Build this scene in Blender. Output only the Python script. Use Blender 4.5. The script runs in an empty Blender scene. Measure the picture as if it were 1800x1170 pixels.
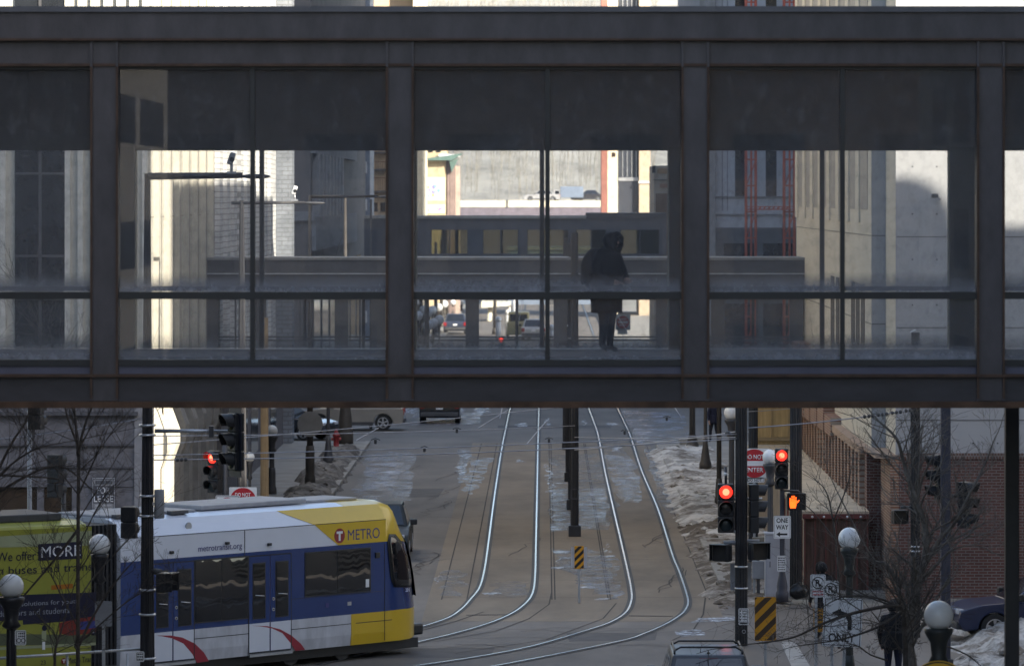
import bpy, bmesh, math, random
from mathutils import Vector, Matrix, noise as mnoise
R = math.radians
rnd = random.Random(7)
sc = bpy.context.scene
COL = sc.collection

# ---------------------------------------------------------------- camera
F, CX, CY, H = 8118.0, 955.0, 345.0, 10.3      # focal length and principal point in photo pixels, eye height in m
cam_d = bpy.data.cameras.new("camera")
cam = bpy.data.objects.new("camera", cam_d)
COL.objects.link(cam)
cam.location = (0, 0, H)
cam.rotation_euler = (R(90), 0, 0)
cam_d.sensor_width = 36
cam_d.lens = F / 1800 * 36
cam_d.shift_x = -(CX - 900) / 1800
cam_d.shift_y = -(585 - CY) / 1800
cam_d.clip_start = 1
cam_d.clip_end = 4000
cam_d.dof.use_dof = True
cam_d.dof.focus_distance = 112
cam_d.dof.aperture_fstop = 2.9
sc.camera = cam

# ---------------------------------------------------------------- world, sun, exposure
SUN_EL, SUN_AZ = 25.0, 135.0                   # sun behind the camera on the right
w = bpy.data.worlds.new("World")
sc.world = w
w.use_nodes = True
wn = w.node_tree
bg = wn.nodes["Background"]
sky = wn.nodes.new("ShaderNodeTexSky")
sky.sky_type = 'NISHITA'
sky.sun_disc = False
sky.sun_elevation = R(SUN_EL)
sky.sun_rotation = R(SUN_AZ)
sky.air_density = 1.0
sky.dust_density = 1.5
sky.ozone_density = 1.0
hs = wn.nodes.new("ShaderNodeHueSaturation")
hs.inputs["Saturation"].default_value = .9
wn.links.new(sky.outputs[0], hs.inputs["Color"])
wn.links.new(hs.outputs[0], bg.inputs[0])
bg.inputs[1].default_value = 0.095
sun_d = bpy.data.lights.new("sun", 'SUN')
sun = bpy.data.objects.new("sun", sun_d)
COL.objects.link(sun)
sun_d.energy = 4.0
sun_d.angle = R(0.53)
sun_d.color = (1.0, 0.90, 0.74)
sdir = Vector((math.sin(R(SUN_AZ)) * math.cos(R(SUN_EL)), math.cos(R(SUN_AZ)) * math.cos(R(SUN_EL)), math.sin(R(SUN_EL))))
sun.location = (60, -40, 60)
sun.rotation_euler = sdir.to_track_quat('Z', 'Y').to_euler()
sc.view_settings.view_transform = 'Standard'
sc.view_settings.look = 'None'
sc.view_settings.exposure = 1.95
sc.view_settings.gamma = 1
sc.render.engine = 'CYCLES'
sc.cycles.use_denoising = True
sc.cycles.max_bounces = 8
sc.cycles.transparent_max_bounces = 40
sc.cycles.caustics_reflective = False
sc.cycles.caustics_refractive = False

# ---------------------------------------------------------------- helpers
def P(px, py, Y):
    return Vector(((px - CX) * Y / F, Y, H - (py - CY) * Y / F))
def G(px, py, z=0.0):
    Y = F * (H - z) / (py - CY)
    return Vector(((px - CX) * Y / F, Y, z))
def XW(px, Y): return (px - CX) * Y / F
def ZW(py, Y): return H - (py - CY) * Y / F

def _nt(name):
    m = bpy.data.materials.new(name)
    m.use_nodes = True
    nt = m.node_tree
    return m, nt, nt.nodes["Principled BSDF"]

def M(name, col, rough=.7, metal=0, var=.18, vs=2.0, bump=0, bs=25, coat=0, spec=.5, stretch=(1, 1, 1), det=6):
    m, nt, b = _nt(name)
    N, L = nt.nodes, nt.links
    b.inputs["Roughness"].default_value = rough
    b.inputs["Metallic"].default_value = metal
    b.inputs["Specular IOR Level"].default_value = spec
    b.inputs["Coat Weight"].default_value = coat
    b.inputs["Coat Roughness"].default_value = .08
    tc = N.new("ShaderNodeTexCoord")
    mp = N.new("ShaderNodeMapping")
    mp.inputs["Scale"].default_value = stretch
    L.new(tc.outputs["Object"], mp.inputs["Vector"])
    n1 = N.new("ShaderNodeTexNoise")
    n1.inputs["Scale"].default_value = vs
    n1.inputs["Detail"].default_value = det
    n1.inputs["Roughness"].default_value = .65
    L.new(mp.outputs[0], n1.inputs["Vector"])
    cr = N.new("ShaderNodeValToRGB")
    lo = [max(0, c * (1 - var)) for c in col[:3]]
    hi = [min(1, c * (1 + var)) for c in col[:3]]
    cr.color_ramp.elements[0].position = .3
    cr.color_ramp.elements[1].position = .7
    cr.color_ramp.elements[0].color = (*lo, 1)
    cr.color_ramp.elements[1].color = (*hi, 1)
    L.new(n1.outputs["Fac"], cr.inputs[0])
    L.new(cr.outputs[0], b.inputs["Base Color"])
    if bump:
        n2 = N.new("ShaderNodeTexNoise")
        n2.inputs["Scale"].default_value = bs
        n2.inputs["Detail"].default_value = 4
        L.new(mp.outputs[0], n2.inputs["Vector"])
        bp = N.new("ShaderNodeBump")
        bp.inputs["Strength"].default_value = bump
        bp.inputs["Distance"].default_value = .03
        L.new(n2.outputs["Fac"], bp.inputs["Height"])
        L.new(bp.outputs[0], b.inputs["Normal"])
    return m

def SNOW(name, clean, dirt, cover, s1=3.2, s2=.7):
    """old street snow: pale crust broken by brown grit"""
    m, nt, b = _nt(name)
    N, L = nt.nodes, nt.links
    b.inputs["Roughness"].default_value = .8
    tc = N.new("ShaderNodeTexCoord")
    a = N.new("ShaderNodeTexNoise"); a.inputs["Scale"].default_value = s1; a.inputs["Detail"].default_value = 14; a.inputs["Roughness"].default_value = .75
    c = N.new("ShaderNodeTexNoise"); c.inputs["Scale"].default_value = s2; c.inputs["Detail"].default_value = 6
    L.new(tc.outputs["Object"], a.inputs["Vector"]); L.new(tc.outputs["Object"], c.inputs["Vector"])
    ad = N.new("ShaderNodeMath"); ad.operation = 'ADD'
    L.new(a.outputs["Fac"], ad.inputs[0]); L.new(c.outputs["Fac"], ad.inputs[1])
    rp = N.new("ShaderNodeMapRange")
    rp.inputs["From Min"].default_value = 1.0 - cover - .10; rp.inputs["From Max"].default_value = 1.0 - cover + .16
    L.new(ad.outputs[0], rp.inputs["Value"])
    mx = N.new("ShaderNodeMix"); mx.data_type = 'RGBA'
    mx.inputs["A"].default_value = (*dirt, 1); mx.inputs["B"].default_value = (*clean, 1)
    L.new(rp.outputs[0], mx.inputs["Factor"]); L.new(mx.outputs["Result"], b.inputs["Base Color"])
    bp = N.new("ShaderNodeBump"); bp.inputs["Strength"].default_value = .9; bp.inputs["Distance"].default_value = .06
    L.new(a.outputs["Fac"], bp.inputs["Height"]); L.new(bp.outputs[0], b.inputs["Normal"])
    return m

def EM(name, col, s):
    m, nt, b = _nt(name)
    b.inputs["Base Color"].default_value = (*[c * .5 for c in col], 1)
    b.inputs["Emission Color"].default_value = (*col, 1)
    b.inputs["Emission Strength"].default_value = s
    b.inputs["Roughness"].default_value = .3
    return m

def BRICK(name, c1, c2, mortar, axis='x', bw=.22, bh=.075, ms=.012, rough=.85):
    m, nt, b = _nt(name)
    N, L = nt.nodes, nt.links
    b.inputs["Roughness"].default_value = rough
    tc = N.new("ShaderNodeTexCoord")
    sp = N.new("ShaderNodeSeparateXYZ")
    L.new(tc.outputs["Object"], sp.inputs[0])
    cb = N.new("ShaderNodeCombineXYZ")
    L.new(sp.outputs['X' if axis == 'x' else 'Y'], cb.inputs['X'])
    L.new(sp.outputs['Z'], cb.inputs['Y'])
    bt = N.new("ShaderNodeTexBrick")
    bt.inputs["Scale"].default_value = 1
    bt.inputs["Color1"].default_value = (*c1, 1)
    bt.inputs["Color2"].default_value = (*c2, 1)
    bt.inputs["Mortar"].default_value = (*mortar, 1)
    bt.inputs["Mortar Size"].default_value = ms
    bt.inputs["Mortar Smooth"].default_value = .2
    bt.inputs["Brick Width"].default_value = bw
    bt.inputs["Row Height"].default_value = bh
    L.new(cb.outputs[0], bt.inputs["Vector"])
    nz = N.new("ShaderNodeTexNoise")
    nz.inputs["Scale"].default_value = 1.2
    nz.inputs["Detail"].default_value = 8
    L.new(tc.outputs["Object"], nz.inputs["Vector"])
    mx = N.new("ShaderNodeMix")
    mx.data_type = 'RGBA'
    mx.blend_type = 'OVERLAY'
    mx.inputs["Factor"].default_value = .45
    L.new(bt.outputs["Color"], mx.inputs["A"])
    L.new(nz.outputs["Fac"], mx.inputs["B"])
    L.new(mx.outputs["Result"], b.inputs["Base Color"])
    bp = N.new("ShaderNodeBump")
    bp.inputs["Strength"].default_value = .4
    bp.inputs["Distance"].default_value = .01
    bp.invert = True
    L.new(bt.outputs["Fac"], bp.inputs["Height"])
    L.new(bp.outputs[0], b.inputs["Normal"])
    return m

def GLASS(name, tint=(.968, .975, .98), film=.06, dirt=.25, dcol=(.55, .56, .55), ior=1.5, refl=1.0, seed=0.0, vs=1.2, low=0.0, zlow=0.0):
    """window glass: clear sheet with reflections and a film of dust and smears"""
    m = bpy.data.materials.new(name)
    m.use_nodes = True
    nt = m.node_tree
    N, L = nt.nodes, nt.links
    for n in list(N):
        N.remove(n)
    out = N.new("ShaderNodeOutputMaterial")
    tr = N.new("ShaderNodeBsdfTransparent")
    tr.inputs[0].default_value = (*tint, 1)
    gl = N.new("ShaderNodeBsdfGlossy")
    gl.inputs["Roughness"].default_value = .01
    fr = N.new("ShaderNodeFresnel")
    fr.inputs[0].default_value = ior
    mr = N.new("ShaderNodeMath")
    mr.operation = 'MULTIPLY'
    mr.inputs[1].default_value = refl
    L.new(fr.outputs[0], mr.inputs[0])
    m1 = N.new("ShaderNodeMixShader")
    L.new(mr.outputs[0], m1.inputs[0])
    L.new(tr.outputs[0], m1.inputs[1])
    L.new(gl.outputs[0], m1.inputs[2])
    df = N.new("ShaderNodeBsdfDiffuse")
    df.inputs[0].default_value = (*dcol, 1)
    tc = N.new("ShaderNodeTexCoord")
    mp = N.new("ShaderNodeMapping")
    mp.inputs["Location"].default_value = (seed, seed * .7, seed * .3)
    mp.inputs["Scale"].default_value = (1.1, 1, .75)
    L.new(tc.outputs["Object"], mp.inputs[0])
    nz = N.new("ShaderNodeTexNoise")
    nz.inputs["Scale"].default_value = vs
    nz.inputs["Detail"].default_value = 9
    nz.inputs["Roughness"].default_value = .78
    nz.inputs["Distortion"].default_value = 0
    L.new(mp.outputs[0], nz.inputs["Vector"])
    rp = N.new("ShaderNodeMapRange")
    rp.inputs["From Min"].default_value = .50
    rp.inputs["From Max"].default_value = .72
    rp.inputs["To Min"].default_value = film
    rp.inputs["To Max"].default_value = film + dirt
    L.new(nz.outputs["Fac"], rp.inputs["Value"])
    fac = rp.outputs[0]
    if low:
        sp = N.new("ShaderNodeSeparateXYZ")
        L.new(tc.outputs["Object"], sp.inputs[0])
        r2 = N.new("ShaderNodeMapRange")
        r2.inputs["From Min"].default_value = zlow
        r2.inputs["From Max"].default_value = zlow + .22
        r2.inputs["To Min"].default_value = low
        r2.inputs["To Max"].default_value = 0
        L.new(sp.outputs["Z"], r2.inputs["Value"])
        n3 = N.new("ShaderNodeMath")
        n3.operation = 'MULTIPLY'
        L.new(r2.outputs[0], n3.inputs[0])
        L.new(nz.outputs["Fac"], n3.inputs[1])
        ad = N.new("ShaderNodeMath")
        ad.operation = 'ADD'
        L.new(rp.outputs[0], ad.inputs[0])
        L.new(n3.outputs[0], ad.inputs[1])
        fac = ad.outputs[0]
    m2 = N.new("ShaderNodeMixShader")
    L.new(fac, m2.inputs[0])
    L.new(m1.outputs[0], m2.inputs[1])
    L.new(df.outputs[0], m2.inputs[2])
    L.new(m2.outputs[0], out.inputs[0])
    return m

class MB:
    """collects shapes into one mesh"""
    def __init__(self):
        self.bm = bmesh.new()
        self.mi = 0
    def _tag(self, faces):
        for f in faces:
            f.material_index = self.mi
    def box(self, a, b, rz=0, piv=None):
        x0, y0, z0 = (min(a[i], b[i]) for i in range(3))
        x1, y1, z1 = (max(a[i], b[i]) for i in range(3))
        cs = [(x0, y0, z0), (x1, y0, z0), (x1, y1, z0), (x0, y1, z0), (x0, y0, z1), (x1, y0, z1), (x1, y1, z1), (x0, y1, z1)]
        if rz:
            p = Vector(piv) if piv else Vector(((x0 + x1) / 2, (y0 + y1) / 2, 0))
            rm = Matrix.Rotation(rz, 3, 'Z')
            cs = [rm @ (Vector(c) - p) + p for c in cs]
        v = [self.bm.verts.new(c) for c in cs]
        fs = [self.bm.faces.new([v[i] for i in q]) for q in ((0, 3, 2, 1), (4, 5, 6, 7), (0, 1, 5, 4), (1, 2, 6, 5), (2, 3, 7, 6), (3, 0, 4, 7))]
        self._tag(fs)
        return self
    def bbox(self, a, b, bev=.01, seg=2):
        """box with bevelled edges"""
        t = bmesh.new()
        s = MB.__new__(MB)
        s.bm = t
        s.mi = 0
        s.box(a, b)
        bmesh.ops.bevel(t, geom=list(t.edges), offset=bev, segments=seg, affect='EDGES', profile=.6)
        self.merge(t)
        return self
    def merge(self, t, mat=None):
        mp = {}
        for v in t.verts:
            mp[v] = self.bm.verts.new(mat @ v.co if mat else v.co)
        for f in t.faces:
            try:
                nf = self.bm.faces.new([mp[v] for v in f.verts])
                nf.material_index = self.mi
                nf.smooth = f.smooth
            except ValueError:
                pass
        t.free()
    def poly(self, pts):
        try:
            f = self.bm.faces.new([self.bm.verts.new(p) for p in pts])
            f.material_index = self.mi
        except ValueError:
            pass
        return self
    def prism(self, pts, d):
        """closed prism: polygon pts pushed by vector d"""
        d = Vector(d)
        a = [self.bm.verts.new(p) for p in pts]
        b = [self.bm.verts.new(Vector(p) + d) for p in pts]
        n = len(a)
        fs = [self.bm.faces.new(a[::-1]), self.bm.faces.new(b)]
        for i in range(n):
            fs.append(self.bm.faces.new((a[i], a[(i + 1) % n], b[(i + 1) % n], b[i])))
        self._tag(fs)
        return self
    def tube(self, path, r, n=8, caps=True):
        path = [Vector(p) for p in path]
        rs = r if isinstance(r, (list, tuple)) else [r] * len(path)
        rings = []
        up = None
        for i, p in enumerate(path):
            d = (path[min(i + 1, len(path) - 1)] - path[max(i - 1, 0)])
            if d.length < 1e-9:
                d = Vector((0, 0, 1))
            d.normalize()
            if up is None:
                up = Vector((0, 0, 1)) if abs(d.z) < .9 else Vector((1, 0, 0))
            a = d.cross(up)
            if a.length < 1e-6:
                a = d.cross(Vector((0, 1, 0)))
            a.normalize()
            b2 = a.cross(d).normalized()
            up = b2
            rings.append([self.bm.verts.new(p + (a * math.cos(2 * math.pi * k / n) + b2 * math.sin(2 * math.pi * k / n)) * rs[i]) for k in range(n)])
        fs = []
        for i in range(len(rings) - 1):
            for k in range(n):
                fs.append(self.bm.faces.new((rings[i][k], rings[i][(k + 1) % n], rings[i + 1][(k + 1) % n], rings[i + 1][k])))
        for f in fs:
            f.smooth = True
        if caps:
            fs.append(self.bm.faces.new(rings[0][::-1]))
            fs.append(self.bm.faces.new(rings[-1]))
        self._tag(fs)
        return self
    def flute(self, x, y, z0, z1, r0, r1, n=16, dep=.12):
        """tapered fluted pole"""
        m = n * 2
        rings = []
        for z, r in ((z0, r0), (z1, r1)):
            rings.append([self.bm.verts.new((x + math.cos(math.pi * 2 * k / m) * r * (1 - dep * (k % 2)), y + math.sin(math.pi * 2 * k / m) * r * (1 - dep * (k % 2)), z)) for k in range(m)])
        fs = [self.bm.faces.new((rings[0][k], rings[0][(k + 1) % m], rings[1][(k + 1) % m], rings[1][k])) for k in range(m)]
        fs += [self.bm.faces.new(rings[0][::-1]), self.bm.faces.new(rings[1])]
        self._tag(fs)
        return self
    def lathe(self, prof, c=(0, 0, 0), n=20, smooth=True):
        c = Vector(c)
        rings = []
        for r, z in prof:
            r = max(r, 1e-4)
            rings.append([self.bm.verts.new(c + Vector((r * math.cos(2 * math.pi * k / n), r * math.sin(2 * math.pi * k / n), z))) for k in range(n)])
        fs = []
        for i in range(len(rings) - 1):
            for k in range(n):
                f = self.bm.faces.new((rings[i][k], rings[i][(k + 1) % n], rings[i + 1][(k + 1) % n], rings[i + 1][k]))
                f.smooth = smooth
                fs.append(f)
        fs += [self.bm.faces.new(rings[0][::-1]), self.bm.faces.new(rings[-1])]
        self._tag(fs)
        return self
    def ball(self, c, r, sx=1, sy=1, sz=1, seg=20, ring=12):
        t = bmesh.new()
        bmesh.ops.create_uvsphere(t, u_segments=seg, v_segments=ring, radius=r)
        for f in t.faces:
            f.smooth = True
        self.merge(t, Matrix.Translation(c) @ Matrix.Diagonal((sx, sy, sz, 1)))
        return self
    def disc(self, c, r, nrm='-y', th=.01, n=24, r1=None):
        c = Vector(c)
        r1 = r if r1 is None else r1
        ax = {'-y': (Vector((1, 0, 0)), Vector((0, 0, 1)), Vector((0, -1, 0))), '+x': (Vector((0, 1, 0)), Vector((0, 0, 1)), Vector((1, 0, 0))),
              '-x': (Vector((0, -1, 0)), Vector((0, 0, 1)), Vector((-1, 0, 0))), '+y': (Vector((-1, 0, 0)), Vector((0, 0, 1)), Vector((0, 1, 0)))}[nrm]
        a = [self.bm.verts.new(c + (ax[0] * math.cos(2 * math.pi * k / n) + ax[1] * math.sin(2 * math.pi * k / n)) * r) for k in range(n)]
        b = [self.bm.verts.new(c + ax[2] * th + (ax[0] * math.cos(2 * math.pi * k / n) + ax[1] * math.sin(2 * math.pi * k / n)) * r1) for k in range(n)]
        fs = [self.bm.faces.new(a[::-1]), self.bm.faces.new(b)] + [self.bm.faces.new((a[k], a[(k + 1) % n], b[(k + 1) % n], b[k])) for k in range(n)]
        self._tag(fs)
        return self
    def ring(self, c, r0, r1, th=.004, n=32, a0=0, a1=360):
        """flat ring facing -y, real thickness"""
        c = Vector(c)
        N = n
        def pt(r, k, y):
            a = R(a0 + (a1 - a0) * k / N)
            return c + Vector((r * math.cos(a), y, r * math.sin(a)))
        for k in range(N):
            self.prism([pt(r0, k, 0), pt(r1, k, 0), pt(r1, k + 1, 0), pt(r0, k + 1, 0)], (0, -th, 0))
        return self
    def build(self, name, mat, parent=None, world=False, bev=0, smooth=False):
        me = bpy.data.meshes.new(name)
        bm = self.bm
        if world and parent is not None:
            bmesh.ops.translate(bm, vec=-Vector(parent.location), verts=bm.verts)
        bmesh.ops.recalc_face_normals(bm, faces=bm.faces)
        if bev:
            bmesh.ops.bevel(bm, geom=[e for e in bm.edges if e.is_manifold and e.calc_face_angle(0) > .6], offset=bev, segments=2, affect='EDGES', profile=.6)
        if smooth:
            for f in bm.faces:
                f.smooth = True
        bm.to_mesh(me)
        bm.free()
        for mm in (mat if isinstance(mat, (list, tuple)) else [mat]):
            me.materials.append(mm)
        o = bpy.data.objects.new(name, me)
        COL.objects.link(o)
        if parent is not None:
            o.parent = parent
        return o

def tag(o, label, cat, group=None):
    o['label'] = label
    o['category'] = cat
    if group:
        o['group'] = group
    return o
def thing(name, label, cat, loc=(0, 0, 0), rz=0, group=None):
    o = bpy.data.objects.new(name, None)
    COL.objects.link(o)
    o.location = loc
    o.rotation_euler = (0, 0, rz)
    o.empty_display_size = .3
    return tag(o, label, cat, group)
def struct(o, kind='structure'):
    o['kind'] = kind
    return o
def copy_tree(o, parent=None):
    c = o.copy()
    COL.objects.link(c)
    c.parent = parent
    for ch in list(o.children):
        copy_tree(ch, c)
    return c

FONT = {}
def text(body, x, z, w, h, mat, parent, y=0.0, name='lettering', ext=.002, slant=0.0, italic=0.0, bold=0.0):
    """lettering in the local x-z plane facing -y, centred on x, z and fitted to w by h"""
    cu = bpy.data.curves.new('txt', 'FONT')
    cu.body = body
    cu.align_x = 'CENTER'
    cu.resolution_u = 3
    cu.offset = bold
    ob = bpy.data.objects.new('txt', cu)
    COL.objects.link(ob)
    dg = bpy.context.evaluated_depsgraph_get()
    dg.update()
    me = bpy.data.meshes.new_from_object(ob.evaluated_get(dg))
    bpy.data.objects.remove(ob)
    xs = [v.co.x for v in me.vertices]
    ys = [v.co.y for v in me.vertices]
    sx = w / (max(xs) - min(xs))
    sy = h / (max(ys) - min(ys))
    mx, my = (max(xs) + min(xs)) / 2, (max(ys) + min(ys)) / 2
    bm = bmesh.new()
    bm.from_mesh(me)
    bpy.data.meshes.remove(me)
    for v in bm.verts:
        lx = (v.co.x - mx) * sx
        lz = (v.co.y - my) * sy
        v.co = Vector((x + lx + lz * italic, y, z + lz + lx * slant))
    r = bmesh.ops.extrude_face_region(bm, geom=list(bm.faces))
    bmesh.ops.translate(bm, vec=(0, -ext, 0), verts=[g for g in r['geom'] if isinstance(g, bmesh.types.BMVert)])
    mb = MB()
    mb.bm.free()
    mb.bm = bm
    return mb.build(name, mat, parent)

# ---------------------------------------------------------------- materials
m_asphalt = M("asphalt", (.155, .136, .118), .75, var=.36, vs=.28, bump=.25, bs=18, det=14, stretch=(1, .5, 1))
m_slab = M("track_concrete", (.215, .172, .125), .8, var=.30, vs=.4, bump=.15, bs=14, stretch=(1, .35, 1), det=12)
m_joint = M("joint_dark", (.045, .04, .036), .9)
m_walk = M("pavement_concrete", (.30, .28, .25), .85, var=.25, vs=.6, bump=.2, det=10)
m_kerb = M("kerb_concrete", (.3, .28, .25), .85, var=.2)
m_ground = M("far_ground", (.25, .24, .21), .9, var=.25, vs=.05)
m_rail = M("rail_steel", (.50, .51, .54), .25, 1, var=.1)
m_groove = M("rail_groove", (.05, .048, .046), .7)
m_snow = SNOW("dirty_snow", (.64, .61, .57), (.17, .14, .11), .05)
m_snowc = M("clean_snow", (.78, .79, .82), .6, var=.2, vs=3, bump=.5, bs=8)
m_steel = M("bridge_steel", (.070, .061, .066), .5, var=.32, vs=1.6, bump=.06, stretch=(1.6, 1, .7), det=12)
m_rust = M("rusted_edge", (.085, .05, .033), .8, var=.4, vs=4)
m_dark = M("black_paint", (.017, .018, .021), .45, var=.25, vs=3)
m_dkgrey = M("dark_grey_paint", (.06, .06, .065), .5, var=.2)
m_grey = M("grey_paint", (.27, .275, .29), .5, var=.15)
m_lgrey = M("galvanised", (.42, .43, .45), .4, .6, var=.2)
m_band = M("steel_band", (.6, .6, .62), .35, .7)
m_white = M("white_paint", (.74, .74, .76), .4, var=.08)
m_signw = M("sign_white", (.78, .78, .78), .45, var=.06)
m_signr = M("sign_red", (.46, .02, .03), .45, var=.08)
m_signy = M("sign_yellow", (.72, .40, .01), .45, var=.1)
m_signo = M("sign_amber", (.66, .30, .012), .45, var=.1)
m_black = M("ink_black", (.012, .012, .013), .6)
m_globe = M("lamp_globe", (.84, .84, .83), .35, var=.10, coat=.3)
m_bark = M("bark", (.075, .062, .052), .9, var=.4, vs=8)
m_barkl = M("pale_bark", (.17, .15, .13), .9, var=.4, vs=8)
m_rubber = M("tyre_rubber", (.02, .02, .021), .8)
m_rim = M("wheel_rim", (.5, .5, .52), .3, .8)
m_carglass = M("car_glass", (.012, .016, .024), .04, var=.1, spec=.9)
m_hill = M("winter_hillside", (.30, .295, .27), .95, var=.34, vs=.09, det=9)
# ================================================================ ground, roads, kerbs
def sheet(name, rects, z, mat):
    mb = MB()
    for x0, y0, x1, y1 in rects:
        mb.poly([(x0, y0, z), (x1, y0, z), (x1, y1, z), (x0, y1, z)])
    return struct(mb.build(name, mat))
sheet("ground", [(-1500, -600, 1500, 2500)], -.03, m_ground)
sheet("road", [(-7.2, -60, 4.65, 95), (-160, 95, 160, 116.5), (-7.2, 116.5, 4.65, 193), (-160, 193, 160, 238), (-7.2, 238, 4.65, 470)], 0, m_asphalt)
sheet("track_paving", [(-2.95, 112, 4.4, 193)], .004, m_slab)
mw = []
def walk(x0, y0, x1, y1):
    MBk = MB()
    MBk.box((x0, y0, -.05), (x1, y1, .13))
    o = struct(MBk.build("sidewalk", m_walk))
    return o
walk(-11.6, 118.5, -7.4, 192)
walk(4.85, 118.5, 10, 192)
walk(-60, 118.5, -11.6, 130)
walk(10, 116.7, 60, 118.4)
walk(-40, -40, -7.4, 93.5)
walk(4.85, -40, 13, 93.5)
walk(-40, 239.5, -7.4, 420)
walk(4.85, 239.5, 40, 420)
kb = MB()
for x0, x1 in ((-7.4, -7.2), (4.65, 4.85)):
    for y0, y1 in ((-40, 93.5), (118.5, 192), (239.5, 420)):
        kb.box((x0, y0, -.05), (x1, y1, .14))
struct(kb.build("kerb", m_kerb, bev=.02))

# slab joints and cracks: thin dark strips 4 mm above the paving
jb = MB()
def strip(mb, pts, wd, z):
    for (a, b) in zip(pts[:-1], pts[1:]):
        a, b = Vector(a), Vector(b)
        d = (b - a)
        if d.length < 1e-5: continue
        n = Vector((-d.y, d.x, 0)).normalized() * wd / 2
        mb.poly([(a - n).to_3d() + Vector((0, 0, z - a.z)), (b - n) + Vector((0, 0, z - b.z)), (b + n) + Vector((0, 0, z - b.z)), (a + n) + Vector((0, 0, z - a.z))])
for x in (-2.6, -1.95, .22, .3, 1.72, 1.66, 4.25):
    strip(jb, [(x, 118, 0), (x + .02, 192.5, 0)], .035, .008)
for y in (118.6, 124, 131, 139, 147.5, 157, 168, 180, 190):
    strip(jb, [(-2.6, y, 0), (4.3, y + .05, 0)], .03, .0085)
for y in (133, 148, 171):
    strip(jb, [(-7.1, y, 0), (-2.9, y + .3, 0)], .03, .0088)
strip(jb, [G(724, 1112), G(800, 1092), G(850, 1075)], .05, .009)
strip(jb, [G(760, 1128), G(870, 1109), G(930, 1087), G(965, 1062), G(970, 1040)], .035, .0092)
strip(jb, [G(800, 1148), G(960, 1124), G(1060, 1087), G(1083, 1060)], .035, .0094)
strip(jb, [G(1180, 1126), G(1218, 1108), G(1236, 1080), G(1240, 1050)], .04, .0096)
strip(jb, [G(800, 1133), G(850, 1132), G(888, 1137)], .05, .0098)
struct(jb.build("pavement_joints", m_joint))
struct_pts = [G(1372, 1128), G(1398, 1128), G(1425, 1172), G(1392, 1172)]
mbx = MB(); mbx.poly([(p.x, p.y, .0040) for p in struct_pts]); struct(mbx.build("crosswalk_stripe", M("worn_white_line", (.36, .34, .31), .8, var=.35, vs=3)))
kb_ = MB()
r5 = random.Random(8)
for k in range(16):
    x, y = r5.choice((-6.5, -5.6, -4.8, -3.9, -1.0, 3.0)), r5.uniform(118, 186)
    p_ = [Vector((x + q * .12 + mnoise.noise((q * .7, k, 2)) * .5, y + q * .9, 0)) for q in range(9)]
    strip(kb_, p_, .03, .0130 + k * .0001)
for k in range(9):
    y = r5.uniform(98, 112)
    x = r5.uniform(-6, 3)
    p_ = [Vector((x + q * .55, y + mnoise.noise((q * .6, k, 5)) * .8, 0)) for q in range(10)]
    strip(kb_, p_, .03, .0150 + k * .0001)
struct(kb_.build("pavement_cracks", M("crack_tar", (.062, .056, .05), .9)))
pt_ = MB()
for k, (x0_, y0_, x1_, y1_) in enumerate(((-6.4, 141, -4.9, 146), (-5.2, 158, -3.6, 163), (-6.9, 124, -5.6, 128), (-4.4, 103, -1.2, 105.5), (.6, 107, 2.6, 109.2), (-2, 205, 3, 208))):
    pt_.poly([(x0_, y0_, .0018), (x1_, y0_ + .3, .0018), (x1_ + .1, y1_, .0018), (x0_ - .05, y1_ - .2, .0018)])
struct(pt_.build("asphalt_patches", M("newer_asphalt", (.095, .088, .084), .8, var=.25, vs=1.5)))
# steel grate drains across each track
for nm, a, b, lab in (("drain_grate", G(820, 1081), G(902, 1080), "dark slotted drain grate crossing the left track at its bend"),
                 ("drain_grate", G(1106, 1082), G(1184, 1083), "dark slotted drain grate crossing the right track at its bend")):
    mb = MB()
    n = 26
    for i in range(n):
        p = a.lerp(b, i / n)
        mb.box((p.x, p.y - .12, .009), (p.x + (b.x - a.x) / n * .55, p.y + .12, .014))
    tag(mb.build(nm, m_joint), lab, "drain", "drain grates across the tracks")

# ================================================================ rails
def smooth_path(pts, n=8):
    out = []
    q = [pts[0]] + pts + [pts[-1]]
    for i in range(1, len(q) - 2):
        p0, p1, p2, p3 = q[i - 1], q[i], q[i + 1], q[i + 2]
        for k in range(n):
            t = k / n
            out.append(.5 * ((2 * p1) + (-p0 + p2) * t + (2 * p0 - 5 * p1 + 4 * p2 - p3) * t * t + (-p0 + 3 * p1 - 3 * p2 + p3) * t ** 3))
    out.append(pts[-1])
    return out
def gp(l): return [G(a, b) for a, b in l]
L1 = gp([(912, 672), (898, 714), (890, 750), (882, 789), (870, 867), (858, 959), (851, 1005), (843, 1033), (828, 1053), (811, 1071), (784, 1088), (724, 1107), (640, 1130)])
R1 = gp([(947.5, 672), (947.3, 714), (946.5, 750), (945.5, 789), (944, 867), (942, 959), (940.5, 1015), (935, 1046), (917, 1067), (891, 1083), (850, 1099), (790, 1116), (721, 1132), (640, 1150), (560, 1168)])
L2 = gp([(1022, 672), (1034, 715), (1043, 740), (1051.7, 766.7), (1063, 826.7), (1078, 894), (1091, 950), (1103, 1003), (1109, 1033), (1110, 1055), (1100, 1077), (1073, 1094), (1033, 1107.8), (944, 1134), (855.6, 1152), (744, 1169), (600, 1188)])
R2 = gp([(1062, 672), (1084, 715), (1096, 740), (1108, 766.7), (1127.5, 826.7), (1156, 894), (1181.7, 975), (1193, 1003), (1206, 1041), (1209.5, 1060), (1203, 1075), (1186.7, 1088), (1163, 1101), (1130, 1115), (1100, 1125), (1000, 1146), (880, 1169), (760, 1189)])
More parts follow.
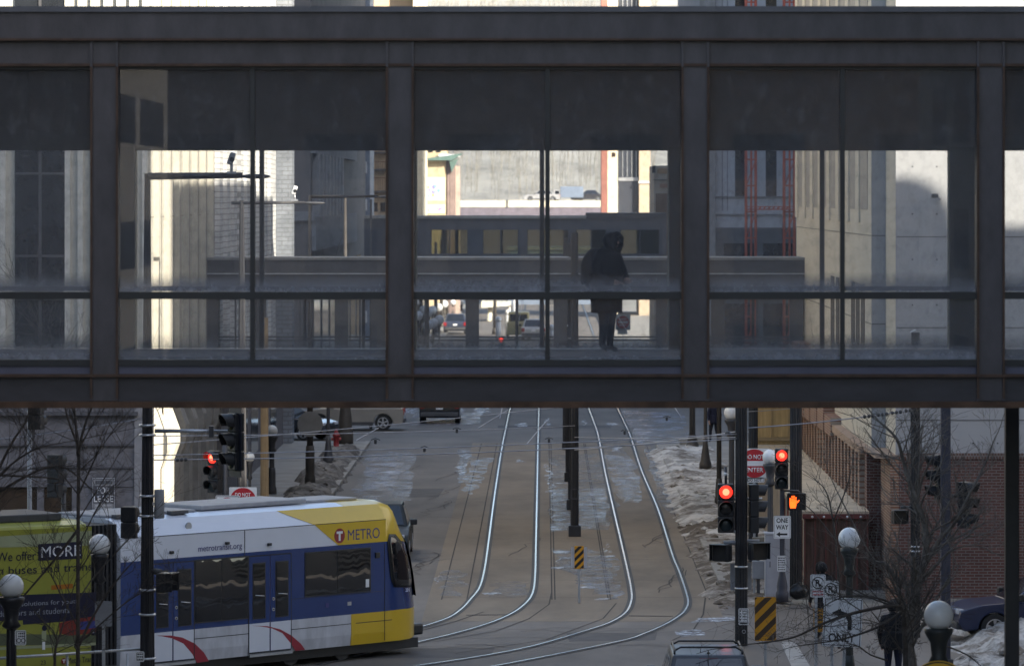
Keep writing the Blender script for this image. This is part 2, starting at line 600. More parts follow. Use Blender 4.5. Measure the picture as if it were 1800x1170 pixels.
def far_ext(p, x):
    return [Vector((x, 460, 0)), Vector((x, 300, 0))] + p
for nm, a, b, lab, xa, xb in (("tram_track", L1, R1, "left tram track of two bright rails running under the tram nose", -1.66, -.23),
                      ("tram_track", L2, R2, "right tram track of two bright rails curving out of the picture", 2.28, 3.72)):
    t = thing(nm, lab, "tram track", (a[5].x, a[5].y, 0), group="embedded tram tracks")
    for k, (p, xx) in enumerate(((a, xa), (b, xb))):
        q = smooth_path(far_ext(p, xx), 8)
        gb = MB(); strip(gb, q, .21, .012); gb.build("groove", m_groove, t, world=True)
        rb = MB()
        for u, v in zip(q[:-1], q[1:]):
            d = v - u
            n = Vector((-d.y, d.x, 0)).normalized() * .024
            for s0, s1, z in ((-1, 1, .028),):
                rb.poly([u - n + Vector((0, 0, z)), v - n + Vector((0, 0, z)), v + n + Vector((0, 0, z)), u + n + Vector((0, 0, z))])
            rb.poly([u - n + Vector((0, 0, .012)), v - n + Vector((0, 0, .012)), v - n + Vector((0, 0, .028)), u - n + Vector((0, 0, .028))])
            rb.poly([u + n + Vector((0, 0, .012)), v + n + Vector((0, 0, .012)), v + n + Vector((0, 0, .028)), u + n + Vector((0, 0, .028))])
        rb.build("rail", m_rail, t, world=True)

# ================================================================ snow and ice
def heap(name, x0, x1, y0, y1, h, mat, seed, kind='stuff', step=.13, base=.13, side=0):
    """ploughed bank of lumpy snow with a ragged outline"""
    bm = bmesh.new()
    nx, ny = max(4, int((x1 - x0) / step)), max(4, int((y1 - y0) / (step * 1.3)))
    vs = []
    for j in range(ny + 1):
        row = []
        for i in range(nx + 1):
            u, v = i / nx, j / ny
            x, y = x0 + (x1 - x0) * u, y0 + (y1 - y0) * v
            e = min(1, 4 * u, 4 * (1 - u)) * min(1, 10 * v, 10 * (1 - v))
            n = mnoise.noise((x * .5 + seed, y * .20, 0)) * .55 + mnoise.noise((x * 1.4, y * .7, seed)) * .28 + mnoise.noise((x * 3.1, y * 1.9, seed)) * .2 + mnoise.noise((x * 7, y * 4, seed)) * .16
            z = base + h * (e * (.55 + n) - .12 - .25 * (1 - e))
            row.append(bm.verts.new((x + mnoise.noise((y * .7, seed, 1)) * .35, y, z)))
        vs.append(row)
    for j in range(ny):
        for i in range(nx):
            f = bm.faces.new((vs[j][i], vs[j][i + 1], vs[j + 1][i + 1], vs[j + 1][i]))
            f.smooth = True
    mb = MB(); mb.bm.free(); mb.bm = bm
    o = mb.build(name, mat)
    o['kind'] = kind
    r4 = random.Random(int(seed * 10))
    cb = MB()
    for k in range(int(nx * ny * .018)):
        j, i = r4.randrange(2, ny - 1), r4.randrange(1, nx)
        u, v = i / nx, j / ny
        if not (.12 < u < .9): continue
        x, y = x0 + (x1 - x0) * u + mnoise.noise(((y0 + (y1 - y0) * v) * .7, seed, 1)) * .35, y0 + (y1 - y0) * v
        e = min(1, 4 * u, 4 * (1 - u)) * min(1, 10 * v, 10 * (1 - v))
        xa = x0 + (x1 - x0) * u
        n = mnoise.noise((xa * .5 + seed, y * .20, 0)) * .55 + mnoise.noise((xa * 1.4, y * .7, seed)) * .28
        z = base + h * (e * (.55 + n) - .12 - .25 * (1 - e))
        t_ = bmesh.new(); bmesh.ops.create_icosphere(t_, subdivisions=1, radius=r4.uniform(.04, .16))
        for q in t_.verts: q.co = Vector((q.co.x * r4.uniform(.7, 1.5), q.co.y * r4.uniform(.7, 1.5), q.co.z * r4.uniform(.5, .9)))
        cb.merge(t_, Matrix.Translation((x, y, z)) @ Matrix.Rotation(r4.uniform(0, 6), 4, 'Z'))
    c_ = cb.build("snow_chunks", mat)
    c_['kind'] = kind
    return o
m_snowd = SNOW("grey_slush_heap", (.27, .245, .215), (.085, .072, .06), -.03, 4.2, 1.1)
heap("snow_bank", 4.05, 7.4, 134, 191, .30, m_snow, 3.1, base=.05)
heap("snow_bank", 4.0, 6.5, 114.5, 146, .34, SNOW("brown_slush_heap", (.42, .37, .32), (.10, .075, .052), -.07, 4.2, 1.1), 9.1, base=.02)
heap("snow_bank", -8.9, -7.1, 146, 188, .5, m_snowd, 5.7)
heap("snow_bank", 8.4, 16, 94, 116.5, .8, m_snow, 12.3, base=-.05)
heap("snow_bank", 6.5, 30, 196, 203, .7, m_snow, 22.3, base=0)
heap("snow_bank", 5.5, 12, 86, 92, .35, m_snowc, 31.3)
def ice(name, pts, z, seed, mat):
    """thin sheet of trodden snow and ice with a ragged edge"""
    q = [Vector(p) for p in pts]
    out = []
    for a, b in zip(q, q[1:] + q[:1]):
        for k in range(10):
            p = a.lerp(b, k / 10)
            r = mnoise.noise((p.x * 2.1 + seed, p.y * 1.1, seed)) * .34
            out.append((p.x + r, p.y + r * 1.8, z))
    mb = MB(); mb.poly(out)
    o = mb.build(name, mat)
    bmx = bmesh.new(); bmx.from_mesh(o.data)
    bmesh.ops.triangulate(bmx, faces=bmx.faces)
    bmx.to_mesh(o.data); bmx.free()
    o['kind'] = 'stuff'
    return o
def ICEMAT(name, col, cov, scale, rough=.35):
    m, nt, b = _nt(name)
    N, L = nt.nodes, nt.links
    b.inputs["Base Color"].default_value = (*col, 1)
    b.inputs["Roughness"].default_value = rough
    tc = N.new("ShaderNodeTexCoord")
    mp = N.new("ShaderNodeMapping")
    mp.inputs["Scale"].default_value = (1.0, .75, 1)
    L.new(tc.outputs["Object"], mp.inputs[0])
    n1 = N.new("ShaderNodeTexNoise")
    n1.inputs["Scale"].default_value = scale
    n1.inputs["Detail"].default_value = 10
    n1.inputs["Roughness"].default_value = .72
    L.new(mp.outputs[0], n1.inputs["Vector"])
    rp = N.new("ShaderNodeMapRange")
    rp.inputs["From Min"].default_value = .5 - cov
    rp.inputs["From Max"].default_value = .80 - cov
    L.new(n1.outputs["Fac"], rp.inputs["Value"])
    L.new(rp.outputs[0], b.inputs["Alpha"])
    cr = N.new("ShaderNodeValToRGB")
    cr.color_ramp.elements[0].color = (*[c * .45 for c in col], 1)
    cr.color_ramp.elements[1].color = (*col, 1)
    cr.color_ramp.elements[0].position = .5 - cov
    cr.color_ramp.elements[1].position = .8 - cov
    L.new(n1.outputs["Fac"], cr.inputs[0])
    L.new(cr.outputs[0], b.inputs["Base Color"])
    return m
m_ice = ICEMAT("thin_ice", (.46, .52, .66), .06, 1.3, .32)
m_icet = ICEMAT("trodden_snow", (.36, .34, .33), .08, 1.2, .5)
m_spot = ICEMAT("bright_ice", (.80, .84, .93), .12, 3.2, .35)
m_wet = ICEMAT("painted_wet_sheen", (.36, .41, .56), .08, .8, .28)  # wet road with a bluish sheen painted into the base colour
ice("ice_patch", [G(964, 800), G(1050, 797), G(1085, 890), G(1066, 932), G(968, 930)], .010, 1, m_icet)
ice("ice_patch", [G(967, 860), G(1062, 858), G(1075, 925), G(972, 935)], .0145, 2, m_ice)
ice("ice_patch", [G(968, 965), G(1074, 968), G(1098, 1030), G(1090, 1052), G(1030, 1030), G(990, 1000)], .011, 3, m_ice)
ice("ice_patch", [G(970, 985), G(1060, 975), G(1095, 1040), G(1040, 1045)], .0155, 4, m_icet)
ice("ice_patch", [G(1052, 770), G(1090, 770), G(1125, 860), G(1095, 885), G(1066, 800)], .0105, 5, m_icet)
ice("ice_patch", [G(1095, 850), G(1118, 850), G(1126, 884), G(1096, 882)], .0150, 6, m_ice)
ice("ice_patch", [G(1130, 780), G(1185, 780), G(1200, 900), G(1170, 905)], .0108, 7, m_icet)
ice("ice_patch", [G(828, 803), G(866, 806), G(843, 850), G(826, 870), G(815, 860)], .0104, 8, m_ice)
ice("ice_patch", [G(806, 790), G(828, 795), G(815, 845), G(803, 850)], .0102, 9, m_ice)
ice("ice_patch", [G(780, 1003), G(818, 1000), G(808, 1050), G(778, 1045)], .0112, 10, m_icet)
ice("ice_patch", [G(660, 795), G(712, 792), G(690, 860), G(640, 885), G(625, 860)], .0106, 11, m_wet)  # wet road here and in the next three, sheen in the colour
ice("ice_patch", [G(640, 800), G(730, 795), G(720, 880), G(640, 886)], .0103, 21, m_wet)
ice("ice_patch", [G(728, 725), G(850, 725), G(840, 745), G(720, 748)], .0101, 22, m_wet)
ice("ice_patch", [G(1090, 722), G(1200, 722), G(1215, 775), G(1120, 780)], .0101, 23, m_wet)
ice("ice_patch", [G(1060, 800), G(1110, 800), G(1130, 880), G(1085, 880)], .0157, 24, m_ice)
ice("ice_patch", [G(1128, 790), G(1165, 790), G(1200, 890), G(1170, 890)], .0158, 25, m_ice)
ice("ice_patch", [G(870, 1022), G(925, 1022), G(935, 1048), G(860, 1048)], .0116, 12, m_icet)
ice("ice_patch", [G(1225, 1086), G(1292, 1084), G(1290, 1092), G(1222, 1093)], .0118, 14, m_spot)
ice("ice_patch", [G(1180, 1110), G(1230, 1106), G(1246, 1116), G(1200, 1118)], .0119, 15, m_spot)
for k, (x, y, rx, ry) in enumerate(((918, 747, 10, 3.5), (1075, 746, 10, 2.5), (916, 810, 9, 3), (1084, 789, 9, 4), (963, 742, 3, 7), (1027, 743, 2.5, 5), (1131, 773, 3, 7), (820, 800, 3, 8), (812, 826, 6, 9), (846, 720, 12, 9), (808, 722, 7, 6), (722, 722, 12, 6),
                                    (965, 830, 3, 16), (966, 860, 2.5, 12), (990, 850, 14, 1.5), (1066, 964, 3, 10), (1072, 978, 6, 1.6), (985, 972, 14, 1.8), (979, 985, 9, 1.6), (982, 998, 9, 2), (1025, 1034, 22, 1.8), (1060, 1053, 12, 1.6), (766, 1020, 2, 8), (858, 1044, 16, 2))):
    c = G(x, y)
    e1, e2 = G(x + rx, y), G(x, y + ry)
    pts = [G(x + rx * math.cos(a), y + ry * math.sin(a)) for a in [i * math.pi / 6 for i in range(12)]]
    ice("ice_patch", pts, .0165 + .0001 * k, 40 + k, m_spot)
# ================================================================ the near skyway
SY0, SY1 = 66.0, 69.6
def skyway_near():
    t = thing("skyway", "big dark steel skyway with wide dusty panes crossing close in front", "skyway", (0, SY0, 7.276))
    xa, xb = -12.0, 12.0
    z = lambda py: ZW(py, SY0)
    zf = lambda py: ZW(py, SY1)
    def b(name, boxes, mat, bev=0):
        mb = MB()
        for a, c in boxes: mb.box(a, c)
        return mb.build(name, mat, t, world=True, bev=bev)
    b("roof_fascia", [((xa, SY0 - .10, z(68)), (xb, SY0 + .25, z(22)))], m_steel)
    b("roof_coping", [((xa, SY0 - .15, z(22)), (xb, SY1 + .15, z(12)))], M("coping_metal", (.10, .10, .115), .45, .2))
    b("roof_slab", [((xa, SY0 + .25, z(60)), (xb, SY1 + .1, z(22)))], m_dkgrey)
    b("upper_beam", [((xa, SY0, z(112)), (xb, SY0 + .3, z(72)))], m_steel)
    b("flange_edge", [((xa, SY0 - .12, z(72)), (xb, SY0 + .28, z(68)))], m_rust)
    b("flange_edge", [((xa, SY0 - .06, z(117)), (xb, SY0 + .28, z(112)))], m_rust)
    b("window_sill", [((xa, SY0 + .02, z(643)), (xb, SY0 + .16, z(632)))], m_dark)
    b("sill_panel", [((xa, SY0 + .05, z(657)), (xb, SY0 + .3, z(643)))], M("skylit_panel", (.10, .10, .145), .5, var=.15))  # bluish sky light painted into the panel colour
    b("flange_edge", [((xa, SY0 - .10, z(662)), (xb, SY0 + .3, z(657)))], m_rust)
    b("lower_beam", [((xa, SY0, z(705)), (xb, SY0 + .25, z(662)))], M("lower_beam_steel", (.040, .036, .042), .5, var=.3, vs=1.5, stretch=(1, 1, 3)))
    b("bottom_flange", [((xa, SY0 - .14, z(716)), (xb, SY0 + .25, z(705)))], M("rusted_flange", (.095, .052, .030), .85, var=.45, vs=3))
    b("floor_slab", [((xa, SY0 + .31, z(716)), (xb, SY1 - .02, 7.98))], m_dkgrey)
    b("floor_carpet", [((xa, SY0 + .31, 7.98), (xb, SY1 - .12, 8.0))], M("carpet", (.06, .06, .065), .95))
    b("ceiling", [((xa, SY0 + .31, z(112)), (xb, SY1 - .02, z(72)))], M("ceiling_panel", (.12, .12, .125), .9))
    zt = zf(265)
    b("bulkhead", [((xa, SY1 - .10, zt), (xb, SY1 + .06, z(112)))], M("bulkhead_paint", (.10, .098, .104), .8, var=.3, vs=.8))
    b("rear_beam", [((xa, SY1 - .02, zf(700)), (xb, SY1 + .2, zf(613)))], m_dkgrey)
    cols = [-10.49, -6.27, -2.05, 2.17, 6.39, 10.61]
    for x in cols:
        mb = MB()
        mb.box((x - .165, SY0 - .03, z(704)), (x + .165, SY0 + .22, z(73)))
        mb.box((x - .20, SY0 - .08, z(704)), (x - .165, SY0 + .28, z(72.6)))
        mb.box((x + .165, SY0 - .08, z(704)), (x + .20, SY0 + .28, z(72.6)))
        c = mb.build("column", m_steel, t, world=True)
        eb = MB()
        for sx in (-1, 1):
            xx = x + sx * .1835
            eb.box((xx - .0165, SY0 - .083, z(700)), (xx + .0165, SY0 - .0805, z(118)))
        eo = eb.build("rusted_edge", m_rust, c)
        eo.location = -Vector(t.location)
        mb = MB()
        mb.box((x - .075 - .2, SY1 - .12, 7.99), (x - .075 + .2, SY1 + .12, zt + .05))
        mb.build("rear_column", m_dkgrey, t, world=True)
        sb = MB(); sb.box((x - .075 - .225, SY1 - .05, 8.0), (x - .075 - .201, SY1 + .02, zt)); sb.box((x - .075 + .201, SY1 - .05, 8.0), (x - .075 + .225, SY1 + .02, zt))
        sb.build("rear_trim", M("pale_trim", (.5, .48, .42), .5), t, world=True)
    gk = 0
    for i, x in enumerate(cols[:-1]):
        x0, x1 = x + .20, cols[i + 1] - .20
        xm = (x + cols[i + 1]) / 2
        b("mullion", [((xm - .033, SY0 + .05, z(632)), (xm + .033, SY0 + .17, z(117)))], m_dark)
        b("window_rail", [((x0, SY0 + .03, z(525.5)), (x1, SY0 + .18, z(513)))], m_dark)
        b("frame_strip", [((x0, SY0 + .03, z(122)), (x1, SY0 + .16, z(117.3)))], m_dark)
        b("rear_mullion", [((xm - .115, SY1 - .06, zf(612)), (xm - .045, SY1 + .04, zt))], m_dkgrey)
        b("rear_rail", [((x0 - .1, SY1 - .07, zf(511)), (x1 - .05, SY1 + .05, zf(503)))], m_dkgrey)
        for (a, c) in ((x0, xm - .033), (xm + .033, x1)):
            for (za, zb) in ((z(632), z(525.5)), (z(513), z(122))):
                gk += 1
                big = zb - za > 1.5
                g = GLASS("dusty_glass", film=.078, dirt=.10, seed=gk * 7.7, vs=5.5, low=.55 + .5 * rnd.random(), zlow=za - 7.276, refl=.85, dcol=(.42, .43, .48))
                mb = MB(); mb.box((a + .003, SY0 + .09, za + .003), (c - .003, SY0 + .102, zb - .003))
                mb.build("glass_pane", g, t, world=True)
        for (za, zb) in ((zf(612) + .004, zf(511)), (zf(503), zt)):
            gk += 1
            g = GLASS("rear_dusty_glass", film=.034, dirt=.12, seed=gk * 9.3, vs=6.5, low=.6 + .6 * rnd.random(), zlow=za - 7.276, refl=.7, dcol=(.40, .41, .44))
            mb = MB(); mb.box((x + .13, SY1 - .012, za), (cols[i + 1] - .28, SY1, zb))
            mb.build("rear_glass_pane", g, t, world=True)
    return t
skyway_near()

# ================================================================ the second skyway, Y = 151
def skyway_mid():
    Y0, Y1 = 151.0, 154.2
    t = thing("skyway", "grey skyway with thick fascia and glazed lower half spanning behind the near one", "skyway", (0, Y0, 4.5))
    z = lambda py: ZW(py, Y0)
    def b(name, boxes, mat):
        mb = MB()
        for a, c in boxes: mb.box(a, c)
        return mb.build(name, mat, t, world=True)
    fas = M("skyway_fascia_panel", (.062, .062, .072), .55, var=.25, vs=.7, stretch=(1, 1, 3))
    b("roof", [((-11.0, Y0, z(457)), (8.6, Y1, z(452.5)))], M("roof_membrane", (.2, .2, .205), .7))
    b("fascia", [((-11.0, Y0 + .06, z(480)), (8.6, Y1 - .06, z(457.2)))], fas)
    b("fascia_trim", [((-11.0, Y0 + .03, z(482)), (8.6, Y1 - .03, z(480)))], m_lgrey)
    b("ribbed_panel", [((-11.0, Y0 + .10, z(527)), (8.6, Y1 - .10, z(482)))] + [((x * .24 - 10.9, Y0 + .085, z(526)), (x * .24 - 10.86, Y0 + .1, z(484))) for x in range(81)], fas)
    b("floor_beam", [((-11.0, Y0 + .02, 4.5), (8.6, Y1 - .02, 5.05))], fas)
    b("handrail", [((-11, Y0 + .42, z(594)), (8.6, Y0 + .46, z(591.5))), ((-11, Y0 + .42, z(600)), (8.6, Y0 + .46, z(597.2)))], m_dkgrey)
    xs = [XW(p, Y0) for p in (372, 455, 600, 665, 830, 985, 1166, 1262, 1400)]
    for x in xs:
        b("post", [((x - .22, Y0 + .05, 5.05), (x + .22, Y0 + .3, z(527)))], m_dkgrey)
    for i in range(len(xs) - 1):
        g = GLASS("mid_skyway_glass", film=.015, dirt=.07, seed=i * 2.1, refl=.6, vs=.7, dcol=(.42, .44, .48))
        mb = MB(); mb.box((xs[i] + .22, Y0 + .12, 5.05), (xs[i + 1] - .22, Y0 + .13, z(527)))
        mb.build("glass_pane", g, t, world=True)
        xm = (xs[i] + xs[i + 1]) / 2
        b("mullion", [((xm - .03, Y0 + .09, 5.05), (xm + .03, Y0 + .16, z(527)))], m_dkgrey)
        b("rear_mullion", [((xm - .05, Y1 - .2, 5.05), (xm + .05, Y1 - .12, z(527)))], m_dkgrey)
skyway_mid()

# ================================================================ the far skyway, Y = 252
def skyway_far():
    Y0, Y1 = 252.0, 256.5
    t = thing("skyway", "farthest dark skyway with a row of yellowish windows under a flat roof", "skyway", (0, Y0, 4.8))
    z = lambda py: ZW(py, Y0)
    x0, x1 = XW(640, Y0), XW(1172, Y0)
    def b(name, boxes, mat):
        mb = MB()
        for a, c in boxes: mb.box(a, c)
        return mb.build(name, mat, t, world=True)
    wal = M("far_skyway_wall", (.075, .078, .09), .6, var=.25, vs=.5)
    b("roof", [((x0, Y0 - .2, z(384)), (XW(1030, Y0), Y1 + .3, z(379)))], M("pale_roof", (.36, .34, .30), .8))
    b("roof_box", [((XW(1030, Y0) + .02, Y0 - .1, z(384)), (x1, Y1, z(374)))], m_dkgrey)
    b("wall", [((x0, Y0, z(404)), (x1, Y0 + .3, z(384.2))), ((x0, Y0, z(470)), (x1, Y0 + .3, z(446)))], wal)
    b("floor", [((x0, Y0 + .3, 4.8), (x1, Y1, 5.2))], wal)
    zz = lambda p: ZW(p, Y1)
    b("rear_wall", [((x0, Y1 - .3, zz(402)), (x1, Y1, z(384.2))), ((x0, Y1 - .3, 5.2), (x1, Y1, zz(448)))] + [((XW(p, Y1), Y1 - .29, zz(448)), (XW(p + q, Y1), Y1 - .01, zz(402))) for p, q in ((735, 14), (776, 8), (800, 6), (824, 18), (880, 4), (910, 14), (990, 20), (1040, 40), (1120, 50))], M("far_skyway_lining", (.20, .19, .15), .8))
    b("lower_wall", [((x0, Y0 + .01, 4.8), (x1, Y0 + .28, z(470)))], wal)
    px = [(730, 757), (823, 848), (912, 926), (1000, 1012), (1066, 1090), (1160, 1172)]
    for a, c in [(640, 757)] + px[1:]:
        b("pier", [((XW(a, Y0), Y0 - .02, z(446)), (XW(c, Y0), Y0 + .31, z(404)))], wal)
    ws = [(757, 823), (848, 912), (926, 1000), (1012, 1066), (1090, 1160)]
    for k, (a, c) in enumerate(ws):
        f = MB()
        for q in (a, (a + c) / 2 - .8, c - 1.6):
            f.box((XW(q, Y0), Y0 + .05, z(446)), (XW(q + 1.6, Y0), Y0 + .12, z(404)))
        w_ = f.build("window", m_dkgrey, t, world=True)
        gb = MB(); gb.box((XW(a, Y0), Y0 + .13, z(446)), (XW(c, Y0), Y0 + .14, z(404)))
        gg = gb.build("pane", GLASS("far_skyway_glass", tint=(.36, .37, .30), film=.08, dirt=.10, seed=k * 4.4, refl=.5, dcol=(.36, .36, .30)), w_)
        gg.location = -Vector(t.location)
skyway_far()
# ================================================================ buildings of the street
m_cream = M("cream_panel", (.44, .42, .365), .75, var=.08, vs=.6, bump=.08, bs=3)
m_creamd = M("cream_groove", (.18, .165, .14), .8)
m_granite = M("grey_granite", (.135, .130, .142), .7, var=.3, vs=3.5, bump=.15, bs=22)
m_graniteL = M("pale_granite", (.25, .245, .255), .7, var=.2, vs=3.5)
m_stucco = M("warm_lit_stucco", (.56, .51, .42), .85, var=.06, vs=.5, bump=.06, bs=10)  # warm light reflected from across the street is mixed into this colour
m_panelgrey = M("white_cladding", (.345, .35, .36), .75, var=.05, vs=.35)
m_win = M("dark_window", (.02, .023, .028), .08, var=.2, spec=.8)
m_winb = M("brown_window", (.05, .035, .025), .12, var=.3, spec=.7)
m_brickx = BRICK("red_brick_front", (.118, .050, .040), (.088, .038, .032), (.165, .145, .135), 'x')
m_bricky = BRICK("lit_brick_side", (.24, .12, .075), (.19, .09, .06), (.32, .27, .22), 'y')  # lighter copy of the front brick, the side's light in its colour
m_whitebrick = BRICK("white_brick", (.56, .56, .55), (.50, .50, .50), (.30, .30, .30), 'y', bw=.62, bh=.19, ms=.02)
m_greybrick = BRICK("blue_grey_brick", (.2, .215, .245), (.17, .185, .21), (.12, .13, .14), 'x', bw=.5, bh=.18, ms=.02)

def bthing(name, label, cat, loc): return thing(name, label, cat, loc)
def bx(t, name, boxes, mat, bev=0):
    mb = MB()
    for a, c in boxes: mb.box(a, c)
    return mb.build(name, mat, t, world=True, bev=bev)

# ---- cream ribbed building on the left corner
def left_corner():
    t = bthing("office_building", "cream ribbed corner building with a granite front and a for lease notice", "building", (-11, 129, 0))
    bx(t, "wall", [((-45, 129.0, 4.6), (-11.0, 153, 33)), ((-45, 129.06, 0), (-11.05, 153, 4.6))], m_cream)
    # street side, receding: one slender cluster of ribs per 4.4 m bay
    rb = MB(); gv = MB()
    y = 130.4
    while y < 152.5:
        for dy, dp, wd in ((0, .16, .34), (.55, .11, .22), (1.0, .08, .2)):
            rb.box((-11.0, y + dy, 4.9), (-11.0 + dp, y + dy + wd, 33))
        gv.box((-11.0, y + 2.55, 4.9), (-10.985, y + 2.62, 33))
        y += 3.55
    rb.build("rib", m_cream, t, world=True)
    gv.build("groove", m_creamd, t, world=True)
    for k, zz in enumerate((7.5, 9.7, 12.2, 15.6, 19)):
        bx(t, "panel_joint", [((-10.999, 129.2, zz), (-10.988, 152.9, zz + .025))], m_creamd)
    # sloping stone brackets at the base of each pier
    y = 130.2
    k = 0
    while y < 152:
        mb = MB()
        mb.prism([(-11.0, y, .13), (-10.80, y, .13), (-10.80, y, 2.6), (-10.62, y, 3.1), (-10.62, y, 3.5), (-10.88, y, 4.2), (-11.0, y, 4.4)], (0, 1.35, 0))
        mb.build("pier_base", m_cream if k < 2 else M("shaded_pier_stone", (.22, .215, .205), .8, var=.25), t, world=True); k += 1  # bases further back are darker: their shade is put into the colour
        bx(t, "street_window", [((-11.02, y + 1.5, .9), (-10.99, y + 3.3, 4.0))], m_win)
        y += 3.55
    # granite front on the cross street
    bx(t, "granite_front", [((-45, 128.72, 4.55), (-11.45, 129.05, 4.95)), ((-45, 128.8, 2.75), (-11.4, 129.05, 4.54)), ((-45, 128.82, 2.2), (-11.4, 129.05, 2.73)), ((-45, 128.8, 0), (-15.9, 129.05, 2.18)), ((-14.12, 128.8, 0), (-13.93, 129.05, 2.18)), ((-13.15, 128.8, 0), (-11.4, 129.05, 2.18))], m_granite)
    bx(t, "granite_course", [((-45, 128.6, 4.2), (-11.3, 128.8, 4.3)), ((-45, 128.7, 3.35), (-11.4, 128.8, 3.41)), ((-45, 128.76, 2.72), (-11.4, 128.8, 2.76))], M("dark_course", (.085, .082, .09), .7))
    bx(t, "corner_pier", [((-11.4, 128.75, 0), (-10.9, 129.3, 4.6))], m_graniteL)
    for a, c in ((-15.9, -14.12), (-13.93, -13.15)):
        bx(t, "shop_window", [((a, 128.95, .5), (c, 129.02, 2.2))], m_winb)
    # upper front panels behind the glass: pale fins with a dark window bay
    fb = MB()
    x = -15.2
    for i in range(64):
        xx = -11.2 - i * .36
        if -14.8 < xx < -13.45 or -19.5 < xx < -18.2: continue
        fb.box((xx, 128.90, 5.0), (xx + .15, 129.0, 33))
    fb.build("front_fin", M("front_fin_panel", (.50, .48, .43), .75), t, world=True)
    for a, c in ((-14.75, -13.35), (-19.5, -18.2)):
        w_ = bx(t, "window", [((a, 128.93, 5.4), (c, 128.99, 30))], m_win)
        fr = MB()
        for zz in (7.4, 8.6, 10.9, 13.2): fr.box((a, 128.9, zz), (c, 128.93, zz + .07))
        fr.box(((a + c) / 2 - .04, 128.9, 5.4), ((a + c) / 2 + .04, 128.93, 30))
        f_ = fr.build("frame", m_dkgrey, w_); f_.location = -Vector(t.location)
    return t
left_corner()

# ---- white brick building behind it
def white_brick():
    t = bthing("brick_building", "white brick building with shallow pilasters beyond the ribbed corner building", "building", (-11, 153.2, 0))
    bx(t, "wall", [((-40, 153.2, 0), (-11, 190, 31))], m_whitebrick)
    y = 154.5
    pb = MB()
    while y < 184:
        pb.box((-11, y, 3.5), (-10.82, y + 1.5, 31)); y += 3.6
    pb.build("pilaster", m_whitebrick, t, world=True)
    bx(t, "end_bay", [((-40, 190.02, 0), (-11.03, 192, 31))], m_greybrick)
    bx(t, "rear_pier", [((-11.02, 190.05, 0), (-10.35, 191.9, 31))], m_greybrick)
    bx(t, "plinth", [((-11, 153.3, .1), (-10.7, 189.9, 3.4))], m_granite)
    for y in (157, 163, 169, 175, 181):
        bx(t, "street_window", [((-10.71, y, .8), (-10.685, y + 4, 3.0))], m_win)
white_brick()

# ---- dark building across the second street, left side
def left_far():
    t = bthing("office_building", "dark grey block with a band of tall louvres across the second cross street", "building", (-12.4, 246, 0))
    wl = M("dark_facade", (.115, .105, .105), .8, var=.25, vs=.4)
    bx(t, "wall", [((-60, 246, 0), (-12.4, 322, 40))], wl)
    bx(t, "cornice", [((-60, 245.7, 9.0), (-12.2, 246, 9.5)), ((-12.4, 246, 12.6), (-12.1, 300, 14.5)), ((-12.4, 246, 7.4), (-12.1, 300, 9.2))], M("facade_band", (.19, .19, .20), .8))
    lb = MB()
    for k in range(8):
        lb.box((-12.4, 248 + k * 4.2, 9.2), (-12.05, 249.6 + k * 4.2, 12.6))
    lb.build("louvre", M("pale_louvre", (.24, .25, .27), .7), t, world=True)
    wb = MB()
    for k in range(8):
        wb.box((-12.42, 249.7 + k * 4.2, 9.3), (-12.38, 251.9 + k * 4.2, 12.5))
    wb.build("window", m_win, t, world=True)
    for k in range(7):
        bx(t, "street_window", [((-12.42, 249 + k * 9.5, 1), (-12.36, 256 + k * 9.5, 6.4))], m_win)
    for k in range(3):
        bx(t, "front_window", [((-16.5 - k * 3, 245.97, 2), (-14.6 - k * 3, 246.02, 7))], m_win)
    # glazed stair tower at its rear corner
    g = bx(t, "stair_tower", [((-12.6, 322.2, 0), (XW(652, 324), 330, 40))], M("blue_grey_panelwork", (.20, .235, .30), .5))
    rb = MB()
    for k in range(9):
        rb.box((XW(640, 322), 322.05, 1.5 + k * 2.6), (XW(645, 322), 322.2, 2.3 + k * 2.6))
    r_ = rb.build("tower_window", m_signw, g); r_.location = -Vector(t.location)
left_far()

# ---- sunlit buildings far down the left side
def tan_block():
    t = bthing("apartment_block", "sunlit tan block with brown balconies far down the left side", "building", (-12.3, 340, 0))
    wl = M("tan_render", (.56, .42, .27), .8, var=.1)
    bx(t, "wall", [((-40, 340, 0), (XW(726, 340), 352, 30))], wl)
    bx(t, "canopy_band", [((-40, 339.6, ZW(395, 340)), (XW(726, 340), 340, ZW(383, 340)))], m_dkgrey)
    for k, (a, b2) in enumerate(((338, 312), (300, 284), (270, 258))):
        p = bx(t, "balcony", [((XW(652, 340), 338.9, ZW(a, 340)), (XW(680, 340), 340, ZW(a - 3, 340)))], m_dkgrey)
        rb = MB()
        for j in range(7):
            rb.box((XW(653 + j * 4, 340), 338.9, ZW(a - 3, 340)), (XW(653.7 + j * 4, 340), 338.95, ZW(b2, 340)))
        rb.box((XW(652, 340), 338.88, ZW(b2 + 1.5, 340)), (XW(680, 340), 338.97, ZW(b2, 340)))
        r_ = rb.build("railing", M("brown_rail", (.20, .10, .05), .7), p); r_.location = -Vector(t.location)
    for k in range(5):
        bx(t, "window", [((XW(655 + k * 14, 340), 339.95, ZW(372, 340)), (XW(664 + k * 14, 340), 340.02, ZW(356, 340)))], m_winb)
    # cream return pier
    bx(t, "corner_pier", [((XW(726, 338), 338.2, 0), (XW(743, 338), 352, 30))], M("cream_render", (.68, .60, .45), .8, var=.08))
tan_block()

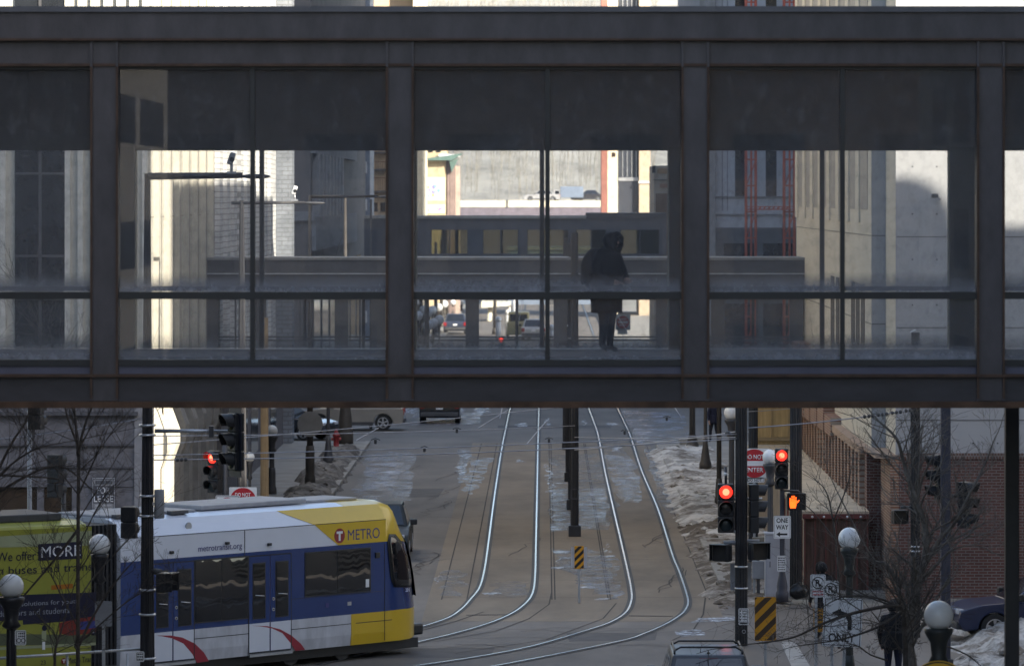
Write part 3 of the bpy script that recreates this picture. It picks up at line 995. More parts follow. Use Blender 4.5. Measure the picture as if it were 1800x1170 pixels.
def mural_house():
    Y = 400
    t = bthing("corner_shop", "tan building with a colourful painted wall and a green bracketed roof", "building", (-10, Y, 0))
    wl = M("sand_wall", (.52, .42, .27), .85, var=.2)
    z = lambda p: ZW(p, Y)
    bx(t, "wall", [((XW(736, Y), Y, 0), (XW(784, Y), Y + 10, z(240)))], wl)
    bx(t, "dark_return", [((XW(784, Y) + .01, Y + .4, 0), (XW(790, Y), Y + 10, z(282)))], m_dkgrey)
    bx(t, "brown_pier", [((XW(786, Y), Y - .1, 0), (XW(790.5, Y), Y + .38, z(284))), ((XW(791, Y), Y - .1, 0), (XW(800, Y), Y + 3, z(284)))], M("brown_pier", (.25, .18, .16), .8))
    bx(t, "pale_pier", [((XW(800, Y) + .02, Y, 0), (XW(808, Y), Y + 3, z(292)))], M("pink_pier", (.46, .36, .30), .8))
    mb = MB()
    mb.prism([(XW(743, Y), Y - .9, z(282)), (XW(795, Y), Y - .9, z(282)), (XW(811, Y), Y - .9, z(272)), (XW(811, Y), Y - .9, z(270)), (XW(770, Y), Y - .9, z(276)), (XW(743, Y), Y - .9, z(279))], (0, 3, 0))
    mb.prism([(XW(790, Y), Y - .5, z(284)), (XW(806, Y), Y - .5, z(279)), (XW(794, Y), Y - .5, z(303))], (0, .4, 0))
    mb.build("green_roof", M("green_copper", (.10, .17, .15), .6), t, world=True)
    bx(t, "snow_cap", [((XW(772, Y), Y - .8, z(276)), (XW(808, Y), Y + 1.8, z(271.5)))], m_snowc)
    # painted wall: irregular patches of colour
    mu = bx(t, "mural", [((XW(743.5, Y), Y - .03, z(352)), (XW(782, Y), Y, z(312))), ((XW(743.5, Y), Y - .03, z(374)), (XW(782, Y), Y, z(360)))], M("mural_ground", (.66, .62, .72), .8, var=.12, vs=.8))
    r2 = random.Random(3)
    cols = [(.62, .25, .45), (.75, .62, .25), (.25, .45, .66), (.72, .42, .55), (.3, .28, .5), (.25, .55, .58), (.78, .72, .45)]
    for k in range(16):
        cx, cz = r2.uniform(746, 780), r2.uniform(317, 348) if k < 13 else r2.uniform(363, 371)
        n = 9
        pts = []
        for j in range(n):
            a = 2 * math.pi * j / n
            rr = r2.uniform(1.5, 5)
            pts.append((max(XW(744, Y), min(XW(781, Y), XW(cx + rr * math.cos(a), Y))), Y - .032 - .004 * k, z(cz + rr * math.sin(a))))
        m_ = MB(); m_.poly(pts)
        o = m_.build("painted_patch", M("mural_paint", cols[k % 7], .8, var=.1), mu); o.location = -Vector(t.location)
    for k in range(2):
        bx(t, "window", [((XW(752 + k * 14, Y), Y - .02, z(268)), (XW(761 + k * 14, Y), Y + .05, z(252)))], m_win)
mural_house()

# ---- right side, brick and cream corner building
def right_corner():
    t = bthing("brick_building", "corner building of cream panels above a dark red brick base", "building", (8.93, 117, 0))
    bx(t, "cladding_wall", [((8.93, 117, 3.72), (90, 120.4, 23.6))], m_panelgrey)
    bx(t, "stucco_wall", [((8.55, 120.4, 3.72), (90, 156, 23.6)), ((9.4, 156, 0), (90, 165, 23.6))], m_stucco)
    bx(t, "return_face", [((8.925, 117.02, 3.72), (8.93, 120.38, 23.55))], m_stucco)
    bx(t, "recess_strip", [((8.56, 120.39, 3.75), (8.92, 120.4, 23.5))], m_panelgrey)
    # joints and tie holes on the front panels
    bx(t, "panel_joint", [((8.95, 116.99, zz), (60, 117.0, zz + .03)) for zz in (4.62, 6.96, 9.26, 11.6, 13.9)] + [((8.56, 120.38, zz), (8.92, 120.39, zz + .03)) for zz in (4.62, 6.96, 9.26)], M("panel_dark_joint", (.16, .16, .165), .8))  # joint strips in a darker grey
    bx(t, "side_joint", [((8.54, 120.5, zz), (8.55, 155.9, zz + .03)) for zz in (6.96, 9.26)], M("stucco_joint", (.2, .19, .16), .8))
    hb = MB()
    for i in range(14):
        for zz in (4.05, 5.2, 6.3, 7.55, 8.7, 9.85, 11.05, 12.2):
            hb.disc((9.35 + i * .62 + (i // 2) * .3, 116.999, zz), .022, '-y', .004, 8)
    hb.build("tie_hole", m_dkgrey, t, world=True)
    # tall slot windows in the receding side wall
    def slots(ys, z0, z1, mat, d):
        for (a, b2) in ys:
            w_ = bx(t, "slot_window", [((8.535, a, z0), (8.552, b2, z1))], mat)
    m_slot = M("grey_slot_panel", (.27, .25, .225), .6)
    slots([(121.7 + k * 4.3, 124.4 + k * 4.3) for k in range(8)], 9.95, 23, m_slot, .02)
    rb = MB()
    for k in range(8):
        rb.box((8.50, 124.5 + k * 4.3, 9.6), (8.548, 125.9 + k * 4.3, 23))
    rb.build("wall_rib", m_stucco, t, world=True)
    slots([(122.8, 124.2), (124.8, 126.2), (126.7, 128.1), (133.4, 134.8), (135.6, 137.2)], 5.3, 7.95, M("dark_slot_panel", (.035, .032, .03), .8), .02)  # lower slots in a dull dark tone
    # brick base
    bx(t, "brick_base", [((9.0, 116.86, 0), (90, 117.02, 3.66))], m_brickx)
    bx(t, "soldier_course", [((9.0, 116.83, 3.66), (90, 117.03, 3.80))], BRICK("soldier_brick", (.14, .075, .058), (.11, .058, .046), (.2, .18, .17), 'x', bw=.075, bh=.22))
    bx(t, "brick_side", [((8.78, 116.86, 0), (8.995, 120.3, 3.66))], m_bricky)
    bx(t, "corner_pier", [((8.42, 120.2, 0), (8.78, 121.0, 3.72))], m_brickx)
    sb = MB()
    sb.box((8.40, 116.9, 3.67), (9.0, 121.05, 3.76))
    sb.build("coping", M("sandstone_coping", (.34, .25, .19), .85), t, world=True)
    # arcade of brick piers along the terrace
    bx(t, "arcade_wall", [((8.50, 121.0, 2.17), (8.56, 150, 3.7))], m_winb)
    y = 121.3
    k = 0
    while y < 149:
        pb = MB(); pb.box((8.30, y, 2.17), (8.55, y + .62, 3.55))
        pb.build("arcade_pier", m_bricky, t, world=True)
        y += 1.42; k += 1
    bx(t, "arcade_beam", [((8.28, 121.0, 3.55), (8.56, 132.5, 3.75))], M("brown_beam", (.36, .25, .18), .8))
    stp = MB()
    for i in range(6):
        stp.box((8.24 - .03 * i, 132.5 + i * 3, 3.4), (8.56, 135.5 + i * 3, 3.95 + .33 * i))
    stp.build("stepped_parapet", m_bricky, t, world=True)
    # roof plant
    bx(t, "roof_parapet", [((8.9, 117.05, 23.6), (90, 117.4, 24.0))], m_panelgrey)
    return t
right_corner()

def terrace():
    t = bthing("terrace", "raised stone terrace with a rusty red front wall beside the brick arcade", "terrace", (6.7, 119.4, 0))
    bx(t, "deck", [((6.68, 119.38, 2.06), (8.42, 151, 2.17))], M("terrace_stone", (.58, .48, .35), .85, var=.22, vs=1.2))
    bx(t, "deck_edge", [((6.7, 119.30, 1.98), (8.42, 119.38, 2.10))], M("red_brown_steel", (.16, .045, .04), .7, var=.35, vs=3))
    fm = M("rusted_boards", (.115, .07, .055), .85, var=.6, vs=2.2, stretch=(6, 1, .5), det=10)
    bx(t, "front_wall", [((6.74, 119.42, .0), (8.42, 119.6, 2.06))], fm)
    pb = MB()
    for k in range(7):
        pb.box((6.74 + k * .27, 119.36, .05), (6.78 + k * .27, 119.42, 1.98))
    pb.build("board_batten", M("red_steel_post", (.15, .055, .045), .7), t, world=True)
    bx(t, "side_wall", [((6.74, 119.6, 0), (6.9, 151, 2.06))], M("brown_plaster", (.22, .18, .14), .85, var=.3))
    bb = MB()
    for x in (6.95, 7.25, 7.85, 8.2):
        bb.ball((x, 119.29, 2.03), .03)
    bb.build("edge_lamp", m_globe, t, world=True)
    rp = MB()
    for k in range(6):
        rp.box((6.70, 120 + k * 1.7, .3), (6.735, 120.12 + k * 1.7, 1.9))
    rp.build("side_rail", M("red_rail", (.26, .07, .05), .6), t, world=True)
terrace()

def hoarding():
    t = bthing("hoarding", "yellow brown plywood hoarding at the back of the terrace", "hoarding", (7.6, 151.2, 2.17))
    bx(t, "board", [((6.95, 151.2, 2.17), (8.5, 151.3, 4.4))], M("plywood", (.42, .29, .13), .8, var=.25, vs=2, stretch=(4, 1, .4)))
    bx(t, "kick_rail", [((6.9, 151.12, 2.3), (8.5, 151.19, 2.42))], M("ply_rail", (.3, .22, .12), .8))
    bx(t, "batten", [((7.44, 151.16, 2.42), (7.5, 151.2, 4.4)), ((8.0, 151.16, 2.42), (8.06, 151.2, 4.4))], M("ply_batten", (.34, .24, .12), .8))
hoarding()

# ---- grey block with a hoist beyond
def right_grey():
    Y = 246
    z = lambda p: ZW(p, Y)
    t = bthing("office_building", "pale grey concrete block behind red scaffold masts across the second street", "building", (8.6, Y, 0))
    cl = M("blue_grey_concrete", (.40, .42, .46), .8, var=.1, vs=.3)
    bx(t, "wall", [((8.9, Y, 0), (30, Y + 60, 42))], cl)
    bx(t, "corner_pier", [((8.6, Y - .6, 0), (XW(1257, Y), Y + 8, 42))], M("darker_concrete", (.24, .24, .25), .8))
    for a, c in ((1292, 1311), (1346, 1365), (1400, 1419)):
        w_ = bx(t, "window", [((XW(a, Y), Y - .01, z(345)), (XW(c, Y), Y + .05, 40))], m_win)
    bx(t, "string_course", [((8.9, Y - .12, z(347)), (30, Y, z(345.2))), ((8.9, Y - .12, z(378)), (30, Y, z(376.5)))], M("grey_course", (.2, .205, .22), .8))  # string courses darker than the concrete
    bx(t, "pilaster_joint", [((XW(a, Y), Y - .04, z(370)), (XW(a + 1.4, Y), Y, 40)) for a in (1257, 1269, 1278)], M("grey_joint", (.19, .2, .22), .8))  # pilaster joints darker than the concrete
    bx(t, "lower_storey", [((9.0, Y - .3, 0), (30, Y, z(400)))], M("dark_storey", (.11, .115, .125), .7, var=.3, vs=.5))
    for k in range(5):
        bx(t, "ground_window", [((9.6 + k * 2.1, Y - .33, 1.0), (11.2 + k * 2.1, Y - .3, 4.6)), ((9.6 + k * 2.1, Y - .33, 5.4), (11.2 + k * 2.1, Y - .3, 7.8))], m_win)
right_grey()
def scaffold(px0, px1, lab):
    Y = 243.5
    x0, x1 = XW(px0, Y), XW(px1, Y)
    t = thing("scaffold_mast", lab, "scaffold", (x0, Y, 0), group="red scaffold masts")
    m_or = M("red_lead_paint", (.42, .10, .06), .6, var=.25)
    pb = MB()
    for x in (x0, (x0 + x1) / 2, x1):
        pb.tube([(x, Y, 0), (x, Y, 24)], .06, 6)
    for x in (x0, x1):
        pb.tube([(x, Y + .9, 0), (x, Y + .9, 24)], .06, 6)
    pb.build("upright", m_or, t, world=True)
    rb = MB()
    for k in range(17):
        zz = 1.2 + k * 1.38
        rb.tube([(x0, Y, zz), (x1, Y, zz)], .045, 6)
        rb.tube([(x0, Y, zz), (x0, Y + .9, zz)], .04, 6)
        if k % 2: rb.tube([(x0, Y, zz), (x1, Y, zz + 1.38)], .03, 6)
    rb.build("rung", m_or, t, world=True)
    return t
scaffold(1312, 1329, "left red lattice scaffold mast in front of the pale grey block")
scaffold(1379, 1397, "right red lattice scaffold mast beside the cream ribbed side wall")
def scaffold_beam():
    Y = 243.3
    t = thing("scaffold_beam", "red beam joining the two scaffold masts at mid height", "beam", (XW(1312, Y), Y, ZW(365, Y)))
    mb = MB(); mb.box((XW(1312, Y), Y - .05, ZW(364, Y)), (XW(1397, Y), Y + .05, ZW(362.5, Y))); mb.box((XW(1312, Y), Y - .05, ZW(369, Y)), (XW(1397, Y), Y + .05, ZW(367, Y)))
    mb.build("chord", M("red_lead_chord", (.40, .09, .06), .6), t, world=True)
    wb = MB()
    for k in range(9):
        wb.tube([(XW(1318 + k * 8, Y), Y, ZW(368, Y)), (XW(1322 + k * 8, Y), Y, ZW(363, Y))], .04, 5)
    wb.build("web_bar", M("red_lead_web", (.40, .09, .06), .6), t, world=True)
scaffold_beam()

# ---- sunlit buildings at the far right
def right_far():
    Y = 395
    z = lambda p: ZW(p, Y)
    t = bthing("office_building", "tan and dark glass building with a red brown corner pipe far down the right side", "building", (5, Y, 0))
    bx(t, "wall", [((XW(1068, Y), Y, 0), (XW(1086, Y), Y + 12, 40))], M("cream_far", (.66, .60, .46), .8, var=.12))
    bx(t, "corner_pipe", [((XW(1057, Y), Y - .3, 0), (XW(1068, Y) - .02, Y + 5, 40))], M("red_brown_clad", (.27, .11, .085), .7))
    gl = bx(t, "curtain_wall", [((XW(1086, Y) + .02, Y + .4, z(374)), (XW(1123, Y), Y + 12, 40))], M("dark_curtain", (.05, .055, .07), .2, spec=.7))
    fb = MB()
    for p in (1094, 1102, 1110, 1118): fb.box((XW(p, Y), Y + .32, z(312)), (XW(p + 1.2, Y), Y + .4, 40))
    fb.box((XW(1087, Y), Y + .3, z(318)), (XW(1122, Y), Y + .4, z(312)))
    f_ = fb.build("mullion", m_lgrey, gl); f_.location = -Vector(t.location)
    bx(t, "tan_bay", [((XW(1123, Y) + .02, Y - .2, 0), (XW(1143, Y), Y + 12, 40))], M("tan_bay", (.48, .38, .28), .8))
    bx(t, "string_course", [((XW(1122, Y), Y - .35, z(322)), (XW(1146, Y), Y - .2, z(319)))], m_signw)
    for k, p in enumerate((268,)):
        bx(t, "window", [((XW(1075, Y), Y - .02, z(p + 8)), (XW(1082, Y), Y + .05, z(p)))], m_winb)
right_far()
def right_low():
    Y = 300
    z = lambda p: ZW(p, Y)
    t = bthing("shop_building", "low cream building with a wooden fence and small sign beside the dark skyway column", "building", (7, Y, 0))
    bx(t, "wall", [((XW(1150, Y), Y, 0), (14, Y + 14, z(291)))], M("cream_low", (.70, .62, .50), .8, var=.1))
    bx(t, "brown_band", [((XW(1155, Y), Y - .06, z(305)), (14, Y, z(296)))], M("ochre_band", (.50, .33, .19), .8))
    bx(t, "pink_band", [((XW(1160, Y), Y - .06, z(330)), (14, Y, z(323)))], M("pink_band", (.52, .32, .24), .8))
    bx(t, "cornice", [((XW(1148, Y), Y - .2, z(317)), (14, Y, z(315.5)))], m_dkgrey)
    fb = MB()
    for k in range(12):
        fb.box((XW(1152 + k * 3.2, Y), Y - 1.2, 0), (XW(1154.8 + k * 3.2, Y), Y - 1.1, z(340)))
    fb.build("timber_fence", M("brown_timber", (.24, .15, .10), .8), t, world=True)
    bx(t, "hanging_sign", [((XW(1146, Y), Y - .5, z(304)), (XW(1152, Y), Y - .4, z(291)))], m_dkgrey)
right_low()
def blue_block():
    Y = 440
    z = lambda p: ZW(p, Y)
    t = bthing("warehouse", "slate blue building closing the street behind the skyway windows", "building", (2, Y, 0))
    bx(t, "wall", [((XW(893, Y), Y, 0), (XW(1040, Y), Y + 12, 5.2))], M("slate_blue_wall", (.16, .20, .27), .8, var=.15, vs=.4))
    bx(t, "roof_edge", [((XW(891, Y), Y - .2, 5.2), (XW(1042, Y), Y + 12.2, 5.45))], m_lgrey)
    bx(t, "door", [((XW(960, Y), Y - .04, 0), (XW(985, Y), Y, 3.0)), ((XW(910, Y), Y - .04, 1), (XW(930, Y), Y, 3.0))], m_dkgrey)
blue_block()
def canopy():
    Y = 380
    z = lambda p: ZW(p, Y)
    t = thing("station_canopy", "cream station canopy on a leaning post in the sunlit street beyond", "canopy", (XW(862, Y), Y, 0))
    mb = MB()
    mb.prism([(XW(846, Y), Y, z(541)), (XW(897, Y), Y, z(537)), (XW(898, Y), Y, z(531)), (XW(846, Y), Y, z(530))], (0, 5, 0))
    mb.build("roof", M("cream_canopy", (.72, .68, .55), .7), t, world=True)
    pb = MB()
    pb.tube([(XW(862, Y), Y + 1, z(541)), (XW(860, Y), Y + 1, z(562)), (XW(857, Y), Y + 1, 0)], [.22, .2, .24], 8)
    pb.tube([(XW(895, Y), Y + 1, z(540)), (XW(897, Y), Y + 1, 0)], [.1, .12], 8)
    pb.build("post", M("cream_post", (.62, .58, .47), .7), t, world=True)
canopy()

# ---- off to the sides: unseen blocks added for this street's shade and glass reflections
def shade_block(name, label, boxes, mat, wins):
    a = boxes[0][0]
    t = bthing(name, label, "building", (a[0], a[1], 0))
    bx(t, "wall", boxes, mat)
    for (p, q) in wins:
        wb = bx(t, "window_band", [(p, q)], m_win)
    return t
shade_block("unseen_shade_tower", "unseen tall tan block on the near right corner, shaped to shade this street", [((13.2, -30, 0), (24, 94.5, 37.5)), ((24.02, -30, 0), (80, 94.5, 24.4))], M("tan_block_wall", (.42, .36, .28), .85),
            [((13.17, y, z0), (13.19, y + 5, z0 + 1.9)) for y in range(-24, 92, 8) for z0 in (4, 8, 12, 16, 20)])
def vault():  # unseen vault, rounded to shape the shadow on the front panels
    t = bthing("shade_vault", "unseen rounded plant room on the near right block, shaped for its curved shadow", "plant room", (32, 93, 24.4))
    mb = MB()
    mb.prism([(31.75 + 1.3 * math.cos(math.pi * k / 12), 92.6, 24.4 + 1.3 * math.sin(math.pi * k / 12)) for k in range(13)], (0, 1.8, 0))
    mb.build("vault_shell", m_panelgrey, t, world=True)
vault()
shade_block("unseen_shade_tower", "unseen grey tower added behind the brick corner building for its shade", [((31, 152, 0), (75, 262, 62))], M("grey_tower_wall", (.30, .30, .31), .85), [((30.97, y, z0), (30.99, y + 6, z0 + 2)) for y in range(168, 258, 9) for z0 in (5, 10, 15)])  # added to keep the block across the second street in shade
shade_block("parking_ramp", "concrete parking ramp on the near left corner outside the picture", [((-70, -30, 0), (-13.2, 93, 21))], M("ramp_concrete", (.15, .145, .14), .85), [((-13.19, y, z0), (-13.17, y + 9, z0 + 1.5)) for y in range(-28, 88, 11) for z0 in (4, 8, 12)])
shade_block("street_block", "brown block closing the street behind the viewer", [((-30, -75, 0), (40, -62, 17))], M("brown_block_wall", (.30, .24, .19), .85), [((x, -61.99, z0), (x + 3, -61.97, z0 + 1.9)) for x in range(-28, 38, 6) for z0 in (3, 7, 11)])


shade_block("apartment_block", "unseen grey block added far right on the cross street for the tram windows to mirror", [((165, 70, 0), (185, 150, 15))], M("end_block_wall", (.34, .32, .29), .85), [((164.97, y, z0), (164.99, y + 2.5, z0 + 1.8)) for y in range(74, 146, 6) for z0 in (2, 5.5, 9, 12)])  # added as something for the tram panes to reflect
# ================================================================ hillside, highway wall, far trees and vehicles
def hill():
    bm = bmesh.new()
    nx, ny = 90, 46
    vs = []
    for j in range(ny + 1):
        row = []
        for i in range(nx + 1):
            x = -260 + 520 * i / nx
            y = 575 + 480 * j / ny
            u = max(0, (y - 600) / 320)
            z = 8.5 + 42 * min(1, u) ** .9 + mnoise.noise((x * .02, y * .02, 3)) * 4 * min(1, u * 3) + mnoise.noise((x * .08, y * .07, 1)) * 1.2 * min(1, u * 3)
            row.append(bm.verts.new((x, y, z)))
        vs.append(row)
    for j in range(ny):
        for i in range(nx):
            f = bm.faces.new((vs[j][i], vs[j][i + 1], vs[j + 1][i + 1], vs[j + 1][i])); f.smooth = True
    mb = MB(); mb.bm.free(); mb.bm = bm
    return struct(mb.build("hillside", m_hill))
hill()
def hill_z(x, y):
    u = max(0, (y - 600) / 320)
    return 8.5 + 42 * min(1, u) ** .9 + mnoise.noise((x * .02, y * .02, 3)) * 4 * min(1, u * 3) + mnoise.noise((x * .08, y * .07, 1)) * 1.2 * min(1, u * 3)
# a wood of bare trees too many to count
def wood():
    mb = MB()
    r2 = random.Random(11)
    for k in range(2200):
        y = r2.uniform(606, 900)
        x = r2.uniform(-24, 16) * y / 650
        z = hill_z(x, y)
        h = r2.uniform(2.5, 6)
        w_ = h * .010
        lean = r2.uniform(-.6, .6)
        mb.tube([(x, y, z - .3), (x + lean * .4, y, z + h * .5), (x + lean, y, z + h)], [w_, w_ * .7, w_ * .15], 4, False)
        for q in range(6):
            t0 = r2.uniform(.25, .92)
            a = r2.uniform(0, 6.28)
            l = h * r2.uniform(.14, .34) * (1.15 - t0)
            bx0 = Vector((x + lean * t0, y, z + h * t0))
            d = Vector((math.cos(a) * .8, math.sin(a) * .8, 1.0)) * l
            mb.tube([bx0, bx0 + d], [w_ * .45, w_ * .12], 3, False)
    o = mb.build("bare_wood", M("grey_twigs", (.25, .24, .215), .9, var=.35, vs=.3))
    o['kind'] = 'stuff'
wood()
# patches of snow on the slope
for k, (px, py, wd) in enumerate(((728, 289, 8), (800, 291, 14), (880, 289, 22), (830, 266, 14), (1006, 288, 6), (965, 270, 10))):
    y = 700
    for it in range(60):
        z = hill_z(XW(px, y), y)
        if ZW(py, y) < z: break
        y += 4
    mb = MB()
    q = []
    for i in range(14):
        a = i / 14 * 6.28
        xx, yy = XW(px, y) + wd * .06 * math.cos(a) * rnd.uniform(.6, 1.2), y + 3.0 * math.sin(a) * rnd.uniform(.6, 1.2)
        q.append((xx, yy, hill_z(xx, yy) + .25))
    mb.poly(q)
    o = mb.build("slope_snow", m_snowc); o['kind'] = 'stuff'
def highway():
    Y = 572
    z = lambda p: ZW(p, Y)
    t = thing("retaining_wall", "long cream retaining wall carrying the highway below the hillside", "wall", (0, Y, 0))
    bx(t, "parapet", [((-60, Y, z(364)), (XW(890, Y), Y + .6, z(352.5))), ((XW(893, Y), Y, z(364)), (60, Y + .6, z(352.5)))], M("cream_parapet", (.66, .60, .47), .8, var=.08))
    bx(t, "expansion_post", [((XW(890, Y) + .02, Y - .1, z(364)), (XW(893, Y) - .02, Y + .6, z(351)))], m_dkgrey)
    bx(t, "dark_wall", [((-60, Y + .1, 0), (60, Y + .6, z(364.2)))], M("mauve_stone", (.15, .13, .16), .8))
    bx(t, "roadway", [((-60, Y + .6, z(358)), (60, Y + 26, z(354.5)))], M("highway_deck", (.34, .33, .31), .8))
highway()
# ================================================================ the tram
TU = Vector((.673, .740)); TU.normalize()
TX0, TY0 = -4.19, 102.4
def side(px, py):
    """photo point on the tram's flank -> distance along the tram, height"""
    k = (px - CX) / F
    t = (k * TY0 - TX0) / (TU.x - TU.y * k)
    Y = TY0 + TU.y * t
    return t, H - (py - CY) * Y / F
m_trw = M("tram_white", (.68, .70, .76), .28, var=.05, vs=.7, coat=.5)
m_trb = M("tram_blue", (.012, .040, .165), .2, var=.12, vs=.8, coat=.6)
m_try = M("tram_yellow", (.66, .43, .015), .28, var=.07, vs=.8, coat=.5)
m_trr = M("tram_red", (.30, .012, .03), .3, var=.06, coat=.4)
m_trink = M("tram_lettering", (.035, .035, .16), .4)
m_trglass = M("tram_glass", (.012, .012, .014), .02, var=.2, spec=.75)
def curved_glass(m, z0, z1, a, b):
    """panes bulge a little, so they mirror the sky above and the street below"""
    nt = m.node_tree; N, L = nt.nodes, nt.links
    tc = N.new("ShaderNodeTexCoord"); sp = N.new("ShaderNodeSeparateXYZ"); L.new(tc.outputs["Object"], sp.inputs[0])
    mr = N.new("ShaderNodeMapRange"); mr.inputs["From Min"].default_value = z0; mr.inputs["From Max"].default_value = z1
    mr.inputs["To Min"].default_value = a; mr.inputs["To Max"].default_value = b
    nz = N.new("ShaderNodeTexNoise"); nz.inputs["Scale"].default_value = 2.2
    L.new(tc.outputs["Object"], nz.inputs["Vector"])
    n2 = N.new("ShaderNodeMath"); n2.operation = 'MULTIPLY_ADD'; n2.inputs[1].default_value = .05
    L.new(nz.outputs["Fac"], n2.inputs[0]); L.new(sp.outputs["Z"], mr.inputs["Value"]); L.new(mr.outputs[0], n2.inputs[2])
    cb = N.new("ShaderNodeCombineXYZ"); L.new(n2.outputs[0], cb.inputs["Z"])
    ge = N.new("ShaderNodeNewGeometry"); ad = N.new("ShaderNodeVectorMath"); ad.operation = 'ADD'
    L.new(ge.outputs["Normal"], ad.inputs[0]); L.new(cb.outputs[0], ad.inputs[1])
    no = N.new("ShaderNodeVectorMath"); no.operation = 'NORMALIZE'; L.new(ad.outputs[0], no.inputs[0])
    L.new(no.outputs[0], N["Principled BSDF"].inputs["Normal"])
curved_glass(m_trglass, 1.5, 2.5, -.03, .082)
m_seam = M("panel_seam", (.02, .02, .025), .7)
NOSE = [(1.0, 0, 1.0), (1.5, .05, 1.0), (1.9, .15, .985), (2.25, .36, .97), (2.6, .66, .95), (2.9, .95, .93), (3.1, 1.28, .9)]
def inset(t):
    if t <= 1.0: return 0.0
    for (a, i0, g0), (b, i1, g1) in zip(NOSE[:-1], NOSE[1:]):
        if t <= b: return i0 + (i1 - i0) * (t - a) / (b - a)
    return NOSE[-1][1]
def lean(s, z):
    """windscreen rake: pulls the nose back with height"""
    if s <= 1.0: return s
    q = 0
    for (a, qa), (b, qb) in zip(((1.0, 0), (2.0, .10), (2.6, .24), (3.1, .50)), ((2.0, .10), (2.6, .24), (3.1, .50), (3.5, .72))):
        if z > a: q = qa + (qb - qa) * min(1, (z - a) / (b - a))
    return 1.0 + (s - 1.0) * (1 - q)
def onnose(px, py):
    """photo point on the flank or the curved nose -> local point"""
    s0, z0 = side(px, py)
    if s0 <= 1.0: return s0, 0.0, z0
    best = None
    for k in range(0, 221):
        s = 1.0 + k * .0095
        Y = TY0 + TU.y * s
        z = H - (py - CY) * Y / F
        x_, y_ = lean(s, z), inset(s)
        wx, wy = TX0 + TU.x * x_ - TU.y * y_, TY0 + TU.y * x_ + TU.x * y_
        d = abs(CX + wx * F / wy - px)
        if best is None or d < best[0] - .3: best = (d, x_, y_, H - (py - CY) * wy / F)
    return best[1:]
PROF = [(0.03, .36), (0, .60), (0, .83), (0, 1.05), (0, 2.0), (0, 2.6), (0.0, 3.08), (.16, 3.30), (.24, 3.43), (.5, 3.5)]
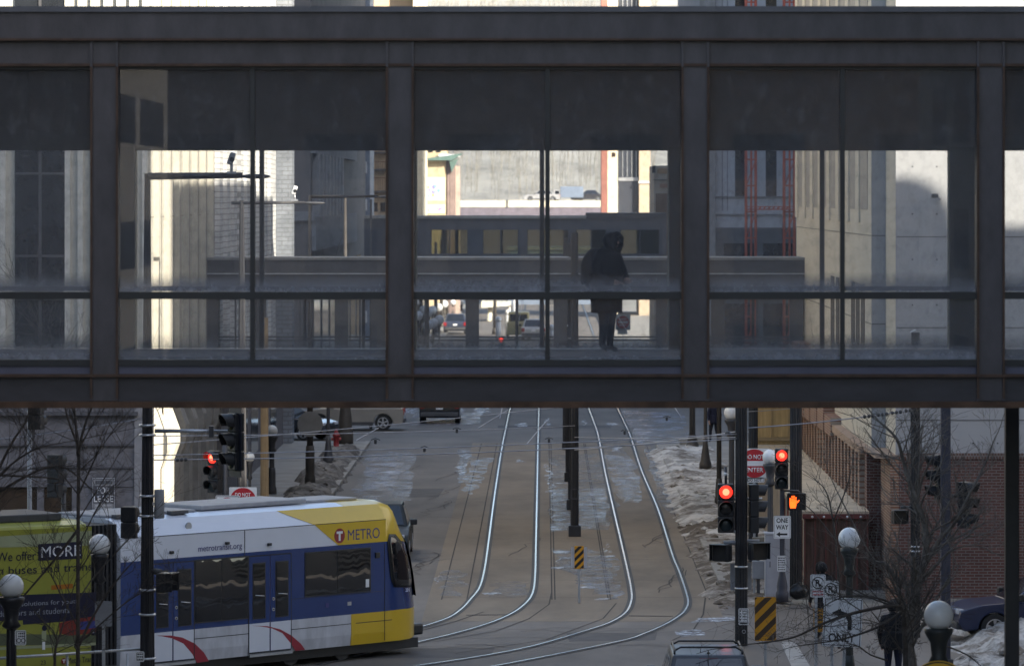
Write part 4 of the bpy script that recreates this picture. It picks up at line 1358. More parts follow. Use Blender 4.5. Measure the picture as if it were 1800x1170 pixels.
def tram():
    t = thing("tram", "blue, white and yellow tram at the left, its rear section in a yellow green advert", "tram", (TX0, TY0, 0), math.atan2(TU.y, TU.x))
    W = 2.65
    st = [-7.0, -6, -4.5, -3, -1.5, -.1] + [n[0] for n in NOSE]
    mb = MB()
    rows = []
    for s in st:
        ins = inset(s)
        g = 1.0
        for n in NOSE:
            if abs(n[0] - s) < 1e-6: g = n[2]
        prof = PROF + [(W - y, z) for y, z in PROF[::-1]]
        row = []
        for y, z in prof:
            zz = .36 + (z - .36) * g
            yy = max(ins, y) if y < W / 2 else min(W - ins, y)
            row.append(mb.bm.verts.new((lean(s, zz), yy, zz)))
        rows.append(row)
    n = len(rows[0])
    for i in range(len(st) - 1):
        for k in range(n - 1):
            f = mb.bm.faces.new((rows[i][k], rows[i + 1][k], rows[i + 1][k + 1], rows[i][k + 1]))
            z = PROF[min(k, n - 2 - k)][1]
            front = st[i] >= -.11
            if z < 1.0: f.material_index = 2 if front else 3
            elif z < 2.55: f.material_index = 1
            else: f.material_index = 2 if front else 0
            f.smooth = i >= 6
    mb.bm.faces.new(rows[0]); mb.bm.faces.new(rows[-1][::-1])
    body = mb.build("body", [m_trw, m_trb, m_try, M("grimy_tram_white", (.52, .525, .56), .4, var=.2, vs=2.2, stretch=(1.5, 1, .6), det=12)], t)
    def onside(pts, off, clampnose=True):
        out = []
        for px, py in pts:
            s, y, z = onnose(px, py)
            out.append((s, y - off, z))
        return out
    def panel(name, pts, mat, off=.004, parent=None, th=.003):
        m_ = MB()
        q = onside(pts, off)
        m_.prism(q, (0, -th, 0))
        return m_.build(name, mat, parent or t)
    def tz(name, q, mat, off=.004, th=.003, parent=None):
        m_ = MB(); m_.prism([(a, -off, b) for a, b in q], (0, -th, 0))
        return m_.build(name, mat, parent or t)
    # livery
    tz("yellow_livery", [(side(553, 927)[0], 3.085), (side(577, 943)[0], side(577, 943)[1]), (side(594.5, 956.5)[0], 2.602), (.99, 2.602), (.99, 3.085)], m_try)
    sh = MB()
    a0, _ = side(499, 901); a1, _ = side(553, 926)
    sh.poly([(a0, .236, 3.432), (-.1, .236, 3.432), (-.1, -.004, 3.085), (a1, -.004, 3.085)])
    sh.build("yellow_shoulder", m_try, t)
    a2, _ = side(618, 1130); a3, _ = side(628, 1082)
    tz("yellow_skirt", [(a2, .37), (-.1, .37), (-.1, 1.05), (a3, 1.05)], m_try)
    # red swooshes, traced along the flank
    sw = [(440, 1098.5), (470, 1099.5), (492, 1105), (512, 1116), (528, 1130), (536, 1141), (519, 1143), (511, 1130), (496, 1112), (478, 1103.5), (458, 1100)]
    panel("red_swoosh", sw, m_trr, .006)
    panel("red_swoosh", [(274, 1116), (300, 1116), (320, 1119.5), (342, 1130), (358, 1146), (367, 1161), (346, 1164), (338, 1149), (322, 1130), (302, 1121), (285, 1117.5)], m_trr, .006)
    # windows
    def win(name, q, div=None, off=.004):
        fr = MB()
        fr.prism([(a - sx * .03, -.002, b - sz * .03) for (a, b), (sx, sz) in zip(q, ((1, 1), (-1, 1), (-1, -1), (1, -1)))], (0, -.008, 0))
        f_ = fr.build(name, m_dark, t)
        g = MB()
        if div is None:
            g.prism([(a, -.011, b) for a, b in q], (0, -.004, 0))
        else:
            g.prism([(q[0][0], -.011, q[0][1]), (div - .012, -.011, q[0][1]), (div - .012, -.011, q[2][1]), (q[0][0], -.011, q[2][1])], (0, -.004, 0))
            g.prism([(div + .012, -.011, q[0][1]), (q[1][0], -.011, q[0][1]), (q[1][0], -.011, q[2][1]), (div + .012, -.011, q[2][1])], (0, -.004, 0))
        g.build("pane", m_trglass, f_)
        return f_
    w0, _ = side(537, 1000); w1, _ = side(650, 1000); wd, _ = side(592, 1000)
    wf = win("window", [(w0, 1.55), (w1, 1.55), (w1, 2.47), (w0, 2.47)], wd)
    x0, _ = side(343, 1000); x1, _ = side(435, 1000); xd, _ = side(389, 1000)
    win("window", [(x0, 1.2), (x1, 1.2), (x1, 2.5), (x0, 2.5)], xd)
    st_ = MB(); st_.box((side(642, 1000)[0], -.018, 1.62), (side(648, 1000)[0], -.016, 1.80)); st_.build("sticker", m_signw, wf)
    # cab side window
    def cabwin(nm, rows_, mat, off):
        """glazing laid over the curved nose: rows of left and right photo edges"""
        m_ = MB(); g_ = []
        for (y_, a, b) in rows_:
            g_.append([m_.bm.verts.new((lambda q: (q[0] + off * .5, q[1] - off, q[2]))(onnose(a + (b - a) * k / 8, y_))) for k in range(9)])
        for i in range(len(g_) - 1):
            for k in range(8):
                f = m_.bm.faces.new((g_[i][k], g_[i][k + 1], g_[i + 1][k + 1], g_[i + 1][k])); f.smooth = True
        r_ = bmesh.ops.extrude_face_region(m_.bm, geom=list(m_.bm.faces))
        bmesh.ops.translate(m_.bm, vec=(.002, -.004, 0), verts=[q for q in r_['geom'] if isinstance(q, bmesh.types.BMVert)])
        return m_.build(nm, mat, t)
    cabwin("cab_window_rubber", [(938, 683, 694), (953, 680, 706), (975, 682, 715), (1000, 684, 721), (1020, 687, 724), (1031, 692, 722)], m_dark, .012)
    cabwin("cab_window", [(941, 685, 692), (955, 683, 704), (976, 685, 713), (1000, 687, 718), (1018, 690, 721), (1028, 694, 719)], m_trglass, .022)
    # doors
    def door(pl, pm, pr, name):
        l, m, r = side(pl, 1050)[0], side(pm, 1050)[0], side(pr, 1050)[0]
        z0, z1 = .43, 2.51
        fr = MB()
        for x in (l, r): fr.box((x - .012, -.010, z0), (x + .012, -.003, z1))
        fr.box((l + .012, -.010, z1 - .012), (r - .012, -.003, z1 + .012))
        fr.box((l + .012, -.010, z0 - .03), (r - .012, -.003, z0))
        fr.build("door_frame", m_seam, t)
        for k, (a, b) in enumerate(((l + .012, m - .02), (m + .02, r - .012))):
            lb = MB()
            lb.box((a, -.008, 1.05), (b, -.003, z1 - .012)); lb.mi = 1; lb.box((a, -.008, z0), (b, -.003, 1.05))
            d = lb.build("door", [m_trb, m_trw], t)
            wl = (b - a) * (.20 if k == 0 else .26); wr = (b - a) * (.24 if k == 0 else .16)
            rb = MB(); rb.bbox((a + wl - .025, -.014, 1.14), (b - wr + .025, -.0082, 2.36), .004); rb.build("door_rubber", m_dark, d)
            gb = MB(); gb.box((a + wl, -.018, 1.17), (b - wr, -.0142, 2.33)); gb.build("door_glass", m_trglass, d)
            if k == 1:
                for zz in (1.55, 1.32):
                    bb = MB(); bb.disc((a + .075, -.0085, zz), .035, '-y', .012, 16); bb.build("door_button", m_band, d)
                    bb = MB(); bb.disc((a + .075, -.021, zz), .02, '-y', .004, 12); bb.build("door_button", m_dark, d)
            hb = MB(); hb.tube([(a + wl + .05, -.03, 1.66), (b - wr - .03, -.03, 1.63)], .012, 6); hb.build("handle", m_band, d)
        sb = MB(); sb.box((m - .018, -.006, z0), (m + .018, -.003, z1 - .02)); sb.build("door_seal", M("seal_blue", (.012, .018, .09), .5), t)
        sp = MB(); sp.box((l, -.05, z0 - .1), (r, -.004, z0 - .04)); sp.build("step", m_lgrey, t)
    door(437, 474.5, 511.5, "door")
    door(268, 303.5, 341, "door")
    # swoosh over the door leaves
    # seams
    sb = MB()
    for px in (430,):
        s = side(px, 1000)[0]; sb.box((s - .01, -.005, 2.5), (s + .01, -.001, 3.08))
    s = side(676, 1000)[0]; sb.box((s - .008, -.0055, .4), (s + .008, -.001, 2.55))
    sb.box((-7.0, -.004, 3.085), (1.0, -.0005, 3.1)); sb.box((-5.4, -.004, .835), (side(437, 1000)[0], -.001, .85)); sb.box((side(512, 1000)[0], -.004, .835), (1.2, -.001, .85))
    s2 = side(341.5, 1000)[0]
    sb.box((side(512, 1000)[0] + .02, -.004, 1.50), (1.0, -.001, 1.508))
    sb.build("panel_seam", m_seam, t)
    # small fittings
    for px, py, mt in ((398, 954, m_dark), (472, 956, m_dark), (300, 970, m_dark)):
        s, z = side(px, py); b_ = MB(); b_.bbox((s - .05, -.06, z - .03), (s + .05, -.003, z + .03), .01); b_.build("side_camera", mt, t)
    s, z = side(575, 1063); b_ = MB(); b_.box((s - .05, -.006, z - .05), (s + .05, -.003, z + .05)); b_.build("access_panel", m_trink, t)
    s, z = side(614, 1060); b_ = MB(); b_.box((s - .06, -.006, z - .04), (s + .06, -.003, z + .04)); b_.build("plate", m_lgrey, t)
    s, z = side(663, 975); b_ = MB(); b_.bbox((s - .07, -.03, z - .06), (s + .07, -.003, z + .06), .01); b_.build("side_light", m_dark, t)
    s, z = side(337, 920); b_ = MB(); b_.disc((s, .115, 3.25), .085, '-y', .03, 18); b_.build("roof_vent", m_lgrey, t)
    # lettering
    def lt(body, pl, pr, yl, yr, hh, mat, parent=t, nm='lettering', it=0):
        a, za = side(pl, yl); b, zb = side(pr, yr)
        return text(body, (a + b) / 2, (za + zb) / 2, b - a, hh, mat, parent, -.0075, nm, .002, 0, it)
    lt("METRO", 611, 667, 940.5, 935, .235, m_trink)
    lt("metrotransit.org", 348, 425, 965.5, 960, .165, m_trink)
    s, z = side(596.5, 941)
    b_ = MB(); b_.disc((s, -.0075, z), .165, '-y', .002, 28); em = b_.build("emblem", M("emblem_red", (.27, .02, .025), .4), t)
    b_ = MB(); b_.box((s - .095, -.0115, z + .045), (s + .095, -.0098, z + .10)); b_.box((s - .03, -.0115, z - .11), (s + .03, -.0098, z + .045)); b_.build("emblem_letter", m_signw, em)
    s, z = side(722, 1036); text("201", lean(1.8, 1.47), 1.47, .12, .08, m_signw, t, inset(1.8) - .06, 'fleet_number')
    # roof equipment
    for a, b, y0, y1, z0, z1 in ((-6.9, -4.3, .55, 2.1, 3.5, 3.56), (-4.1, -.9, .6, 2.05, 3.52, 3.62), (-.7, .9, .8, 1.85, 3.5, 3.56)):
        rb = MB(); rb.bbox((a, y0, z0), (b, y1, z1), .03); rb.build("roof_unit", M("roof_grey", (.30, .30, .31), .6, var=.2), t)
    for k in range(3):
        rb = MB(); rb.box((-6.8 + k * .8, .36, 3.5), (-6.3 + k * .8, .5, 3.57)); rb.build("roof_rib", m_dkgrey, t)
    # windscreen, wrapped round the nose
    wb = MB()
    pts = []
    for j, zz in enumerate((1.25, 1.7, 2.1, 2.5, 2.85)):
        row = []
        for i in range(9):
            y = .62 + (W - 1.24) * i / 8
            d = abs(y - W / 2) / (W / 2)
            sx = lean(3.06 - 1.05 * d ** 2.0, zz) - .10
            row.append(wb.bm.verts.new((sx, y, zz)))
        pts.append(row)
    for j in range(4):
        for i in range(8):
            f = wb.bm.faces.new((pts[j][i], pts[j][i + 1], pts[j + 1][i + 1], pts[j + 1][i])); f.smooth = True
    wb.build("windscreen", m_trglass, t)
    bp = MB(); bp.bbox((2.5, .75, .34), (3.0, 1.9, .6), .05); bp.build("coupler_cover", m_dark, t)
    ub = MB(); ub.box((-6.8, .25, .14), (2.3, 2.4, .358)); ub.build("underframe", m_dark, t)
    for s in (-1.6, -.1 + .1):
        wb = MB(); wb.disc((s, .5, .3), .29, '-y', .12, 22); wb.build("wheel", m_dkgrey, t)
    # bellows
    S1 = Vector((-7.0, 0))
    a1 = math.atan2(.66, .75) - math.atan2(TU.y, TU.x)
    d1 = Vector((math.cos(a1), math.sin(a1)))
    n1 = Vector((-d1.y, d1.x))
    bb = MB()
    nb = 14
    for k in range(nb):
        p = S1 - d1 * (.74 * (k + .5) / nb)
        wid = .07 if k % 2 else .14
        hl = .74 / nb / 2
        q = []
        for sgn, yy in ((-1, wid), (1, wid), (1, W - wid), (-1, W - wid)):
            pp = p + d1 * hl * sgn + n1 * yy
            q.append((pp.x, pp.y, .45))
        bb.prism(q, (0, 0, 2.95))
    bb.build("bellows", M("bellows_rubber", (.022, .022, .025), .7), t)
    # advert section
    S2 = S1 - d1 * .76
    a2_ = math.atan2(.562, .827) - math.atan2(TU.y, TU.x)
    ad = bpy.data.objects.new("advert_section", None); COL.objects.link(ad); ad.parent = t
    return t, S2, a2_
tram_t, S2, A2 = tram()
bpy.data.objects.remove(bpy.data.objects["advert_section"])
def advert():
    """rear section, wrapped in a yellow green advert; local x runs forward to its front edge at 0"""
    m_ad = M("advert_yellow_green", (.30, .30, .05), .35, var=.14, vs=.6, coat=.3)
    m_adt = M("advert_olive", (.27, .27, .04), .35, var=.1)
    m_adp = M("advert_pale", (.32, .34, .2), .4, var=.1)
    m_adn = M("advert_navy", (.018, .018, .04), .35)
    m_adg = M("advert_grey", (.10, .11, .06), .45, var=.2)
    wmat = Matrix.Translation((TX0, TY0, 0)) @ Matrix.Rotation(math.atan2(TU.y, TU.x), 4, 'Z')
    lm = Matrix.Translation((S2.x, S2.y, 0)) @ Matrix.Rotation(A2, 4, 'Z')
    full = wmat @ lm
    o0 = full @ Vector((0, 0, 0)); ux = (full.to_3x3() @ Vector((1, 0, 0)))
    def ad(px, py):
        k = (px - CX) / F
        s = (k * o0.y - o0.x) / (ux.x - ux.y * k)
        Y = o0.y + ux.y * s
        return s, H - (py - CY) * Y / F
    mb = MB()
    mb.mi = 0
    prof = [(0.02, .36), (0, .6), (0, 3.08), (.16, 3.3), (.24, 3.43), (.5, 3.5), (2.15, 3.5), (2.41, 3.43), (2.49, 3.3), (2.65, 3.08), (2.65, .6), (2.63, .36)]
    mb.prism([(-7.5, y, z) for y, z in prof], (7.5, 0, 0))
    root = mb.build("advert_section", m_ad, tram_t)
    root.matrix_local = lm
    def rect(name, pts, mat, off=.004):
        m_ = MB(); m_.prism([(a, -off, b) for a, b in pts], (0, -.002, 0)); return m_.build(name, mat, root)
    def box4(name, x0, x1, yl0, yl1, yr0, yr1, mat, off=.004):
        return rect(name, [ad(x0, yl1), ad(x1, yr1), ad(x1, yr0), ad(x0, yl0)], mat, off)
    box4("olive_stripe", -30, 161, 933, 944, 925, 932, m_adt, .003)
    box4("pale_stripe", -30, 161, 944, 962, 932, 958, m_adp, .003)
    nav = box4("navy_block", 67, 144, 955.5, 985, 951, 981, m_adn, .0045)
    def tx(body, x0, x1, y0, y1, h, mat):
        a, za = ad(x0, y0); b, zb = ad(x1, y1)
        return text(body, (a + b) / 2, (za + zb) / 2, b - a, h, mat, root, -.0068)
    s_ = 84
    tx("MORE", 72, 141, 970, 966, .23, m_signw)
    tx("We offer", -6, 63, 980, 974, .19, m_adn)
    tx("than buses and trains", -34, 162, 1004, 995, .17, m_adn)
    box4("navy_band", -30, 172, 1047, 1092, 1040, 1084, m_adn, .003)
    box4("navy_scoop", 40, 172, 1088, 1097, 1083, 1087, m_adn, .0036)
    m_adl = M("advert_pale_text", (.30, .31, .34), .5)
    tx("creative solutions for youth", -10, 138, 1064, 1057, .12, m_adl)
    tx("educators and students", -10, 122, 1078, 1072, .12, m_adl)
    bus = MB()
    pts = [ad(104, 1094), ad(140, 1086), ad(160, 1083), ad(172, 1085), ad(175, 1098), ad(174, 1108), ad(160, 1113), ad(120, 1116), ad(104, 1112)]
    bus.prism([(a, -.004, b) for a, b in pts], (0, -.002, 0)); bo = bus.build("painted_bus", M("advert_red", (.24, .035, .025), .4), root)
    box4("painted_bus_window", 141, 171, 1092, 1106, 1089, 1102, M("advert_blue", (.05, .06, .22), .4), .0065)
    for px in (163,):
        s, z = ad(px, 1109); w_ = MB(); w_.disc((s, -.0065, z), .06, '-y', .002, 16); w_.build("painted_wheel", m_adn, root)
        w_ = MB(); w_.disc((s, -.0088, z), .03, '-y', .002, 12); w_.build("painted_wheel", m_signw, root)
    box4("dark_verge", -30, 172, 1112, 1134, 1116, 1131, m_adg, .003)
    box4("pale_kerb", -30, 172, 1138, 1143, 1128, 1133, m_adp, .0034)
    # painted pedestrian with a round head
    s, z = ad(78, 1103); w_ = MB(); w_.disc((s, -.0052, z), .06, '-y', .002, 14); w_.build("painted_figure", m_adn, root)
    box4("painted_figure", 73, 81, 1108, 1126, 1108, 1126, m_adp, .0072)
    box4("painted_figure", 74, 79, 1127, 1141, 1127, 1141, m_signw, .0060)
    tx("Metro Transit", 119, 170, 1161, 1156, .12, m_adn)
    tx("23", 71, 80, 1164, 1163, .09, m_adn)
    s, z = ad(112, 1161); w_ = MB(); w_.disc((s, -.0068, z), .065, '-y', .002, 18); w_.build("emblem", M("advert_emblem_red", (.20, .02, .02), .4), root)
    w_ = MB(); w_.box((s - .035, -.011, z + .015), (s + .035, -.009, z + .035)); w_.box((s - .011, -.011, z - .04), (s + .011, -.009, z + .015)); w_.build("emblem_letter", m_signw, root)
    box4("orange_mark", 90, 128, 1028, 1036, 1025, 1033, M("advert_orange", (.36, .12, .01), .4), .004)
    ru = MB(); ru.bbox((-6.8, .55, 3.5), (-.4, 2.1, 3.66), .03); ru.build("roof_unit", m_dkgrey, root)
    ub = MB(); ub.box((-7.4, .25, .14), (-.1, 2.4, .358)); ub.build("underframe", m_dark, root)
advert()
# ================================================================ poles, lamps, signals, signs
m_red = EM("red_lamp_lit", (1.0, .025, .014), .8)
m_hand = EM("orange_hand_lit", (1.0, .085, .008), 1.0)
m_redc = EM("red_lamp_core", (1.0, .10, .05), 1.7)
m_lensoff = M("dark_lens", (.03, .03, .03), .25)
m_lensg = M("dark_green_lens", (.015, .03, .035), .25)
m_pole = M("fluted_pole_paint", (.022, .022, .026), .42, var=.3, vs=4)
m_brz = M("dark_bronze_paint", (.06, .052, .045), .55, var=.25)
m_tan = M("sunlit_tan_pole", (.36, .26, .15), .55, var=.15)  # tan stands in for sunlight on the pole

def pole(name, label, cat, px, Y, z1, r0, r1, mat=None, base=None, bands=(), group=None, flute=True, z0=.0, x=None):
    x = XW(px, Y) if x is None else x
    t = thing(name, label, cat, (x, Y, z0), group=group)
    mb = MB()
    if flute: mb.flute(0, 0, 0, z1 - z0, r0, r1)
    else: mb.tube([(0, 0, 0), (0, 0, z1 - z0)], [r0, r1], 14)
    mb.build("shaft", mat or m_pole, t)
    if base:
        br, bh = base
        bb = MB(); bb.lathe([(br, 0), (br, bh * .25), (br * .82, bh * .34), (br * .86, bh * .45), (r0 * 1.25, bh * .85), (r0 * 1.1, bh)], (0, 0, 0), 18)
        bb.build("base", mat or m_pole, t)
    for zz in bands:
        bb = MB(); bb.lathe([(r0 * 1.04, zz - z0 - .02), (r0 * 1.08, zz - z0), (r0 * 1.04, zz - z0 + .02)], (0, 0, 0), 18); bb.build("band", m_band, t)
    return t
def globe_lamp(label, px, py, Y, dia, pole_r=.07, base=(.16, .9), zg=0.0, mat=None, group="white globe street lamps", cap=True, z0=None):
    x = XW(px, Y); z = ZW(py, Y)
    z0 = .13 if z0 is None else z0
    t = thing("globe_lamp", label, "street lamp", (x, Y, z0), group=group)
    mat = mat or m_pole
    gb = MB(); gb.ball((0, 0, z - z0), dia / 2, seg=28, ring=18); gb.build("globe", m_globe, t)
    zt = z - z0 - dia * .46
    cb = MB(); cb.lathe([(pole_r * 1.0, zt - .55), (pole_r * 1.6, zt - .5), (pole_r * 1.1, zt - .4), (pole_r * 1.3, zt - .2), (pole_r * 2.1, zt - .06), (pole_r * 2.2, zt + .01), (pole_r * 1.2, zt + .02)], (0, 0, 0), 18); cb.build("capital", mat, t)
    pb = MB(); pb.flute(0, 0, 0, zt - .5, pole_r, pole_r * .8, 10); pb.build("post", mat, t)
    br, bh = base
    bb = MB(); bb.lathe([(br, 0), (br, bh * .2), (br * .8, bh * .3), (pole_r * 1.3, bh * .8), (pole_r * 1.15, bh)], (0, 0, 0), 18); bb.build("base", mat, t)
    return t

def signal(label, px, py, Y, h, face=0, lit=None, group="traffic signals", backplate=False, px_arm=None, arm_pole=None, n=3):
    """three lamp signal; face is its turn about z, 0 faces the viewer"""
    x, z = XW(px, Y), ZW(py, Y)
    t = thing("traffic_signal", label, "traffic signal", (x, Y, z), R(face), group)
    s = h / n
    w_ = s * .98
    hb = MB()
    for k in range(n):
        zc = h / 2 - s * (k + .5)
        hb.bbox((-w_ / 2, -.02, zc - s * .49), (w_ / 2, .18, zc + s * .49), .025)
    hb.build("housing", m_dark, t)
    if backplate:
        bp = MB(); bp.box((-w_ * .78, .06, -h / 2 - .12), (w_ * .78, .075, h / 2 + .12)); bp.build("backplate", M("navy_backplate", (.016, .018, .032), .55), t)
    for k in range(n):
        zc = h / 2 - s * (k + .5)
        lb = MB(); lb.lathe([(s * .40, 0), (s * .36, .012), (s * .22, .028), (.001, .034)], (0, 0, 0), 22)
        me = lb.bm
        bmesh.ops.rotate(me, cent=(0, 0, 0), matrix=Matrix.Rotation(R(90), 3, 'X'), verts=me.verts)
        bmesh.ops.translate(me, vec=(0, -.02, zc), verts=me.verts)
        le = lb.build("lens", m_red if lit == k else (m_lensg if k == 2 else m_lensoff), t)
        if lit == k:
            cb_ = MB(); cb_.lathe([(s * .21, 0), (s * .17, .010), (.001, .014)], (0, 0, 0), 18)
            bmesh.ops.rotate(cb_.bm, cent=(0, 0, 0), matrix=Matrix.Rotation(R(90), 3, 'X'), verts=cb_.bm.verts)
            bmesh.ops.translate(cb_.bm, vec=(0, -.0485, zc), verts=cb_.bm.verts)
            cb_.build("lens_core", m_redc, le)
        vb = MB()
        nn = 16
        for q in range(nn):
            a0, a1 = R(-25 + 230 * q / nn), R(-25 + 230 * (q + 1) / nn)
            ro, ri = s * .455, s * .43
            def pt(a, r, y): return (r * math.cos(a), y, zc + r * math.sin(a))
            vb.prism([pt(a0, ri, -.02), pt(a0, ro, -.02), pt(a1, ro, -.02), pt(a1, ri, -.02)], (0, -.17 - .07 * math.sin((a0 + a1) / 2), 0))
        vb.build("visor", m_dark, t)
    return t
def bracket(t, p0, p1, r=.025, name="bracket", mat=None):
    """arm from the thing to world point p1"""
    inv = (Matrix.Translation(t.location) @ Matrix.Rotation(t.rotation_euler.z, 4, 'Z')).inverted()
    mb = MB(); mb.tube([inv @ Vector(p0), inv @ Vector(p1)], r, 8)
    return mb.build(name, mat or m_dkgrey, t)
def hand_poly(mb, s):
    """raised hand symbol about s high, facing -y"""
    def q(pts): mb.prism([(a * s, 0, b * s) for a, b in pts], (0, -.006, 0))
    q([(-.24, -.48), (.16, -.48), (.22, -.2), (.24, .05), (-.28, .05), (-.28, -.2)])
    for x0, x1, top in ((-.28, -.17, .30), (-.15, -.035, .44), (-.015, .10, .46), (.12, .23, .36)):
        q([(x0, .06), (x1, .06), (x1 - .005, top - .03), ((x0 + x1) / 2, top), (x0 + .005, top - .03)])
    q([(.23, -.16), (.40, .02), (.46, .12), (.40, .14), (.25, .02)])
def ped_signal(label, px, py, Y, sz, face=0, lit=False, group="pedestrian signals"):
    t = thing("pedestrian_signal", label, "pedestrian signal", (XW(px, Y), Y, ZW(py, Y)), R(face), group)
    hb = MB(); hb.bbox((-sz / 2, -.06, -sz * .46), (sz / 2, .14, sz * .46), .05, 3); hb.build("housing", m_dark, t)
    fb = MB(); fb.box((-sz * .44, -.066, -sz * .40), (sz * .44, -.0605, sz * .40)); fb.build("face", m_lensoff, t)
    if lit:
        h_ = MB(); hand_poly(h_, sz * .72)
        bmesh.ops.translate(h_.bm, vec=(-sz * .17, -.0672, 0), verts=h_.bm.verts)
        h_.build("hand_symbol", m_hand, t)
    vb = MB()
    vb.box((-sz * .49, -.22, sz * .42), (sz * .49, -.061, sz * .455)); vb.box((-sz * .49, -.19, -sz * .40), (-sz * .46, -.061, sz * .42)); vb.box((sz * .46, -.19, -sz * .40), (sz * .49, -.061, sz * .42))
    vb.build("visor", m_dark, t)
    return t
def plate_pts(w, h, r=.03, n=4):
    out = []
    for cx, cz, a0 in ((w / 2 - r, h / 2 - r, 0), (-w / 2 + r, h / 2 - r, 90), (-w / 2 + r, -h / 2 + r, 180), (w / 2 - r, -h / 2 + r, 270)):
        for k in range(n + 1):
            a = R(a0 + 90 * k / n)
            out.append((cx + r * math.cos(a), 0, cz + r * math.sin(a)))
    return out
def sign(label, px, py, Y, w, h, mat, name="road_sign", cat="sign", post=None, rz=0, group=None, border=None, r=.03, postx=0.0, postmat=None):
    t = thing(name, label, cat, (XW(px, Y), Y, ZW(py, Y)), R(rz), group)
    pb = MB(); pb.prism(plate_pts(w, h, r), (0, .006, 0)); pb.build("plate", mat, t)
    if border:
        bb = MB()
        e = .02; bw = border
        for a, b in (((-w / 2 + e, 0, h / 2 - e - bw), (w / 2 - e, -.002, h / 2 - e)), ((-w / 2 + e, 0, -h / 2 + e), (w / 2 - e, -.002, -h / 2 + e + bw)), ((-w / 2 + e, 0, -h / 2 + e + bw), (-w / 2 + e + bw, -.002, h / 2 - e - bw)), ((w / 2 - e - bw, 0, -h / 2 + e + bw), (w / 2 - e, -.002, h / 2 - e - bw))):
            bb.box(a, b)
        bb.build("border", m_black, t)
    if post is not None:
        z0 = post - t.location.z
        pb = MB(); pb.box((postx - .03, .008, z0), (postx + .03, .04, h / 2 + .0)); pb.build("post", postmat or m_lgrey, t)
    return t

def rows(t, w, z1, z0, n, mat, y=-.001, x=0.0, seed=1, hgt=.5):
    """rows of tiny strokes where the print is too small to read"""
    q = random.Random(seed)
    mb = MB()
    dz = (z1 - z0) / n
    for k in range(n):
        xx = x - w / 2
        while xx < x + w / 2 - .01:
            l = min(q.uniform(.012, .035), x + w / 2 - xx)
            zc = z1 - dz * (k + .5)
            mb.box((xx, y, zc - dz * hgt / 2), (xx + l, y - .002, zc + dz * hgt / 2))
            xx += l + .008
    return mb.build("small_print", mat, t)

# ---- left foreground pole with its luminaire arm and camera
Y = 90
lp = pole("signal_pole", "thick dark fluted pole rising in front of the tram on the left", "pole", 259, Y, ZW(305, Y), .155, .055, bands=[ZW(p, Y) for p in (747, 764, 871, 906, 1036, 1079, 1156)], group="signal poles")
lx = XW(266, Y)
def arm(t, z, x0, x1, r=.045, head=True):
    """horizontal luminaire arm, parts of its pole"""
    L_ = Vector(t.location)
    mb = MB(); mb.tube([(x0 - L_.x, 0, z - L_.z), (x1 - L_.x - .55, 0, z - L_.z + .02)], [r, r * .8], 10); mb.build("arm", m_pole, t)
    hb = MB(); hb.ball((x1 - L_.x - .3, 0, z - L_.z), .3, 1, .35, .16); hb.build("lamp_head", m_dkgrey, t)
arm(lp, ZW(310, Y), XW(260, Y), XW(476, Y), .075)
def camera(label, px, py, Y, s=.30, mat=None, tilt=-25):
    t = thing("traffic_camera", label, "camera", (XW(px, Y), Y, ZW(py, Y)), group="traffic cameras on the lamp arms")
    st_ = MB(); st_.tube([(0, 0, -.02), (0, 0, .18)], .03, 8); st_.box((-.09, -.05, -.02), (.09, .05, .03)); st_.build("stem", m_lgrey, t)
    hb = MB(); hb.bbox((-.06, -.16, -.09), (.06, .10, .09), .03)
    bmesh.ops.scale(hb.bm, vec=(.9, 1, 1.35), verts=hb.bm.verts)
    bmesh.ops.rotate(hb.bm, cent=(0, 0, 0), matrix=Matrix.Rotation(R(20), 3, 'Y'), verts=hb.bm.verts)
    bmesh.ops.translate(hb.bm, vec=(0, 0, .28), verts=hb.bm.verts)
    hb.build("housing", mat or m_dkgrey, t)
    lb = MB(); lb.disc((.02, -.162, .26), .05, '-y', .01, 14); lb.build("lens", m_black, t)
    return t
camera("dark grey camera on the nearest lamp arm", 407, 304, 90, mat=m_grey)
# mast arm with the big navy signal
ma = thing("mast_arm", "pale grey horizontal mast arm reaching right from the thick left pole", "mast arm", (XW(272, Y), Y, ZW(757, Y)), group=None)
mb = MB(); mb.tube([(0, 0, 0), (XW(405, Y) - XW(272, Y), -.02, .0)], [.042, .025], 10); mb.build("tube", m_lgrey, ma)
mb = MB(); mb.box((XW(368, Y) - XW(272, Y), -.1, -.12), (XW(376, Y) - XW(272, Y), .1, .1)); mb.build("clamp", m_dkgrey, ma)
signal("large navy backed signal turned aside at the end of the left mast arm", 408, 776, 89.6, 1.12, face=-62, group="traffic signals", backplate=True)
